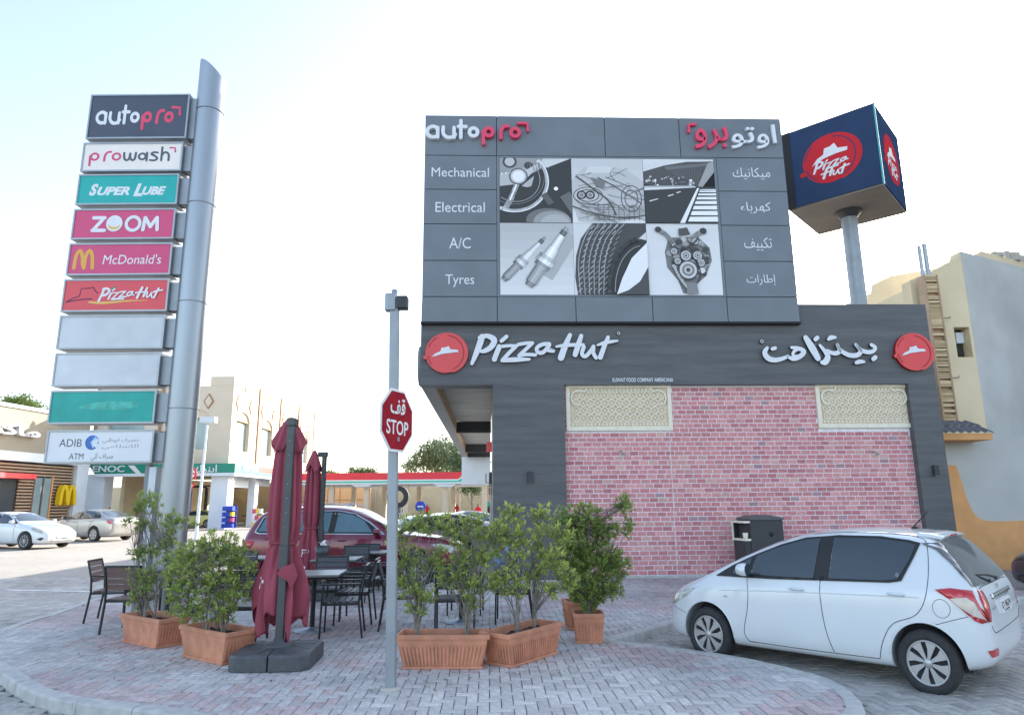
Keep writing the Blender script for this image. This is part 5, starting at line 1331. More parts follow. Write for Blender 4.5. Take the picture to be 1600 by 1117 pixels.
for sd_ in (1, -1):
    suv_glass(suv, sd_)
    suv.line('door_gap', [(-.72, 1.12), (-.70, .8), (-.66, .42)], sd_, r=.006); suv.line('door_gap', [(-1.87, 1.66), (-1.87, 1.0), (-1.92, .42)], sd_, r=.006)
    suv.line('door_gap', [(-2.85, 1.62), (-2.84, 1.1), (-2.6, .85), (-2.45, .5)], sd_, r=.006)
    suv.handle(-1.62, 1.02, sd_, 'car_maroon', .2); suv.handle(-2.68, 1.05, sd_, 'car_maroon', .2); suv.mirror(-.86, 1.14, sd_, 'car_maroon')
    suv.patch('cladding', [(-.5, .30), (-.5, .44), (-2.42, .44), (-2.42, .30)], sd_, 'car_trim', off=.012, curve=False)
    suv.patch('tail_lamp', [(-3.50, 1.02), (-3.78, 1.03), (-3.86, .98), (-3.84, .88), (-3.60, .86)], sd_, 'tail_red', off=.012, curve=False, thick=.01)
    suv.patch('headlamp', [(.80, .72), (.86, .84), (.5, .93), (.3, .92), (.5, .80)], sd_, 'lamp_clear', off=.008, curve=False)
    pr2 = [(x, z) for x, z in ((-1.5, 1.70), (-1.7, 1.755), (-3.1, 1.755), (-3.25, 1.71))]
    MB().tube([(x, sd_ * .60, z + .03) for x, z in pr2], .018, 6).build('roof_rail', 'chrome', suv.root)
suv.patch('windscreen', [(.66, 1.26), (.60, 1.62), (-.60, 1.62), (-.66, 1.26)], 1, 'car_glass', axis='x', curve=False)
suv.patch('rear_window', [(.62, 1.18), (.56, 1.55), (-.56, 1.55), (-.62, 1.18)], -1, 'car_glass', axis='x', curve=False)
suv.wheels('alloy', 7, .24)

# ---- saloons used for the farther cars
SAL = [(.90, .36, .52, .60, .5, .4), (.86, .26, .56, .66, .66, .5), (.70, .20, .64, .76, .80, .62), (.3, .18, .74, .88, .89, .68), (-.2, .18, .82, .98, .905, .72), (-.45, .18, .86, 1.03, .905, .72), (-.62, .18, .87, 1.10, .905, .70), (-1.2, .18, .90, 1.36, .905, .60),
       (-1.6, .18, .91, 1.44, .905, .575), (-2.1, .18, .92, 1.45, .905, .57), (-2.6, .18, .94, 1.38, .905, .575), (-3.1, .19, .96, 1.20, .90, .64), (-3.35, .20, .97, 1.10, .89, .70), (-3.65, .24, .96, 1.07, .84, .66), (-3.78, .30, .88, .98, .78, .6), (-3.82, .4, .72, .8, .7, .5)]
def saloon(name, label, loc, rz, paint, glass='car_glass', lamps=True, group=None, wheels='alloy', spokes=10, detail=True):
    c = Car(name, label, loc, rz, paint, SAL, wheel_x=(0, -2.78), wr=.325, track=.79, arch=.37, detail=detail, group=group, glass=glass)
    for sd_ in (1, -1):
        tr = c.patch('window_trim', [(-.55, .985), (-.95, 1.19), (-1.3, 1.34), (-1.65, 1.385), (-2.1, 1.39), (-2.6, 1.31), (-2.98, 1.13), (-3.02, 1.04), (-1.8, 1.0)], sd_, 'car_trim', off=.004, curve=False)
        c.patch('side_window', [(-.80, 1.02), (-1.0, 1.165), (-1.3, 1.30), (-1.64, 1.355), (-1.66, 1.03)], sd_, glass, off=.008, curve=False, parent=tr)
        c.patch('side_window', [(-1.75, 1.03), (-1.73, 1.36), (-2.1, 1.36), (-2.55, 1.285), (-2.62, 1.06)], sd_, glass, off=.008, curve=False, parent=tr)
        c.line('door_gap', [(-.62, .98), (-.60, .7), (-.56, .3)], sd_, r=.006); c.line('door_gap', [(-1.70, 1.40), (-1.70, .9), (-1.74, .3)], sd_, r=.006); c.line('door_gap', [(-2.66, 1.28), (-2.72, 1.0), (-2.5, .75), (-2.36, .4)], sd_, r=.006)
        c.handle(-1.5, .87, sd_, paint, .2); c.handle(-2.5, .90, sd_, paint, .2); c.mirror(-.74, 1.0, sd_, paint)
        c.patch('headlamp', [(.66, .70), (.45, .78), (.2, .83), (.22, .77), (.50, .66), (.74, .60)], sd_, 'lamp_clear', off=.008, curve=False)
        c.patch('fog_recess', [(.55, .40), (.72, .46), (.80, .42), (.70, .34)], sd_, 'car_trim', off=.008, curve=False)
        c.patch('tail_lamp', [(-3.45, .93), (-3.68, .97), (-3.80, .90), (-3.78, .80), (-3.6, .79)], sd_, 'tail_red', off=.008, curve=False)
    c.patch('windscreen', [(.68, 1.07), (.56, 1.38), (-.56, 1.38), (-.68, 1.07)], 1, glass, axis='x', curve=False)
    c.patch('grille', [(.34, .64), (-.34, .64), (-.30, .54), (.30, .54)], 1, 'car_trim', axis='x', curve=False); c.patch('intake', [(.42, .40), (-.42, .40), (-.5, .30), (.5, .30)], 1, 'car_trim', axis='x', curve=False)
    c.patch('number_plate', [(.25, .50), (-.25, .50), (-.25, .41), (.25, .41)], 1, 'sign_white', axis='x', curve=False, off=.02)
    c.patch('rear_window', [(.62, 1.09), (.52, 1.36), (-.52, 1.36), (-.62, 1.09)], -1, glass, axis='x', curve=False)
    c.wheels(wheels, spokes, .22); return c
fwp = at_z(39, 858, 0); 
c1 = saloon('parked_saloon', 'white saloon cut by the left edge of the picture, facing right', (fwp.x, fwp.y + .7, 0), R(-17), 'car_white')
rwp = at_z(158, 846, 0)
# silver one shows its left flank and tail, nose to the left
c2 = saloon('parked_saloon', 'silver saloon facing left in front of the slatted restaurant front', (0, 0, 0), R(180 - 22), 'car_silver', wheels='cap', spokes=7)
c2.root.location = Vector((rwp.x, rwp.y + .8, 0)) + Vector((math.cos(R(158)), math.sin(R(158)), 0)) * 2.78 * 1.14
c2.root.scale = (1.14,) * 3; c1.root.scale = (1.1,) * 3; c1.root.location.x += .35
# row of cars behind the hedge
for i, (u_, v_, D, rz, pt, lab) in enumerate(((672, 797, 22.5, -150, 'car_silver', 'silver saloon roof showing above the shrubs just right of the stop sign pole'),
                                     (700, 796, 26.5, -150, 'car_white', 'white saloon second in the row behind the potted shrubs'),
                                     (735, 791, 32.0, -148, 'car_grey', 'grey blue saloon with curved roof, farthest in the row behind the shrubs'))):
    p = at_y(u_, v_, D); a_ = R(rz)
    c = saloon('parked_saloon', lab, (p.x - math.cos(a_) * -2., p.y - math.sin(a_) * -2.0, 0), a_, pt, detail=False, glass='car_glass_blue' if i == 2 else 'car_glass')
    c.root.location = (p.x + 2.0 * math.cos(a_), p.y + 2.0 * math.sin(a_), 0)
p = at_z(1573, 905, 0)
c5 = saloon('parked_saloon', 'black saloon of which only the nose shows at the right edge', (10.2, 13.1, .0), R(184), 'car_black')
nose = at_y(1573, 868, 12.6); c5.root.location = (nose.x + 1.55, 12.9, .0)
# ================================================================== CAFE FURNITURE
def make_chair(slat='chair_slat', label=''):
    t = thing('cafe_chair', label, 'chair')
    # faces +Y (sitter looks to +Y); origin on the floor under the seat centre
    for sx in (-1, 1):
        MB().tube([(sx * .25, .235, 0), (sx * .25, .225, .44), (sx * .25, .21, .635)], .016, 4).build('leg', 'chair_frame', t)
        MB().tube([(sx * .25, -.29, 0), (sx * .25, -.235, .42), (sx * .248, -.25, .62), (sx * .24, -.32, .87)], .017, 4).build('leg', 'chair_frame', t)
        MB().box(sx * .25 - .026, sx * .25 + .026, -.25, .245, .64, .662).build('armrest', 'chair_frame', t, bevel=.005)
        MB().box(sx * .25 - .012, sx * .25 + .012, -.22, .22, .395, .425).build('side_rail', 'chair_frame', t)
    MB().box(-.235, .235, -.225, -.20, .395, .425).build('seat_rail', 'chair_frame', t); MB().box(-.235, .235, .20, .225, .395, .425).build('seat_rail', 'chair_frame', t)
    me = MB().box(-.235, .235, -.037, .037, .428, .444).mesh('seat_slat', slat)
    for k in range(5):
        o = bpy.data.objects.new('seat_slat', me); COL.objects.link(o); o.parent = t; o.location = (0, -.18 + k * .09, 0)
    me = MB().box(-.226, .226, -.008, .008, -.034, .034).mesh('back_slat', slat)
    for k in range(4):
        z = .595 + k * .075; o = bpy.data.objects.new('back_slat', me); COL.objects.link(o); o.parent = t
        o.location = (0, -.247 - (z - .6) * .27, z); o.rotation_euler = (R(15), 0, 0)
    MB().box(-.24, .24, -.335, -.305, .852, .878).build('top_rail', 'chair_frame', t)
    return t
def make_table(label):
    t = thing('cafe_table', label, 'table')
    MB().box(-.38, .38, -.38, .38, .715, .745).build('table_top', 'table_top', t, bevel=.006)
    MB().box(-.34, .34, -.34, .34, .685, .713).build('apron', 'chair_frame', t)
    MB().tube([(0, 0, .03), (0, 0, .685)], .032, 12).build('stem', 'chair_frame', t)
    MB().lathe([(0, 0), (.25, 0), (.25, .012), (.06, .035), (.05, .05), (0, .05)], 28).build('base_plate', 'steel', t)
    return t
GC = 'slatted cafe chairs around the tables'; GT = 'square cafe tables on the pavement'
ch0 = make_chair('chair_slat', 'brown slatted cafe chair leftmost on the pavement, its back turned to us'); ch0['group'] = GC
ch0.location = (-5.20, 9.83, IZ); ch0.rotation_euler = (0, 0, R(-2))
chg = make_chair('chair_slat_grey', 'grey slatted chair on the near right side of the table beside the furled parasol'); chg['group'] = GC
chg.location = (-2.48, 9.52, IZ); chg.rotation_euler = (0, 0, R(98))
tb0 = make_table('square grey topped table just right of the near furled parasol'); tb0['group'] = GT
tb0.location = (-2.68, 9.25, IZ)
tb0.location = (-2.72, 9.75, IZ); tb0.rotation_euler = (0, 0, R(5))
chg.location = (-2.25, 9.4, IZ)
for src, lab, x, y, a in (
    (ch0, 'brown slatted chair end on at the left side of the leftmost table', -5.98, 10.75, -80),
    (ch0, 'brown slatted chair on the far side of the leftmost table', -5.42, 11.75, 172),
    (chg, 'grey slatted chair second in line behind the near right one by the parasol', -2.3, 10.35, 94),
    (chg, 'dark slatted chair facing us across the table right of the near parasol', -2.78, 10.65, 182),
    (chg, 'dark slatted chair back between the second parasol mast and the lamp pole', -3.02, 13.3, 178),
    (chg, 'dark slatted chair facing left beside the lamp pole in front of the maroon car', -2.30, 12.1, 96),
    (chg, 'farthest slatted chair close to the maroon car door', -2.95, 13.9, 175),
    (chg, 'slatted chair standing behind the near parasol canopy', -3.38, 9.0, 4),
    (chg, 'slatted chair seen between the left pot shrub and the parasol', -4.75, 12.1, 170),
    (chg, 'slatted chair further back between the left pot shrub and the maroon car', -5.3, 13.3, 188),
    (chg, 'slatted chair behind the left end of the middle long pot', -1.55, 9.9, -82),
    (chg, 'slatted chair with its back to us behind the middle long pot', -.78, 9.55, 3),
    (chg, 'slatted chair facing left behind the gap between the two long pots', -.02, 10.3, 88),
    (chg, 'slatted chair on the far side of the table behind the middle long pot', -.75, 11.1, 178)):
    dup(src, lab, (x, y, IZ), R(a), GC)
for lab, x, y, a in (('square table beside the leftmost chairs near the pylon', -5.22, 10.85, 0), ('second square table further back right of the parasol', -3.05, 12.3, 2), ('third square table closest to the maroon car', -2.85, 14.0 - 1.3 + 1.3, 0),
                     ('square table half hidden behind the shrubs of the left pots', -4.7, 12.75, 3), ('square table behind the shrubs of the middle long pot', -.76, 10.32, 1)):
    dup(tb0, lab, (x, y, IZ), R(a), GT)
# ash bucket beside the second parasol, cups
def cup(x, y, z, lab, m_='sign_white'):
    o = MB().lathe([(0, 0), (.03, 0), (.038, .09), (.034, .09), (.028, .008), (0, .008)], 16).build('paper_cup', m_); o.location = (x, y, z); tag(o, lab, 'cup')
cup(-.62, 10.15, IZ + .746, 'small white cup standing on the table behind the shrubs')
cup(-2.85, 9.6, IZ + .746, 'small white cup on the table right of the near parasol')
bk = thing('metal_bucket', 'dark metal bucket with crumpled tissue on the table beside the second parasol', 'bucket', (-3.3, 12.25, IZ + .746))
MB().lathe([(0, 0), (.09, 0), (.13, .2), (.122, .2), (.085, .01), (0, .01)], 18).build('pail', 'mast_metal', bk)
m_ = MB(); 
for k in range(5): m_.add([(rnd(-.09, .09), rnd(-.09, .09), .18 + rnd(0, .12)) for _ in range(4)], [(0, 1, 2), (0, 2, 3), (1, 2, 3)])
m_.build('tissue', 'sign_white', bk)

# ================================================================== CLOSED CANTILEVER PARASOLS
def make_parasol(label):
    t = thing('closed_parasol', label, 'parasol')
    # ballast base: four water tanks with a chamfered edge
    for i, (sx, sy) in enumerate(((-1, -1), (1, -1), (1, 1), (-1, 1))):
        m_ = MB(); c = .08
        p = [(.006, .006), (.41, .006), (.41, .41 - c), (.41 - c, .41), (.006, .41)]
        p = [(x * sx, y * sy) for x, y in p]; 
        a_ = sum(p[j][0] * p[(j + 1) % 5][1] - p[(j + 1) % 5][0] * p[j][1] for j in range(5)); p = p if a_ > 0 else p[::-1]
        rings = [(1.0, .0), (1.0, .15), (.975, .175), (.2, .205)]
        vs = [(x * k, y * k, z) for k, z in rings for x, y in p]
        m_.add(vs, [(r_ * 5 + j, r_ * 5 + (j + 1) % 5, r_ * 5 + 5 + (j + 1) % 5, r_ * 5 + 5 + j) for r_ in range(3) for j in range(5)] + [tuple(15 + j for j in range(5)), (4, 3, 2, 1, 0)])
        m_.build('ballast_tank', 'ballast', t, bevel=.012)
        for ang in (20, 45, 70):
            a2 = math.atan2(sy, sx) + R(ang - 45); L = .40
            MB().tube([(.1 * math.cos(a2), .1 * math.sin(a2), .204), (.38 * math.cos(a2), .38 * math.sin(a2), .182)], .006, 5).build('tank_rib', 'ballast', t)
    MB().lathe([(0, .19), (.17, .19), (.15, .22), (.06, .23), (.055, .27), (0, .27)], 24).build('base_hub', 'ballast', t)
    MB().box(-.042, .042, -.032, .032, .2, 2.79).build('mast', 'mast_metal', t, bevel=.006)
    MB().box(-.05, .05, -.045, .05, 1.02, 1.3).build('crank_box', 'mast_metal', t, bevel=.01)
    MB().box(-.05, .05, -.05, .12, 2.70, 2.80).build('mast_head', 'mast_metal', t, bevel=.012)
    for k in range(7): MB().lathe([(0, 0), (.008, 0), (.008, .006), (0, .006)], 8, axis='y', T=Matrix.Translation((0, -.038, 1.5 + k * .17))).build('bolt', 'galv', t)
    # furled canopy hanging behind the mast
    rp = random.Random(11); cx, cy = -.065, .17; NA = 144
    ph = [rp.uniform(0, 6.28) for _ in range(6)]
    def prof(z):
        pts = [(2.80, .03), (2.74, .07), (2.60, .115), (2.2, .135), (1.8, .150), (1.5, .155), (1.33, .128), (1.30, .12), (1.26, .14), (1.1, .175), (.9, .225), (.7, .25), (.5, .235), (.2, .21)]
        for (z1, r1), (z0, r0) in zip(pts[:-1], pts[1:]):
            if z0 <= z <= z1: return r0 + (r1 - r0) * (z - z0) / (z1 - z0)
        return pts[-1][1]
    def zend(th): return .30 + .17 * abs(math.sin(1.5 * th + 1.0)) + .10 * math.sin(4 * th + 2) + .05 * math.sin(9 * th)
    def surf(th, u):
        ze = zend(th); z = 2.80 + (ze - 2.80) * u; r_ = prof(z)
        low = max(0, min(1, (1.28 - z) / .5)); up = max(0, min(1, (2.78 - z) / .4))
        k = (.16 * math.sin(9 * th + ph[0] + .5 * math.sin(z * 3)) + .09 * math.sin(17 * th + ph[1] + z * .8)) * up * (1 - low * .35)
        k += low * (.30 * math.sin(3 * th + ph[2] + .9 * z) + .17 * math.sin(7 * th + ph[3] - z * 1.5))
        if abs(z - 1.31) < .04: k *= .4
        dent = math.exp(-((th - 4.71) / .35) ** 2) * .45     # mast side groove
        rr = r_ * (1 + k) * (1 - dent * .6)
        return (cx + rr * math.cos(th) * 1.05, cy + rr * math.sin(th) * .78, z + .03 * low * math.sin(6 * th + ph[4]))
    NU = 70; vs = [surf(2 * math.pi * i / NA, j / NU) for j in range(NU + 1) for i in range(NA)]
    m_ = MB(); m_.add(vs, [(j * NA + i, (j + 1) * NA + i, (j + 1) * NA + (i + 1) % NA, j * NA + (i + 1) % NA) for j in range(NU) for i in range(NA)], smooth=True)
    can = m_.build('canopy', 'canvas', t); so2 = can.modifiers.new('t', 'SOLIDIFY'); so2.thickness = .004
    # vent flap over the top
    vs = []
    for j in range(9):
        u = j / 8
        for i in range(96):
            th = 2 * math.pi * i / 96; ze = 2.44 + .06 * math.sin(4 * th + 1) + .03 * math.sin(8 * th); z = 2.83 + (ze - 2.83) * u; r_ = .02 + .155 * u ** .75
            r_ *= 1 + .10 * math.sin(8 * th + .7) * u + .05 * math.sin(17 * th) * u; dent = math.exp(-((th - 4.71) / .35) ** 2) * .3
            vs.append((cx + r_ * math.cos(th) * 1.05, cy + r_ * math.sin(th) * .82 * (1 - dent), z))
    m_ = MB(); m_.add(vs, [(j * 96 + i, (j + 1) * 96 + i, (j + 1) * 96 + (i + 1) % 96, j * 96 + (i + 1) % 96) for j in range(8) for i in range(96)], smooth=True)
    fl_ = m_.build('vent_flap', 'canvas', can); so2 = fl_.modifiers.new('t', 'SOLIDIFY'); so2.thickness = .004
    # tie strap
    ring = []
    for i in range(41):
        th = 2 * math.pi * i / 40; ring.append((cx + .155 * math.cos(th), cy + .125 * math.sin(th) - (.0), 1.315 + .006 * math.sin(3 * th)))
    MB().tube(ring, .010, 6).build('tie_strap', 'canvas', can)
    # a loose corner folded over the front of the mast
    m_ = MB(); m_.add([(-.06, -.035, .98), (.0, -.07, 1.06), (.12, -.05, 1.10), (.16, .0, .96), (.07, -.075, .90), (.10, -.03, .80)], [(0, 4, 1), (1, 4, 2), (2, 4, 3), (4, 5, 3)], smooth=True); m_.build('folded_corner', 'canvas', can)
    # remains of the white script on the flared cloth
    me = can.data; bv = BVHTree.FromPolygons([v.co for v in me.vertices], [p.vertices for p in me.polygons])
    def on_cloth(nm, pts, wd, x, z, k):
        P_ = stroke_poly([(x + a_ * k, z + b_ * k) for a_, b_ in pts], wd * k)
        vs2 = []
        for a_, b_ in P_:
            h = bv.ray_cast(Vector((a_, -2, b_)), Vector((0, 1, 0)))[0]
            if h is None: return
            vs2.append(h + Vector((0, -.006, 0)))
        m2 = MB(); m2.add(vs2, [tuple(range(len(vs2)))]); m2.build(nm, 'canvas_white', can)
    on_cloth('lettering', [(0, 0), (.1, .5), (.15, 1)], .2, -.30, .80, .11); on_cloth('lettering', [(.0, 1), (.4, .9), (.45, .6), (.1, .45)], .17, -.295, .805, .11)
    on_cloth('lettering', [(0, 1), (.2, .5)], .2, .20, .86, .10); on_cloth('lettering', [(.5, .9), (.65, .3)], .2, .20, .84, .10); on_cloth('lettering', [(.0, .5), (.9, .45)], .15, .19, .86, .10)
    on_cloth('lettering', [(.2, .3), (.9, .2)], .3, .20, .76, .10)
    return t
u1 = make_parasol('near furled burgundy parasol on a black ballast base between the pot shrubs'); u1['group'] = 'furled burgundy parasols'
u1.scale = (1, 1, .935); u1.location = (-2.52, 7.80, IZ); u1.rotation_euler = (0, 0, R(3))
u2p = at_y(505, 760, 13.0)
u2 = dup(u1, 'farther furled burgundy parasol standing behind the cafe tables', (u2p.x, 13.0, IZ), R(78), 'furled burgundy parasols')
u2.scale = (1, 1, .935)

# ================================================================== POTS AND SHRUBS
def planter(label, c, ang, L=.86, W_=.40, H_=.33, ribs_front=True, ribs_side=True, tw=.80, square=False):
    t = thing('terracotta_planter', label, 'planter', (c[0], c[1], IZ), ang, 'terracotta pots with shrubs')
    b = tw
    def ring(k, z): return [(-L / 2 * k, -W_ / 2 * k, z), (L / 2 * k, -W_ / 2 * k, z), (L / 2 * k, W_ / 2 * k, z), (-L / 2 * k, W_ / 2 * k, z)]
    m_ = MB(); rs = [ring(b, .02), ring(b + (.96 - b) * .72, H_ * .70), ring(b + (.96 - b) * .74 + .01, H_ * .70 + .002), ring(.95, H_ - .045)]
    vs = [p for r_ in rs for p in r_]; m_.add(vs, [(r_ * 4 + i, r_ * 4 + (i + 1) % 4, r_ * 4 + 4 + (i + 1) % 4, r_ * 4 + 4 + i) for r_ in range(3) for i in range(4)] + [(3, 2, 1, 0)]); m_.build('pot_body', 'terracotta', t)
    m_ = MB(); o_, i_ = ring(1, H_), ring(1, H_); q_ = .05
    def rr(d, z): return [(-L / 2 + d, -W_ / 2 + d, z), (L / 2 - d, -W_ / 2 + d, z), (L / 2 - d, W_ / 2 - d, z), (-L / 2 + d, W_ / 2 - d, z)]
    rs = [rr(.02, H_ - .046), rr(0, H_ - .044), rr(0, H_ - .004), rr(.006, H_), rr(.034, H_), rr(.04, H_ - .09)]
    vs = [p for r_ in rs for p in r_]; m_.add(vs, [(r_ * 4 + i, r_ * 4 + (i + 1) % 4, r_ * 4 + 4 + (i + 1) % 4, r_ * 4 + 4 + i) for r_ in range(5) for i in range(4)]); m_.build('rim', 'terracotta', t, bevel=.004)
    m_ = MB(); k = b + .02; m_.box(-L / 2 * k - .015, L / 2 * k + .015, -W_ / 2 * k - .015, W_ / 2 * k + .015, 0, .028); m_.build('foot', 'terracotta', t, bevel=.005)
    # raised ribs
    for (ax, on) in (('x', ribs_front), ('y', ribs_side)):
        if not on: continue
        half, dep = (L / 2, W_ / 2) if ax == 'x' else (W_ / 2, L / 2); n = int(half * 2 * b / .034)
        for sgn in (-1, 1):
            m_ = MB()
            for i in range(n):
                f0 = -1 + 2 * (i + .2) / n; f1 = -1 + 2 * (i + .75) / n; z0, z1 = .035, H_ * .66
                k0 = b + (.96 - b) * .72 * (z0 - .02) / (H_ * .7 - .02); k1 = b + (.96 - b) * .72 * (z1 - .02) / (H_ * .7 - .02)
                d0, d1 = dep * k0, dep * k1; e = .011
                pts = [(f0 * half * k0, d0 - .002, z0), (f1 * half * k0, d0 - .002, z0), (f1 * half * k1, d1 - .002, z1), (f0 * half * k1, d1 - .002, z1), (f0 * half * k0, d0 + e, z0), (f1 * half * k0, d0 + e, z0), (f1 * half * k1, d1 + e, z1), (f0 * half * k1, d1 + e, z1)]
                pts = [(x, y * sgn, z) if ax == 'x' else (y * sgn, x, z) for x, y, z in pts]
                m_.add(pts, [(4, 5, 6, 7), (0, 4, 7, 3), (1, 2, 6, 5), (3, 7, 6, 2)])
            rb_ = m_.build('ribbing', 'terracotta', t)
    m_ = MB(); nx, ny = 14, 8
    vs = [(-L / 2 + .045 + (L - .09) * i / nx, -W_ / 2 + .045 + (W_ - .09) * j / ny, H_ - .075 + rnd(-.012, .02)) for j in range(ny + 1) for i in range(nx + 1)]
    m_.add(vs, [(j * (nx + 1) + i, j * (nx + 1) + i + 1, (j + 1) * (nx + 1) + i + 1, (j + 1) * (nx + 1) + i) for j in range(ny) for i in range(nx)]); m_.build('soil', 'soil', t)
    return t
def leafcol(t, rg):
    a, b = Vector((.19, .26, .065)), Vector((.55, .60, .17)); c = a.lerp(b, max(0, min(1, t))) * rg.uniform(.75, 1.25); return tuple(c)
def shrub(label, Y, stems, blobs, seed, base_z, n_per=1.0, leaf=.058, yellow=.5, group='evergreen shrubs in the terracotta pots'):
    """stems: base px (x, y); blobs: px ellipses (cx, cy, rx, ry) seen at distance Y"""
    rg = random.Random(seed)
    def W(px_, py_, dy=0.): p = at_y(px_, py_, Y + dy); return Vector((p.x, Y + dy, p.z))
    b0 = W(*stems[0]); b0.z = base_z
    t = thing('potted_shrub', label, 'shrub', tuple(b0), 0, group)
    sc = (W(900, 900) - W(800, 900)).length / 100
    wood = MB(); nodes = []
    BL = [(W(a, b) - b0, c * sc, d * sc) for a, b, c, d in blobs]
    for sx, sy in stems:
        s0 = W(sx, sy); s0.z = base_z; s0 -= b0; s0.y += rg.uniform(-.05, .05)
        near = sorted(BL, key=lambda q_: abs(q_[0].x - s0.x) + .3 * abs(q_[0].z))[:max(3, len(BL) // len(stems))]
        for (c, rx, rz) in near:
            mid = s0.lerp(c, .45) + Vector((rg.uniform(-.04, .04), rg.uniform(-.05, .05), 0)); mid.x = s0.x * .6 + mid.x * .4
            pts = spline([tuple(s0), tuple(s0.lerp(mid, .5) + Vector((rg.uniform(-.015, .015), rg.uniform(-.015, .015), 0))), tuple(mid), tuple(c)], 5)
            n_ = len(pts); r0 = .019; wood.tube(pts, [r0 * (1 - .93 * (i / n_) ** .6) for i in range(n_)], 6)
            nodes += [Vector(p) for p in pts[n_ // 3:]]
            for _ in range(8):
                d = Vector((rg.gauss(0, 1), rg.gauss(0, 1), rg.gauss(0, .8) + .4)).normalized(); e = c + Vector((d.x * rx * .75, d.y * rx * .6, d.z * rz * .75)); st = Vector(pts[rg.randrange(n_ // 3, n_)])
                m2 = st.lerp(e, .5) + Vector((rg.uniform(-.03, .03), rg.uniform(-.03, .03), .02)); q_ = spline([tuple(st), tuple(m2), tuple(e)], 3); wood.tube(q_, [.0045 - .0025 * i / len(q_) for i in range(len(q_))], 4, cap=False); nodes += [Vector(p) for p in q_[2:]]
    lf = MB(); 
    for (c, rx, rz) in BL:
        vol = rx * rx * rz; n = int(8200 * vol ** .72 * .052 * n_per * 13)
        for _ in range(n):
            d = Vector((rg.gauss(0, 1), rg.gauss(0, 1), rg.gauss(0, 1))).normalized(); u = rg.uniform(0, 1) ** .42
            if noise.noise(Vector((d.x * 2.4 + seed, d.y * 2.4, d.z * 2.4 + c.x * 3))) > .10 and u > .45: continue
            p = c + Vector((d.x * rx * u, d.y * rx * .85 * u, d.z * rz * u)) * rg.uniform(.9, 1.12)
            st = min(rg.sample(nodes, min(40, len(nodes))), key=lambda q_: (q_ - p).length)
            if (st - p).length > .03: wood.tube([st, st.lerp(p, .5) + Vector((0, 0, -.01)), p], [.0022, .0018, .0012], 3, cap=False)
            ax = (Vector((d.x, d.y, d.z * .5 + .75)) + Vector((rg.uniform(-.4, .4),) * 3)).normalized(); o1 = ax.orthogonal().normalized(); o2 = ax.cross(o1)
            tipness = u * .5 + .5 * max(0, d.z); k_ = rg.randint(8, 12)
            for j in range(k_):
                a_ = 6.283 * j / k_ * 2.4 + rg.uniform(-.3, .3); el = rg.uniform(.25, 1.15)
                v = (ax * math.cos(el) + (o1 * math.cos(a_) + o2 * math.sin(a_)) * math.sin(el)); l = leaf * rg.uniform(.65, 1.2)
                s_ = v.cross(ax); s_ = (s_.normalized() if s_.length > .01 else o1) * l * .15
                b_ = p - ax * rg.uniform(0, .045); m1 = b_ + v * l * .55; tp = b_ + v * l + Vector((0, 0, -l * .08))
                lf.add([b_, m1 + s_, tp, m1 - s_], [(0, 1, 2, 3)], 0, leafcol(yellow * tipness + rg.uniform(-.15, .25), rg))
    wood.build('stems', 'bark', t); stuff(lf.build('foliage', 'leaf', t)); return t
RZ = IZ + .25
def pl_at(p, q_, L=None):  # long pot from two ground corners of its near face
    return p, q_
pots = []
def long_pot(label, pa, pb, side, **k):
    a, b = Vector(pa), Vector(pb); d = (b - a).normalized(); n = Vector((-d.y, d.x)); W_ = k.get('W_', .40)
    L = (b - a).length / .80; c = (a + b) / 2 + n * (W_ * .80 / 2) * 1.0
    planter(label, c, math.atan2(d.y, d.x), L=L, **k); return c
c1p = long_pot('long terracotta pot nearest the pylon with sparse tall shrub', (-4.87, 9.08), (-4.25, 8.64), 1, ribs_front=False)
c2p = long_pot('long terracotta pot left of the black parasol base', (-3.71, 8.2), (-3.09, 7.74), 1, ribs_front=False)
c3p = long_pot('long ribbed terracotta pot just right of the lamp pole, square to us', (-1.13, 7.50), (-.35, 7.48), 1)
c4p = long_pot('long ribbed terracotta pot set askew right of the square on one', (-.03, 7.52), (.46, 8.16), 1)
planter('small square terracotta pot in front at the brick wall side', (.90, 8.86), R(-2), L=.38, W_=.38, H_=.34, tw=.74)
planter('small square terracotta pot tucked behind the other square pot', (.86, 9.75), R(8), L=.38, W_=.38, H_=.36, tw=.74)
shrub('tall sparse shrub with bare stems in the pot nearest the pylon', 8.95, [(228, 965), (218, 965), (240, 966)],
      [(232, 782, 24, 20), (268, 812, 26, 22), (222, 820, 18, 16), (215, 790, 14, 14), (262, 850, 24, 22), (222, 862, 20, 18), (268, 880, 22, 22), (235, 905, 22, 20), (208, 900, 14, 18), (214, 935, 16, 18), (290, 870, 14, 16), (200, 812, 10, 10), (305, 820, 8, 8)], 1, RZ, .55, yellow=.35)
shrub('broad bushy shrub in the pot left of the parasol', 7.98, [(338, 985), (325, 985), (350, 984)],
      [(300, 870, 34, 30), (345, 855, 38, 30), (375, 880, 26, 30), (285, 910, 30, 32), (330, 910, 40, 36), (370, 925, 26, 28), (300, 950, 30, 22), (345, 955, 28, 22), (268, 935, 14, 22), (270, 890, 12, 14)], 2, RZ, .62)
shrub('standard shrub on a pale trunk at the left end of the square on pot', 7.75, [(653, 992)], 
      [(625, 830, 26, 26), (655, 815, 32, 22), (690, 822, 24, 22), (635, 870, 28, 30), (675, 875, 30, 28), (645, 915, 26, 24), (620, 900, 16, 22), (668, 930, 20, 16), (650, 950, 20, 14)], 3, RZ, .5)
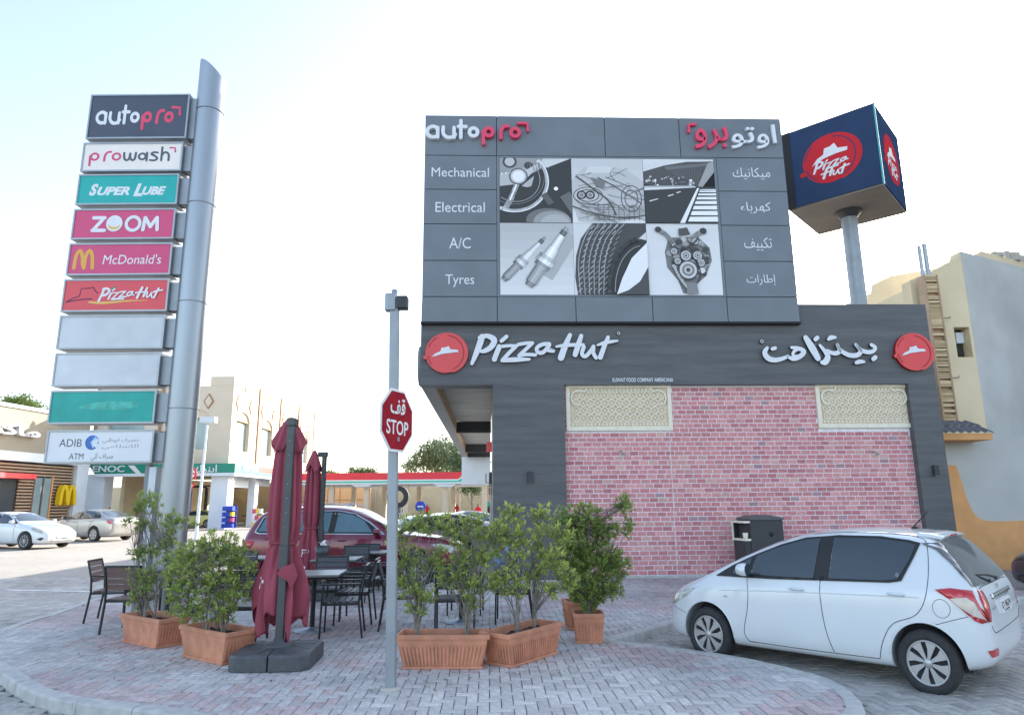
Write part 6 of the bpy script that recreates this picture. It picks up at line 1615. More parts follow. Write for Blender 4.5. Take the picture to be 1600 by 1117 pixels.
shrub('standard shrub on a pale trunk at the right end of the square on pot', 7.78, [(729, 992)], 
      [(715, 830, 28, 24), (745, 820, 26, 24), (770, 835, 20, 26), (720, 875, 28, 26), (755, 875, 26, 28), (735, 915, 26, 22), (700, 905, 18, 18), (765, 915, 18, 20), (740, 940, 20, 14)], 4, RZ, .5)
shrub('taller shrub on a forked trunk in the left half of the askew pot', 7.85, [(808, 988)],
      [(800, 800, 22, 22), (790, 832, 28, 28), (805, 870, 28, 28), (785, 905, 24, 24), (810, 915, 22, 20), (815, 835, 20, 24)], 5, RZ, .5, yellow=.8)
shrub('upright shrub in the right half of the askew pot', 8.0, [(835, 976)],
      [(845, 805, 24, 22), (870, 835, 26, 26), (840, 845, 26, 28), (865, 875, 30, 28), (840, 895, 24, 24), (885, 900, 22, 22), (858, 920, 24, 16)], 6, RZ, .5, yellow=.8)
shrub('dense dark green shrub in the small square pot by the brick wall', 8.86, [(919, 962), (915, 962), (923, 961)],
      [(885, 815, 26, 26), (915, 810, 30, 28), (945, 830, 24, 26), (900, 855, 36, 32), (940, 875, 34, 34), (965, 885, 22, 26), (905, 905, 36, 30), (945, 920, 30, 22), (918, 935, 26, 16), (975, 790, 16, 18), (982, 825, 10, 18), (880, 880, 18, 24)], 7, RZ + .01, 1.1, yellow=.12)
shrub('thin shrub in the square pot tucked behind', 9.75, [(890, 945)], [(885, 880, 24, 30), (895, 910, 20, 20)], 8, RZ + .02, .4, yellow=.3)
# blue and white crumpled bag caught in the shrub
bg = thing('plastic_bag', 'crumpled pale blue printed bag caught among the twigs of the middle shrubs', 'bag', tuple(at_y(790, 870, 8.3)))
for x, y, r_ in ((-.09, -.03, .075), (.06, .07, .07), (.10, -.06, .06)):
    m_ = MB(); vs = []; 
    for j in range(7):
        for i in range(12):
            th, f_ = 6.283 * i / 12, math.pi * j / 6; q_ = r_ * (1 + .25 * noise.noise(Vector((math.cos(th) * 2 + x * 40, math.sin(th) * 2, f_ * 2)))); vs.append((x + q_ * math.cos(th) * math.sin(f_), .6 * q_ * math.sin(th) * math.sin(f_), y + q_ * math.cos(f_)))
    m_.add(vs, [(j * 12 + i, (j + 1) * 12 + i, (j + 1) * 12 + (i + 1) % 12, j * 12 + (i + 1) % 12) for j in range(6) for i in range(12)]); m_.build('crumple', 'blue_print', bg)

# dry leaves blown round the pots
m_ = MB(); rg = random.Random(21)
for _ in range(260):
    c = rg.choice(((-4.4, 8.7), (-3.3, 7.8), (-.8, 7.3), (.3, 7.7), (.9, 8.7), (-2.4, 7.5), (-1.1, 6.8))); x, y = c[0] + rg.gauss(0, .45), c[1] + rg.gauss(-.1, .4); a = rg.uniform(0, 6.28); l = rg.uniform(.015, .035)
    dx, dy = math.cos(a) * l, math.sin(a) * l; z = IZ + .008 + rg.uniform(0, .006); t_ = rg.uniform(.5, 1.2)
    m_.add([(x - dx, y - dy, z), (x + dy * .3, y - dx * .3, z + .004), (x + dx, y + dy, z + .006), (x - dy * .3, y + dx * .3, z + .003)], [(0, 1, 2, 3)], 0, (.20 * t_, .13 * t_, .05 * t_))
stuff(m_.build('dry_leaves', 'leaf')); bpy.data.objects['dry_leaves']['label'] = 'small dry leaves scattered on the paving round the pots'; bpy.data.objects['dry_leaves']['category'] = 'leaves'
# ================================================================== FILLING STATION BUILDING
D1 = 54.0
cor = at_y(356, 735, D1); XC = cor.x
eb = thing('service_station_building', 'cream two storey block with arched windows and a green sign band, behind the pylon', 'building', (0, 0, 0))
zTop = at_y(362, 588, D1).z; zBt, zBb = at_y(320, 725, D1).z, at_y(320, 742, D1).z
XLf = at_y(300, 640, D1).x - 12
def xw(px_, py_, X): return at_x(px_, py_, X)
YE = D1 + 24.5
UB = zBt - .2
wt_ = .5
# right flank (sunlit) with arched openings in bays of 5.5 m; built as piers, spandrels and arches
bay = 5.6; nbay = 4
zs0 = at_x(388, 707, XC).z; zsp = at_x(388, 660, XC).z; zap = at_x(378, 643, XC).z
print('enoc', XC, zTop, zBt, zBb, zs0, zsp, zap)
ww = 1.45       # half window width
def wall_with_arches(name, frame, L, n, first, z0, z1):
    """wall in local (u, z); frame maps (u, depth, z) to the place"""
    m_ = MB(); b_ = L / n
    def addp(poly):
        a = sum(poly[i][0] * poly[(i + 1) % len(poly)][1] - poly[(i + 1) % len(poly)][0] * poly[i][1] for i in range(len(poly)))
        if a < 0: poly = poly[::-1]
        k = len(poly); vs = [frame(u, 0, z) for u, z in poly] + [frame(u, wt_, z) for u, z in poly]
        m_.add(vs, [tuple(range(k)), tuple(range(2 * k - 1, k - 1, -1))] + [(i, i + k, (i + 1) % k + k, (i + 1) % k) for i in range(k)])
    for i in range(n):
        u0, c, u1 = i * b_, i * b_ + first, (i + 1) * b_
        addp([(u0, z0), (c - ww, z0), (c - ww, zsp), (u0, zsp)]); addp([(c + ww, z0), (u1, z0), (u1, zsp), (c + ww, zsp)])
        addp([(c - ww, z0), (c + ww, z0), (c + ww, zs0), (c - ww, zs0)])
        arc = [(c + ww * math.cos(math.pi * k / 14), zsp + (zap - zsp) * math.sin(math.pi * k / 14)) for k in range(15)]
        addp([(c, z1), (c + (u1 - c), z1), (u1, zsp)] + arc[:8]); addp([(u0, z1), (c, z1)] + arc[7:] + [(u0, zsp)])
    o = m_.build(name, 'enoc_wall', eb)
    for i in range(n):
        c = i * b_ + first
        def quad(nm, us, m2, d0, par=o):
            q_ = MB(); k = len(us); vs = [frame(u, d0, z) for u, z in us] + [frame(u, d0 + .06, z) for u, z in us]
            a = sum(us[j][0] * us[(j + 1) % k][1] - us[(j + 1) % k][0] * us[j][1] for j in range(k))
            q_.add(vs, [tuple(range(k)), tuple(range(2 * k - 1, k - 1, -1))] + [(j, j + k, (j + 1) % k + k, (j + 1) % k) for j in range(k)]); return q_.build(nm, m2, par)
        quad('window', [(c - ww, zs0), (c + ww, zs0), (c + ww, zsp), (c - ww, zsp)], 'glass_pale', wt_ - .18)
        quad('arch_infill', [(c + ww * math.cos(math.pi * k / 14), zsp + (zap - zsp) * math.sin(math.pi * k / 14)) for k in range(15)], 'enoc_wall', .16)
        quad('transom', [(c - ww, zsp - .1), (c + ww, zsp - .1), (c + ww, zsp + .02), (c - ww, zsp + .02)], 'enoc_trim', .10)
        for j in (-1, 1):
            cc = c + j * b_ * .25; zd = zTop - 2.0; r_ = .42
            dm = quad('diamond', [(cc, zd - r_ * 1.5), (cc + r_, zd), (cc, zd + r_ * 1.5), (cc - r_, zd)], 'enoc_trim', -.06)
            quad('diamond_inset', [(cc, zd - r_ * 1.1), (cc + r_ * .72, zd), (cc, zd + r_ * 1.1), (cc - r_ * .72, zd)], 'enoc_wall', -.09, dm)
        quad('small_diamond', [(c, zTop - .95), (c + .2, zTop - .65), (c, zTop - .35), (c - .2, zTop - .65)], 'enoc_trim', -.05)
        quad('pilaster', [(i * b_ + b_ - .1, z0), (i * b_ + b_ + .12, z0), (i * b_ + b_ + .12, zTop - .1), (i * b_ + b_ - .1, zTop - .1)], 'enoc_trim', -.10)
    return o
wall_with_arches('flank_wall', lambda u, d, z: (XC - d, D1 + u, z), bay * nbay, nbay, bay * .42, UB, zTop)
XD = XC + .002
Lf = 10.2
wall_with_arches('front_wall', lambda u, d, z: (XC - .5 - u, D1 + d, z), Lf, 2, 2.7, UB, zTop - .75)
MB().box(XC - 1.9, XC - .001, D1 - .02, D1 + .5, zTop - .75, zTop).build('corner_parapet', 'enoc_wall', eb)
MB().box(XC - .5, XC - .002, D1 - .002, D1 + .5, UB, zTop - .76).build('corner_pier', 'enoc_wall', eb)
MB().box(XC - Lf, XC - .55, D1 + .55, YE, zTop - 1.6, zTop - 1.3).build('roof_slab', 'concrete', eb)
MB().box(XC - Lf + .6, XC - .6, D1 + .6, YE - 1, UB, UB + .3).build('floor_slab', 'concrete', eb)
# sign band wrapping the block
bd = thing('canopy_sign_band', 'long green and red filling station fascia band with white lettering', 'sign', (0, 0, 0))
XB = XC + .9; YB = D1 - .9
xl = at_y(137, 733, YB).x
MB().prism([(xl, zBt), (XB, zBt), (XB, zBb + .12), (xl + .55, zBb + .12)], YB, YB + .4).build('front_band', 'green', bd)
MB().prism([(xl + .6, zBb - .1), (XB, zBb - .1), (XB, zBb + .12), (xl + .55, zBb + .12)], YB - .03, YB + .4).build('white_edge', 'column_white', bd)
def flank(nm, y0, y1, z0, z1, m_, off=0.): MB().box(XB - .4, XB + off, y0, y1, z0, z1).build(nm, m_, bd)
yg = at_x(404, 735, XB).y
flank('flank_band', YB + .41, yg, zBb + .12, zBt, 'green'); flank('red_band', yg, 66.4, zBb + .35, zBt, 'red')
flank('green_edge', yg, 66.4, zBb + .10, zBb + .349, 'green', .004); flank('white_edge', YB + .41, 66.4, zBb - .1, zBb + .099, 'column_white', .02)
MB().add([(XB + .005, yg - 2.2, zBb + .12), (XB + .005, yg - .9, zBb + .12), (XB + .005, yg, zBt), (XB + .005, yg - 1.2, zBt)], [(0, 1, 2, 3)]).build('swoosh', 'green_light', bd)
MB().slab([(xl + .5, YB + .42), (XB - .42, YB + .42), (XB - .42, 66.4), (XC - 12, 66.4)], zBb + .1, zBb + .35).build('soffit', 'concrete', bd)
def fy(x0, y0, x1, y1, Y): a, b = at_y(x0, y0, Y), at_y(x1, y1, Y); return (a.x, b.x, b.z, a.z)
text('lettering', 'ENOC', fy(145, 727.5, 194, 737, YB - .06), YB - .06, .05, 'letter_white', bd, offset=.015)
text('lettering', arabic('اينوك'), fy(301, 726, 338, 741, YB - .06), YB - .06, .05, 'letter_white', bd, offset=.01)
MB().prism([(p.x, p.z) for p in [at_y(*t, YB) for t in ((200, 727), (210, 727), (222, 741), (214, 741))]], YB - .02, YB - .001).build('swoosh', 'sign_white', bd)
ya, yb = at_x(377, 735, XB).y, at_x(402, 735, XB).y
o = text('lettering', 'Super Lube', (0, yb - ya - .3, -.38, .42), -.05, .05, 'letter_white', bd, offset=.03, shear=.2); o.matrix_local = Matrix.Translation((XB, ya + .2, (zBt + zBb) / 2 + .15)) @ Matrix.Rotation(math.pi / 2, 4, 'Z')
# ground floor: piers, service bays, shutters
for x0_, x1_ in ((330, 357), (137, 164)):
    a, b = at_y(x0_, 780, D1), at_y(x1_, 780, D1)
    MB().box(a.x, b.x, D1 - .3, D1 + .9, 0, zBb + .1).build('pier', 'column_white', eb)
for k in range(1, 5):
    MB().box(XC - .6, XC - .01, D1 + .9 + k * bay - .5, D1 + .9 + k * bay + .3, 0, zBb + .1).build('pier', 'column_white', eb)
MB().box(XC - 9.3, XC - 9, D1 + 2, YE, 0, zBb + .1).build('inner_wall', 'perimeter', eb)
MB().box(XC - 9, XC - .7, YE - .3, YE, 0, zBb + .1).build('inner_wall', 'perimeter', eb)
for k, (y0_, y1_, dz) in enumerate(((D1 + 1.4, D1 + 5.6, 1.0), (D1 + 6.6, D1 + 10.8, .75), (D1 + 12.2, D1 + 16.4, 1.2))):
    sh = MB().box(XC - .55, XC - .45, y0_, y1_, zBb + .1 - dz, zBb + .09).build('roller_shutter', 'column_white', eb)
    for j in range(5): MB().box(XC - .448, XC - .43, y0_, y1_, zBb + .1 - dz + j * dz / 5, zBb + .1 - dz + j * dz / 5 + .03).build('shutter_rib', 'panel_grey', sh)
# lifts and machines inside
for k, (y0_, x_) in enumerate(((D1 + 3.5, XC - 3), (D1 + 7, XC - 6), (D1 + 12, XC - 4))):
    t = thing('car_lift', ('two post car lift inside the first service bay', 'two post car lift deeper inside the service hall', 'two post car lift in the far service bay')[k], 'lift', (x_, y0_, 0))
    for sx in (-1.4, 1.4): MB().box(sx - .1, sx + .1, -.12, .12, 0, 3.3).build('post', ('blue', 'dark_metal', 'dark_metal')[k], t)
    MB().box(-1.4, 1.4, -.06, .06, 3.3, 3.42).build('cross_beam', 'dark_metal', t)
    for sx in (-1, 1): MB().tube([(sx * 1.3, 0, .8), (sx * .4, .8, .8)], .05, 5).build('arm', 'dark_metal', t)
# display rack of blue and red goods
rk = at_y(357, 818, 53.0)
t = thing('display_rack', 'blue shelving rack of oil cans by the white pier', 'rack', (rk.x, 53., 0), R(-8))
for j in range(4): MB().box(-.45, .45, -.3, .3, .12 + j * .42, .15 + j * .42).build('shelf', 'blue', t)
MB().box(-.45, .45, .28, .31, .1, 1.75).build('back_board', 'blue', t); 
for j in range(4):
    for i in range(4): MB().box(-.42 + i * .215, -.25 + i * .215, -.28, .1, .152 + j * .42, .44 + j * .42).build('oil_can', ('blue', 'blue', 'sign_white', 'blue', 'raspberry', 'yellow')[(i + j) % 6] if i > 2 else 'blue', t)
t = thing('display_rack', 'low rack of yellow and white goods right of the blue rack', 'rack', (rk.x + 1.8, 54., 0))
for j in range(3):
    MB().box(-.4, .4, -.25, .25, .12 + j * .5, .15 + j * .5).build('shelf', 'column_white', t)
    for i in range(3): MB().box(-.36 + i * .25, -.16 + i * .25, -.22, .1, .152 + j * .5, .50 + j * .5).build('oil_can', ('yellow', 'sign_white', 'raspberry')[(i + j) % 3], t)
t = thing('goods_trolley', 'white tubular trolley standing before the service bay', 'trolley', (rk.x + 3.6, 54., 0))
for sx in (-.5, .5):
    for sy in (-.3, .3): MB().tube([(sx, sy, 0), (sx, sy, 1.1)], .03, 5).build('post', 'column_white', t)
for z in (.3, 1.05): MB().box(-.5, .5, -.3, .3, z, z + .04).build('deck', 'column_white', t)
# lamp post with no entry discs
lp = at_z(318, 846, 0); lp = at_y(306, 840, 36.)
t = thing('lamp_post', 'slim white lamp post with round red signs behind the pylon', 'lamp post', (lp.x, 36., 0))
MB().tube([(0, 0, 0), (.1, 0, at_y(314, 664, 36.).z)], [.09, .06], 8).build('pole', 'column_white', t)
z_ = at_y(316, 658, 36.).z; MB().box(-.25, .55, -.2, .2, z_ - .1, z_ + .22).build('lamp_head', 'panel_grey', t, bevel=.03)
MB().lathe([(0, 0), (.45, 0), (.45, .12), (0, .12)], 18).build('footing', 'concrete', t)
zc_ = at_y(303, 740, 36.).z
MB().lathe([(0, -.02), (.33, -.02), (.33, .02), (0, .02)], 24, axis='y', T=Matrix.Translation((-.5, -.12, zc_))).build('round_sign', 'red', t)
MB().lathe([(0, -.001), (.24, -.001)], 24, axis='y', T=Matrix.Translation((-.5, -.143, zc_))).build('round_face', 'sign_white', t)
MB().box(-.71, -.28, -.15, -.146, zc_ - .05, zc_ + .05, T=Matrix.Identity(4)).build('bar', 'red', t)
MB().prism([(-.8, zc_ - .55), (-.2, zc_ - .5), (-.55, zc_ - 1.1)], -.14, -.12).build('warning_sign', 'red', t)
MB().prism([(-.68, zc_ - .62), (-.32, zc_ - .58), (-.54, zc_ - .95)], -.146, -.142).build('warning_face', 'sign_white', t)

# ================================================================== PUMP CANOPY
YC2 = 66.5
pc_ = thing('pump_canopy', 'long flat filling station canopy with red and green fascia on pale columns', 'canopy', (0, 0, 0))
c0 = XB; c1_ = 6.0
zt2, zr, zw, zg, zb2 = [at_y(640, y, YC2).z for y in (738, 749, 751, 753.5, 756)]
xg = at_y(716, 745, YC2).x; xg2 = at_y(728, 745, YC2).x
MB().prism([(c0, zr), (xg, zr), (xg2, zt2), (c0, zt2)], YC2, YC2 + .4).build('red_band', 'red', pc_)
MB().prism([(c0, zw), (xg, zw), (xg2 + .3, zt2 + .02), (xg2, zt2 + .02), (xg, zr), (c0, zr)], YC2 - .02, YC2 + .4).build('white_stripe', 'sign_white', pc_)
MB().prism([(c0, zg), (c1_, zg), (c1_, zt2 + .1), (xg2 + .3, zt2 + .02), (xg, zw), (c0, zw)], YC2 - .01, YC2 + .4).build('green_band', 'green_light', pc_)
MB().box(c0, c1_, YC2 + .0, YC2 + 14, zb2, zg - .001).build('canopy_slab', 'column_white', pc_)
for px_ in (517, 572, 634, 695, 757):
    a, b = at_y(px_ - 4, 780, YC2 + .6), at_y(px_ + 4, 780, YC2 + .6)
    cmat = 'enoc_wall'
    MB().box(a.x, b.x, YC2 + .6, YC2 + 1.1, 0, zb2).build('column', cmat, pc_)
    MB().box(a.x + .02, b.x - .02, YC2 + 10, YC2 + 10.5, 0, zb2).build('column', cmat, pc_)
for px_ in (565, 695):
    p = [at_y(px_ + dx, y, YC2) for dx, y in ((-19, 755.8), (19, 755.8), (10, 760.5), (-10, 760.5))]
    MB().prism([(q_.x, q_.z) for q_ in p], YC2 + .1, YC2 + 1.6).build('column_head', 'column_white', pc_)
# fuel pumps under the canopy
for k, px_ in enumerate((620, 768)):
    p = at_y(px_, 800, YC2 + 4); t = thing('fuel_pump', ('fuel pump under the canopy hidden partly by the lamp pole', 'teal fuel pump beside the red shirted attendant')[k], 'fuel pump', (p.x, YC2 + 4, 0))
    MB().box(-.5, .5, -.3, .3, 0, 1.5).build('housing', ('column_white', 'green')[k], t, bevel=.05); MB().box(-.4, .4, -.31, -.29, .9, 1.35).build('display', 'glass_dark', t); MB().box(-.5, .5, -.3, .3, 1.5, 1.9).build('crown_sign', 'green_light', t)
    MB().tube([(.5, 0, 1.2), (.7, -.05, .8), (.62, -.05, .35), (.52, 0, .6)], .03, 5).build('hose', 'gap', t)
# jacked machine (round dark hoop) seen beside the lamp pole
p = at_y(622, 776, 58); t = thing('wash_brush', 'dark round car wash brush standing under the canopy', 'brush', (p.x, 58, 0))
MB().lathe([(.5, -.3), (.9, -.3), (.9, .3), (.5, .3), (.5, -.3)], 20, axis='y', T=Matrix.Translation((0, 0, p.z))).build('brush', 'gap', t); MB().box(-.1, .1, -.1, .1, 0, p.z - .6).build('stand', 'dark_metal', t)
p = at_y(657, 791, 60); t = thing('direction_sign', 'round blue mandatory sign on a short stub by the pumps', 'sign', (p.x, 60, 0))
MB().lathe([(0, -.03), (.45, -.03), (.45, .03), (0, .03)], 20, axis='y', T=Matrix.Translation((0, 0, p.z))).build('disc', 'blue', t); MB().box(-.04, .04, .03, .1, 0, p.z).build('post', 'dark_metal', t)
MB().box(-.25, .25, -.04, -.032, p.z - .06, p.z + .06).build('bar', 'sign_white', t)
# perimeter wall
pw = thing('perimeter_wall', 'long sand coloured block wall far behind the pumps', 'wall', (0, 0, 0))
YP = 92.
z_ = at_y(700, 757, YP).z
for k in range(26):
    x0_ = -95 + k * 5.5; MB().box(x0_ + .04, x0_ + 5.4, YP, YP + .3, 0, z_ + (.2 if k % 2 else 0) * 0).build('wall_panel', 'perimeter', pw)
    MB().box(x0_ - .18, x0_ + .0, YP - .12, YP + .35, 0, z_ + .15).build('wall_post', 'enoc_wall', pw)
bx_ = thing('orange_hall', 'pale orange hall with big panel joints beyond the canopy at left', 'building', (0, 0, 0))
a, b = at_y(500, 758, 86), at_y(570, 758, 86); 
mm('hall', (.62, .38, .19), .9, var=.05)
MB().box(a.x - 4, b.x, 86, 90, 0, a.z).build('wall', 'hall', bx_)
for k in range(5): x_ = a.x - 2 + k * (b.x - a.x + 2) / 5; MB().box(x_ - .04, x_ + .04, 85.96, 86.0, 0, a.z).build('joint', 'enoc_trim', bx_)
MB().box(a.x - 4, b.x, 85.965, 85.999, a.z * .55, a.z * .55 + .08).build('joint', 'enoc_trim', bx_)

# ================================================================== SLATTED RESTAURANT AT FAR LEFT
sb = thing('slatted_restaurant', 'beige flat roofed restaurant with timber slats and yellow arch mark at the left edge', 'building', (0, 0, 0))
# its flank runs away from us along +Y
TH = math.atan((890 - 800) / 1070.)
q0 = at_y(10, 700, 44.); base = Vector((q0.x, 44., 0)); dv = Vector((math.sin(TH), math.cos(TH), 0)); nv = Vector((dv.y, -dv.x, 0))
def onw(px_, py_, off=0.):
    d = ray(px_, py_); o_ = base + nv * off - Vector((0, 0, EYE)); t_ = o_.dot(nv) / d.dot(nv); q_ = d * t_ + Vector((0, 0, EYE)); return ((q_ - base).dot(dv), q_.z)
TW = Matrix(((dv.x, -nv.x, 0, base.x), (dv.y, -nv.y, 0, base.y), (0, 0, 1, 0), (0, 0, 0, 1)))   # local: x along wall, -y towards the street
sb.matrix_world = TW
u1_, zt_a = onw(128, 655); uA = onw(40, 640)[0]; zr_ = onw(40, 640)[1]
print('mcd', u1_, zr_, onw(110, 722), onw(10, 708))
u0_ = -9.; zband0, zband1 = onw(60, 723)[1], onw(60, 709)[1]
ucol0, ucol1 = onw(112, 760)[0], onw(130, 760)[0]
MB().box(u0_, ucol1, .0, 8, zband1, zr_).build('upper_wall', 'taupe', sb)
MB().box(u0_, ucol1 + .1, -.12, 8, zr_, zr_ + .22).build('roof_edge', 'column_white', sb)
MB().box(u0_, ucol1, -.35, 8, zband0, zband1 - .003).build('white_band', 'column_white', sb)
MB().box(ucol0, ucol1, -.3, 7.9, 0, zband0 - .003).build('white_pier', 'column_white', sb)
MB().box(u0_, ucol0 - .01, .1, 7.9, 0, zband0 - .003).build('back_wall', 'gap', sb)
dd0, dd1 = onw(48, 780)[0], onw(78, 780)[0]; zdt = onw(60, 744)[1]
nS = 22; zs_ = [.1 + (zband0 - .15) * i / nS for i in range(nS)]
for z in zs_:
    if z + .1 > zdt: MB().box(u0_, ucol0 - .02, -.06, .06, z, z + .11).build('wall_slat', 'wood_slat', sb)
    else:
        MB().box(u0_, onw(12, 780)[0] - .1, -.06, .06, z, z + .11).build('wall_slat', 'wood_slat', sb); MB().box(onw(24, 780)[0], dd0, -.06, .06, z, z + .11).build('wall_slat', 'wood_slat', sb); MB().box(dd1, ucol0 - .02, -.06, .06, z, z + .11).build('wall_slat', 'wood_slat', sb)
dr = MB().box(dd0 + .1, dd1 - .1, -.02, .05, 0, zdt - .1).build('door', 'glass_pale', sb)
for a_ in ((dd0, dd0 + .1), (dd1 - .1, dd1), ((dd0 + dd1) / 2 - .05, (dd0 + dd1) / 2 + .05)): MB().box(a_[0], a_[1], -.09, .07, 0, zdt).build('door_frame', 'orange_wall' if a_[0] == dd1 - .1 else 'chair_slat', sb)
text('lettering', 'M-24', (dd0 + .7, dd1 - .7, zdt - 1.1, zdt - .6), -.03, .005, 'sign_white', dr, offset=.02)
a_ = onw(10, 740)[0] - 2, onw(36, 740)[0]; MB().box(a_[0], a_[1], -1.0, -.07, onw(20, 748)[1], onw(20, 740)[1]).build('red_awning', 'red', sb)
MB().box(a_[0], onw(22, 760)[0], -.12, -.04, 0, onw(20, 748)[1]).build('entrance', 'glass_dark', sb)
text('lettering', arabic('ماكدونالدز'), (onw(57, 675)[0] - 10.0, onw(57, 675)[0], onw(57, 690)[1], onw(57, 667)[1]), -.35, .25, 'sign_white', sb, offset=.04)
ax0, ax1 = onw(84, 772)[0], onw(109, 772)[0]; az0, az1 = onw(96, 787)[1], onw(96, 758)[1]
a = Art((0, 10, 0, 10), (ax0, ax1, az0, az1), -.5, .35); arches(a, .3, 9.8, 0, 10, 1.7); a.build('arch_mark', 'yellow', sb)

# ================================================================== PEOPLE IN RED
def person(label, loc, rz, shirt=(.55, .015, .03), arm=.3, group=None):
    V_ = {'pelvis': (0, 0, .95), 'waist': (0, 0, 1.08), 'chest': (0, .01, 1.30), 'neckb': (0, 0, 1.46), 'neck': (0, .01, 1.53), 'head': (0, .02, 1.63), 'crown': (0, .01, 1.72)}
    E_ = [('pelvis', 'waist'), ('waist', 'chest'), ('chest', 'neckb'), ('neckb', 'neck'), ('neck', 'head'), ('head', 'crown')]
    r_ = {'pelvis': (.16, .12), 'waist': (.14, .10), 'chest': (.17, .12), 'neckb': (.08, .07), 'neck': (.055, .055), 'head': (.085, .10), 'crown': (.06, .075)}
    for s_, n_ in ((-1, 'l'), (1, 'r')):
        V_['sh' + n_] = (s_ * .17, 0, 1.42); V_['el' + n_] = (s_ * (.22 + arm * .1), .02 * arm, 1.14); V_['wr' + n_] = (s_ * .24, .22 * arm, .92 + .1 * arm); V_['ha' + n_] = (s_ * .24, .28 * arm, .84 + .12 * arm)
        V_['hp' + n_] = (s_ * .09, 0, .88); V_['kn' + n_] = (s_ * .11, .03 * s_, .49); V_['an' + n_] = (s_ * .12, -.02 * s_, .09); V_['to' + n_] = (s_ * .13, .14 - .02 * s_, .04)
        E_ += [('neckb', 'sh' + n_), ('sh' + n_, 'el' + n_), ('el' + n_, 'wr' + n_), ('wr' + n_, 'ha' + n_), ('pelvis', 'hp' + n_), ('hp' + n_, 'kn' + n_), ('kn' + n_, 'an' + n_), ('an' + n_, 'to' + n_)]
        for k_, q_ in (('sh', .065), ('el', .045), ('wr', .032), ('ha', .04), ('hp', .095), ('kn', .06), ('an', .045), ('to', .045)): r_[k_ + n_] = (q_, q_)
    names = list(V_); me = bpy.data.meshes.new('person'); me.from_pydata([V_[n] for n in names], [(names.index(a), names.index(b)) for a, b in E_], [])
    o = bpy.data.objects.new('person', me); COL.objects.link(o); o.modifiers.new('k', 'SKIN')
    for i, n in enumerate(names): me.skin_vertices[0].data[i].radius = r_[n]; me.skin_vertices[0].data[i].use_root = n == 'pelvis'
    ss = o.modifiers.new('s', 'SUBSURF'); ss.levels = 2
    m2 = bpy.data.meshes.new_from_object(o.evaluated_get(bpy.context.evaluated_depsgraph_get())); o.modifiers.clear(); o.data = m2; m2.materials.clear(); m2.materials.append(K['person'])
    at = m2.color_attributes.new('Col', 'FLOAT_COLOR', 'CORNER')
    for p in m2.polygons:
        c = p.center; p.use_smooth = True
        col = (.02, .015, .012) if (c.z > 1.68 or (c.z > 1.60 and c.y < -.02)) else (.22, .12, .075) if c.z > 1.50 else shirt if (c.z > .93 and not (abs(c.x) > .2 and c.z < 1.12)) else (.22, .12, .075) if abs(c.x) > .19 and c.z > .75 else (.03, .03, .035)
        for li in p.loop_indices: at.data[li].color = (*col, 1)
    o.location = loc; o.rotation_euler = (0, 0, rz); tag(o, label, 'person', group)
    MB().box(-.012, .012, .115, .135, 1.60, 1.64).build('nose', 'chair_slat', o)
    return o
for (px_, D, rz, lab) in ((747, 55, 200, 'person in red shirt and dark trousers nearest the restaurant wall, under the canopy'), (714, 70, 160, 'person in red shirt in the middle, small, before the back wall'), (667, 68, 190, 'person in red shirt beside the round blue sign'),
                          (171, 50, 120, 'person in red top walking behind the silver saloon')):
    p = at_y(px_, 800, D); person(lab, (p.x, D, 0), R(rz))
# yellow car in the service bay
p = at_y(316, 810, 58.); c = saloon('parked_saloon', 'pale yellow green saloon inside the service bay behind the lamp post', (0, 0, 0), R(178), 'car_lime' if 'car_lime' in K else mm('car_lime', (.5, .5, .22), .3, var=0, coat=.8) and 'car_lime', detail=False)
c.root.location = (p.x - 1.9, 58., 0)

# ================================================================== TREES
def tree(label, base, crowns, seed, n_leaf=5000, leaf=.16, cols=((.05, .085, .03), (.13, .17, .06)), name='broadleaf_tree', group=None):
    rg = random.Random(seed); t = thing(name, label, 'tree', base, 0, group); wd = MB(); lf = MB()
    cen = [(Vector(c) - Vector(base), r_) for c, r_ in crowns]; top = max(c.z for c, _ in cen)
    trunk = spline([(0, 0, 0), (rg.uniform(-.2, .2), 0, top * .3), (rg.uniform(-.3, .3), 0, top * .6), (0, 0, top * .85)], 5)
    k = len(trunk); wd.tube(trunk, [.035 * top * (1 - .7 * i / k) for i in range(k)], 8)
    tot = sum(r_ ** 2 for _, r_ in cen)
    for c, r_ in cen:
        s0 = Vector(trunk[int(k * rg.uniform(.35, .7))]); wd.tube(spline([tuple(s0), tuple(s0.lerp(c, .5) + Vector((0, 0, -.2))), tuple(c)], 4), [.012 * top * (1 - .08 * i) for i in range(9)], 5)
        for _ in range(int(n_leaf * r_ * r_ / tot / 9)):
            d = Vector((rg.gauss(0, 1), rg.gauss(0, 1), rg.gauss(0, .8))).normalized(); u = rg.uniform(.2, 1) ** .5
            if noise.noise(d * 2.2 + Vector((seed, c.x, c.z))) > .2: continue
            p = c + d * r_ * u
            for _ in range(9):
                q_ = p + Vector((rg.gauss(0, 1), rg.gauss(0, 1), rg.gauss(0, 1))) * leaf * .9; a = Vector((rg.gauss(0, 1), rg.gauss(0, 1), rg.gauss(0, 1))).normalized(); b = a.orthogonal().normalized(); l = leaf * rg.uniform(.5, 1.1)
                cc = Vector(cols[0]).lerp(Vector(cols[1]), rg.uniform(0, 1))
                lf.add([q_ - a * l * .5, q_ + b * l * .22, q_ + a * l * .5, q_ - b * l * .22], [(0, 1, 2, 3)], 0, tuple(cc))
    wd.build('trunk', 'bark', t); stuff(lf.build('crown', 'leaf', t)); return t
def tp(px_, py_, D): return tuple(at_y(px_, py_, D))
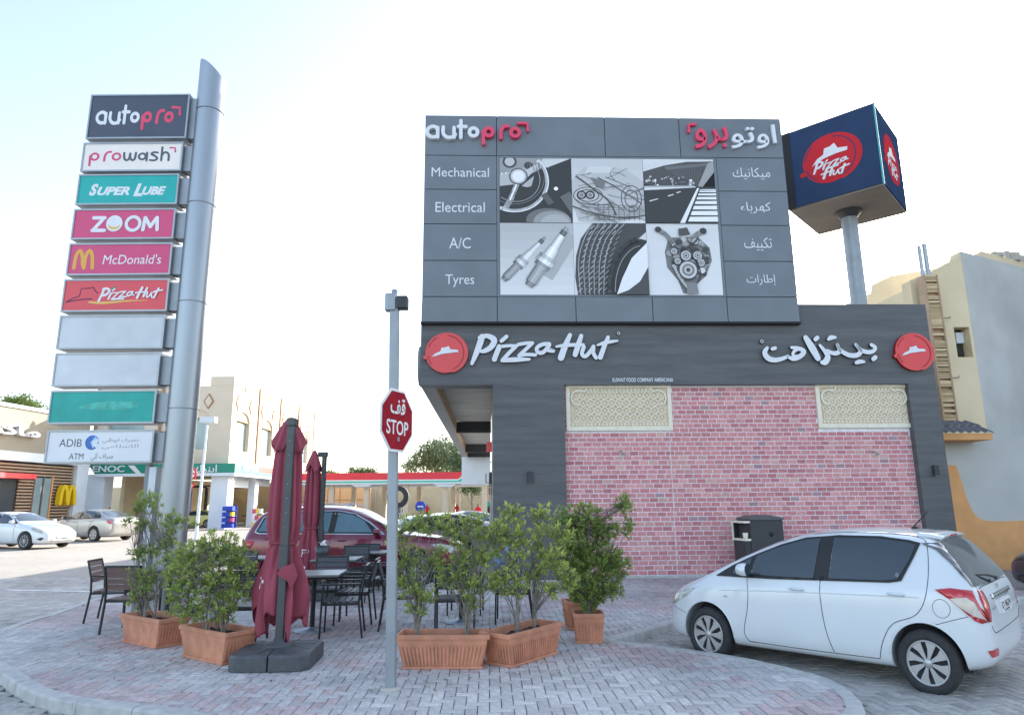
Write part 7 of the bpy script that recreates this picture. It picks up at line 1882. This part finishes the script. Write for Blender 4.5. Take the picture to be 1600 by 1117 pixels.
def ppx(n, D): return n * D / 1070.
D = 100.
tree('grey green tree rising over the canopy left of the restaurant overhang', (at_y(680, 760, D).x, D, 0), [(tp(x, y, D + rnd(-2, 2)), ppx(r_, D)) for x, y, r_ in ((672, 705, 16), (690, 700, 14), (655, 720, 14), (640, 730, 10), (700, 718, 16), (680, 725, 18), (712, 700, 12))], 3, 7000, .55, ((.07, .10, .05), (.17, .20, .10)))
D = 96.
tree('second grey green tree partly hidden by the dark overhang', (at_y(722, 760, D).x, D, 0), [(tp(x, y, D + rnd(-2, 2)), ppx(r_, D)) for x, y, r_ in ((716, 712, 16), (735, 715, 16), (722, 730, 18), (745, 728, 14), (705, 735, 10))], 5, 6000, .55, ((.06, .10, .05), (.15, .19, .10)))
D = 62.
tree('green tree top behind the flat roof at the far left', (at_y(28, 700, D).x, D, 0), [(tp(x, y, D), ppx(r_, D)) for x, y, r_ in ((18, 632, 10), (34, 630, 10), (48, 638, 9), (10, 640, 10), (62, 646, 7))], 8, 4000, .35, ((.10, .15, .04), (.22, .27, .08)))
D = 88.
tree('leafy bush between the canopy columns', (at_y(738, 790, D).x, D, 0), [(tp(x, y, D), ppx(r_, D)) for x, y, r_ in ((725, 762, 9), (745, 764, 9), (740, 758, 7))], 9, 1800, .35)
for i, (x, y, r_) in enumerate(((556, 738, 7), (575, 738, 6), (520, 744, 6))):
    D = 130.; tree(('low tree top peeking over the red canopy', 'second low tree top peeking over the red canopy', 'third low tree top behind the second parasol')[i], (at_y(x, y, D).x, D, 0), [(tp(x - 5, y, D), ppx(r_, D)), (tp(x + 5, y + 1, D), ppx(r_, D))], 12 + i, 1200, .5)
# distant band of low buildings closes the horizon
rg = random.Random(2)
for k in range(14):
    x_ = -170 + k * 24 + rg.uniform(-4, 4); h_ = rg.uniform(3.5, 7); 
    o = MB().box(x_, x_ + rg.uniform(14, 24), 190, 205, 0, h_).build('distant_building', 'perimeter', None)
    tag(o, 'low pale building on the horizon behind the block wall', 'building', 'low buildings on the horizon')
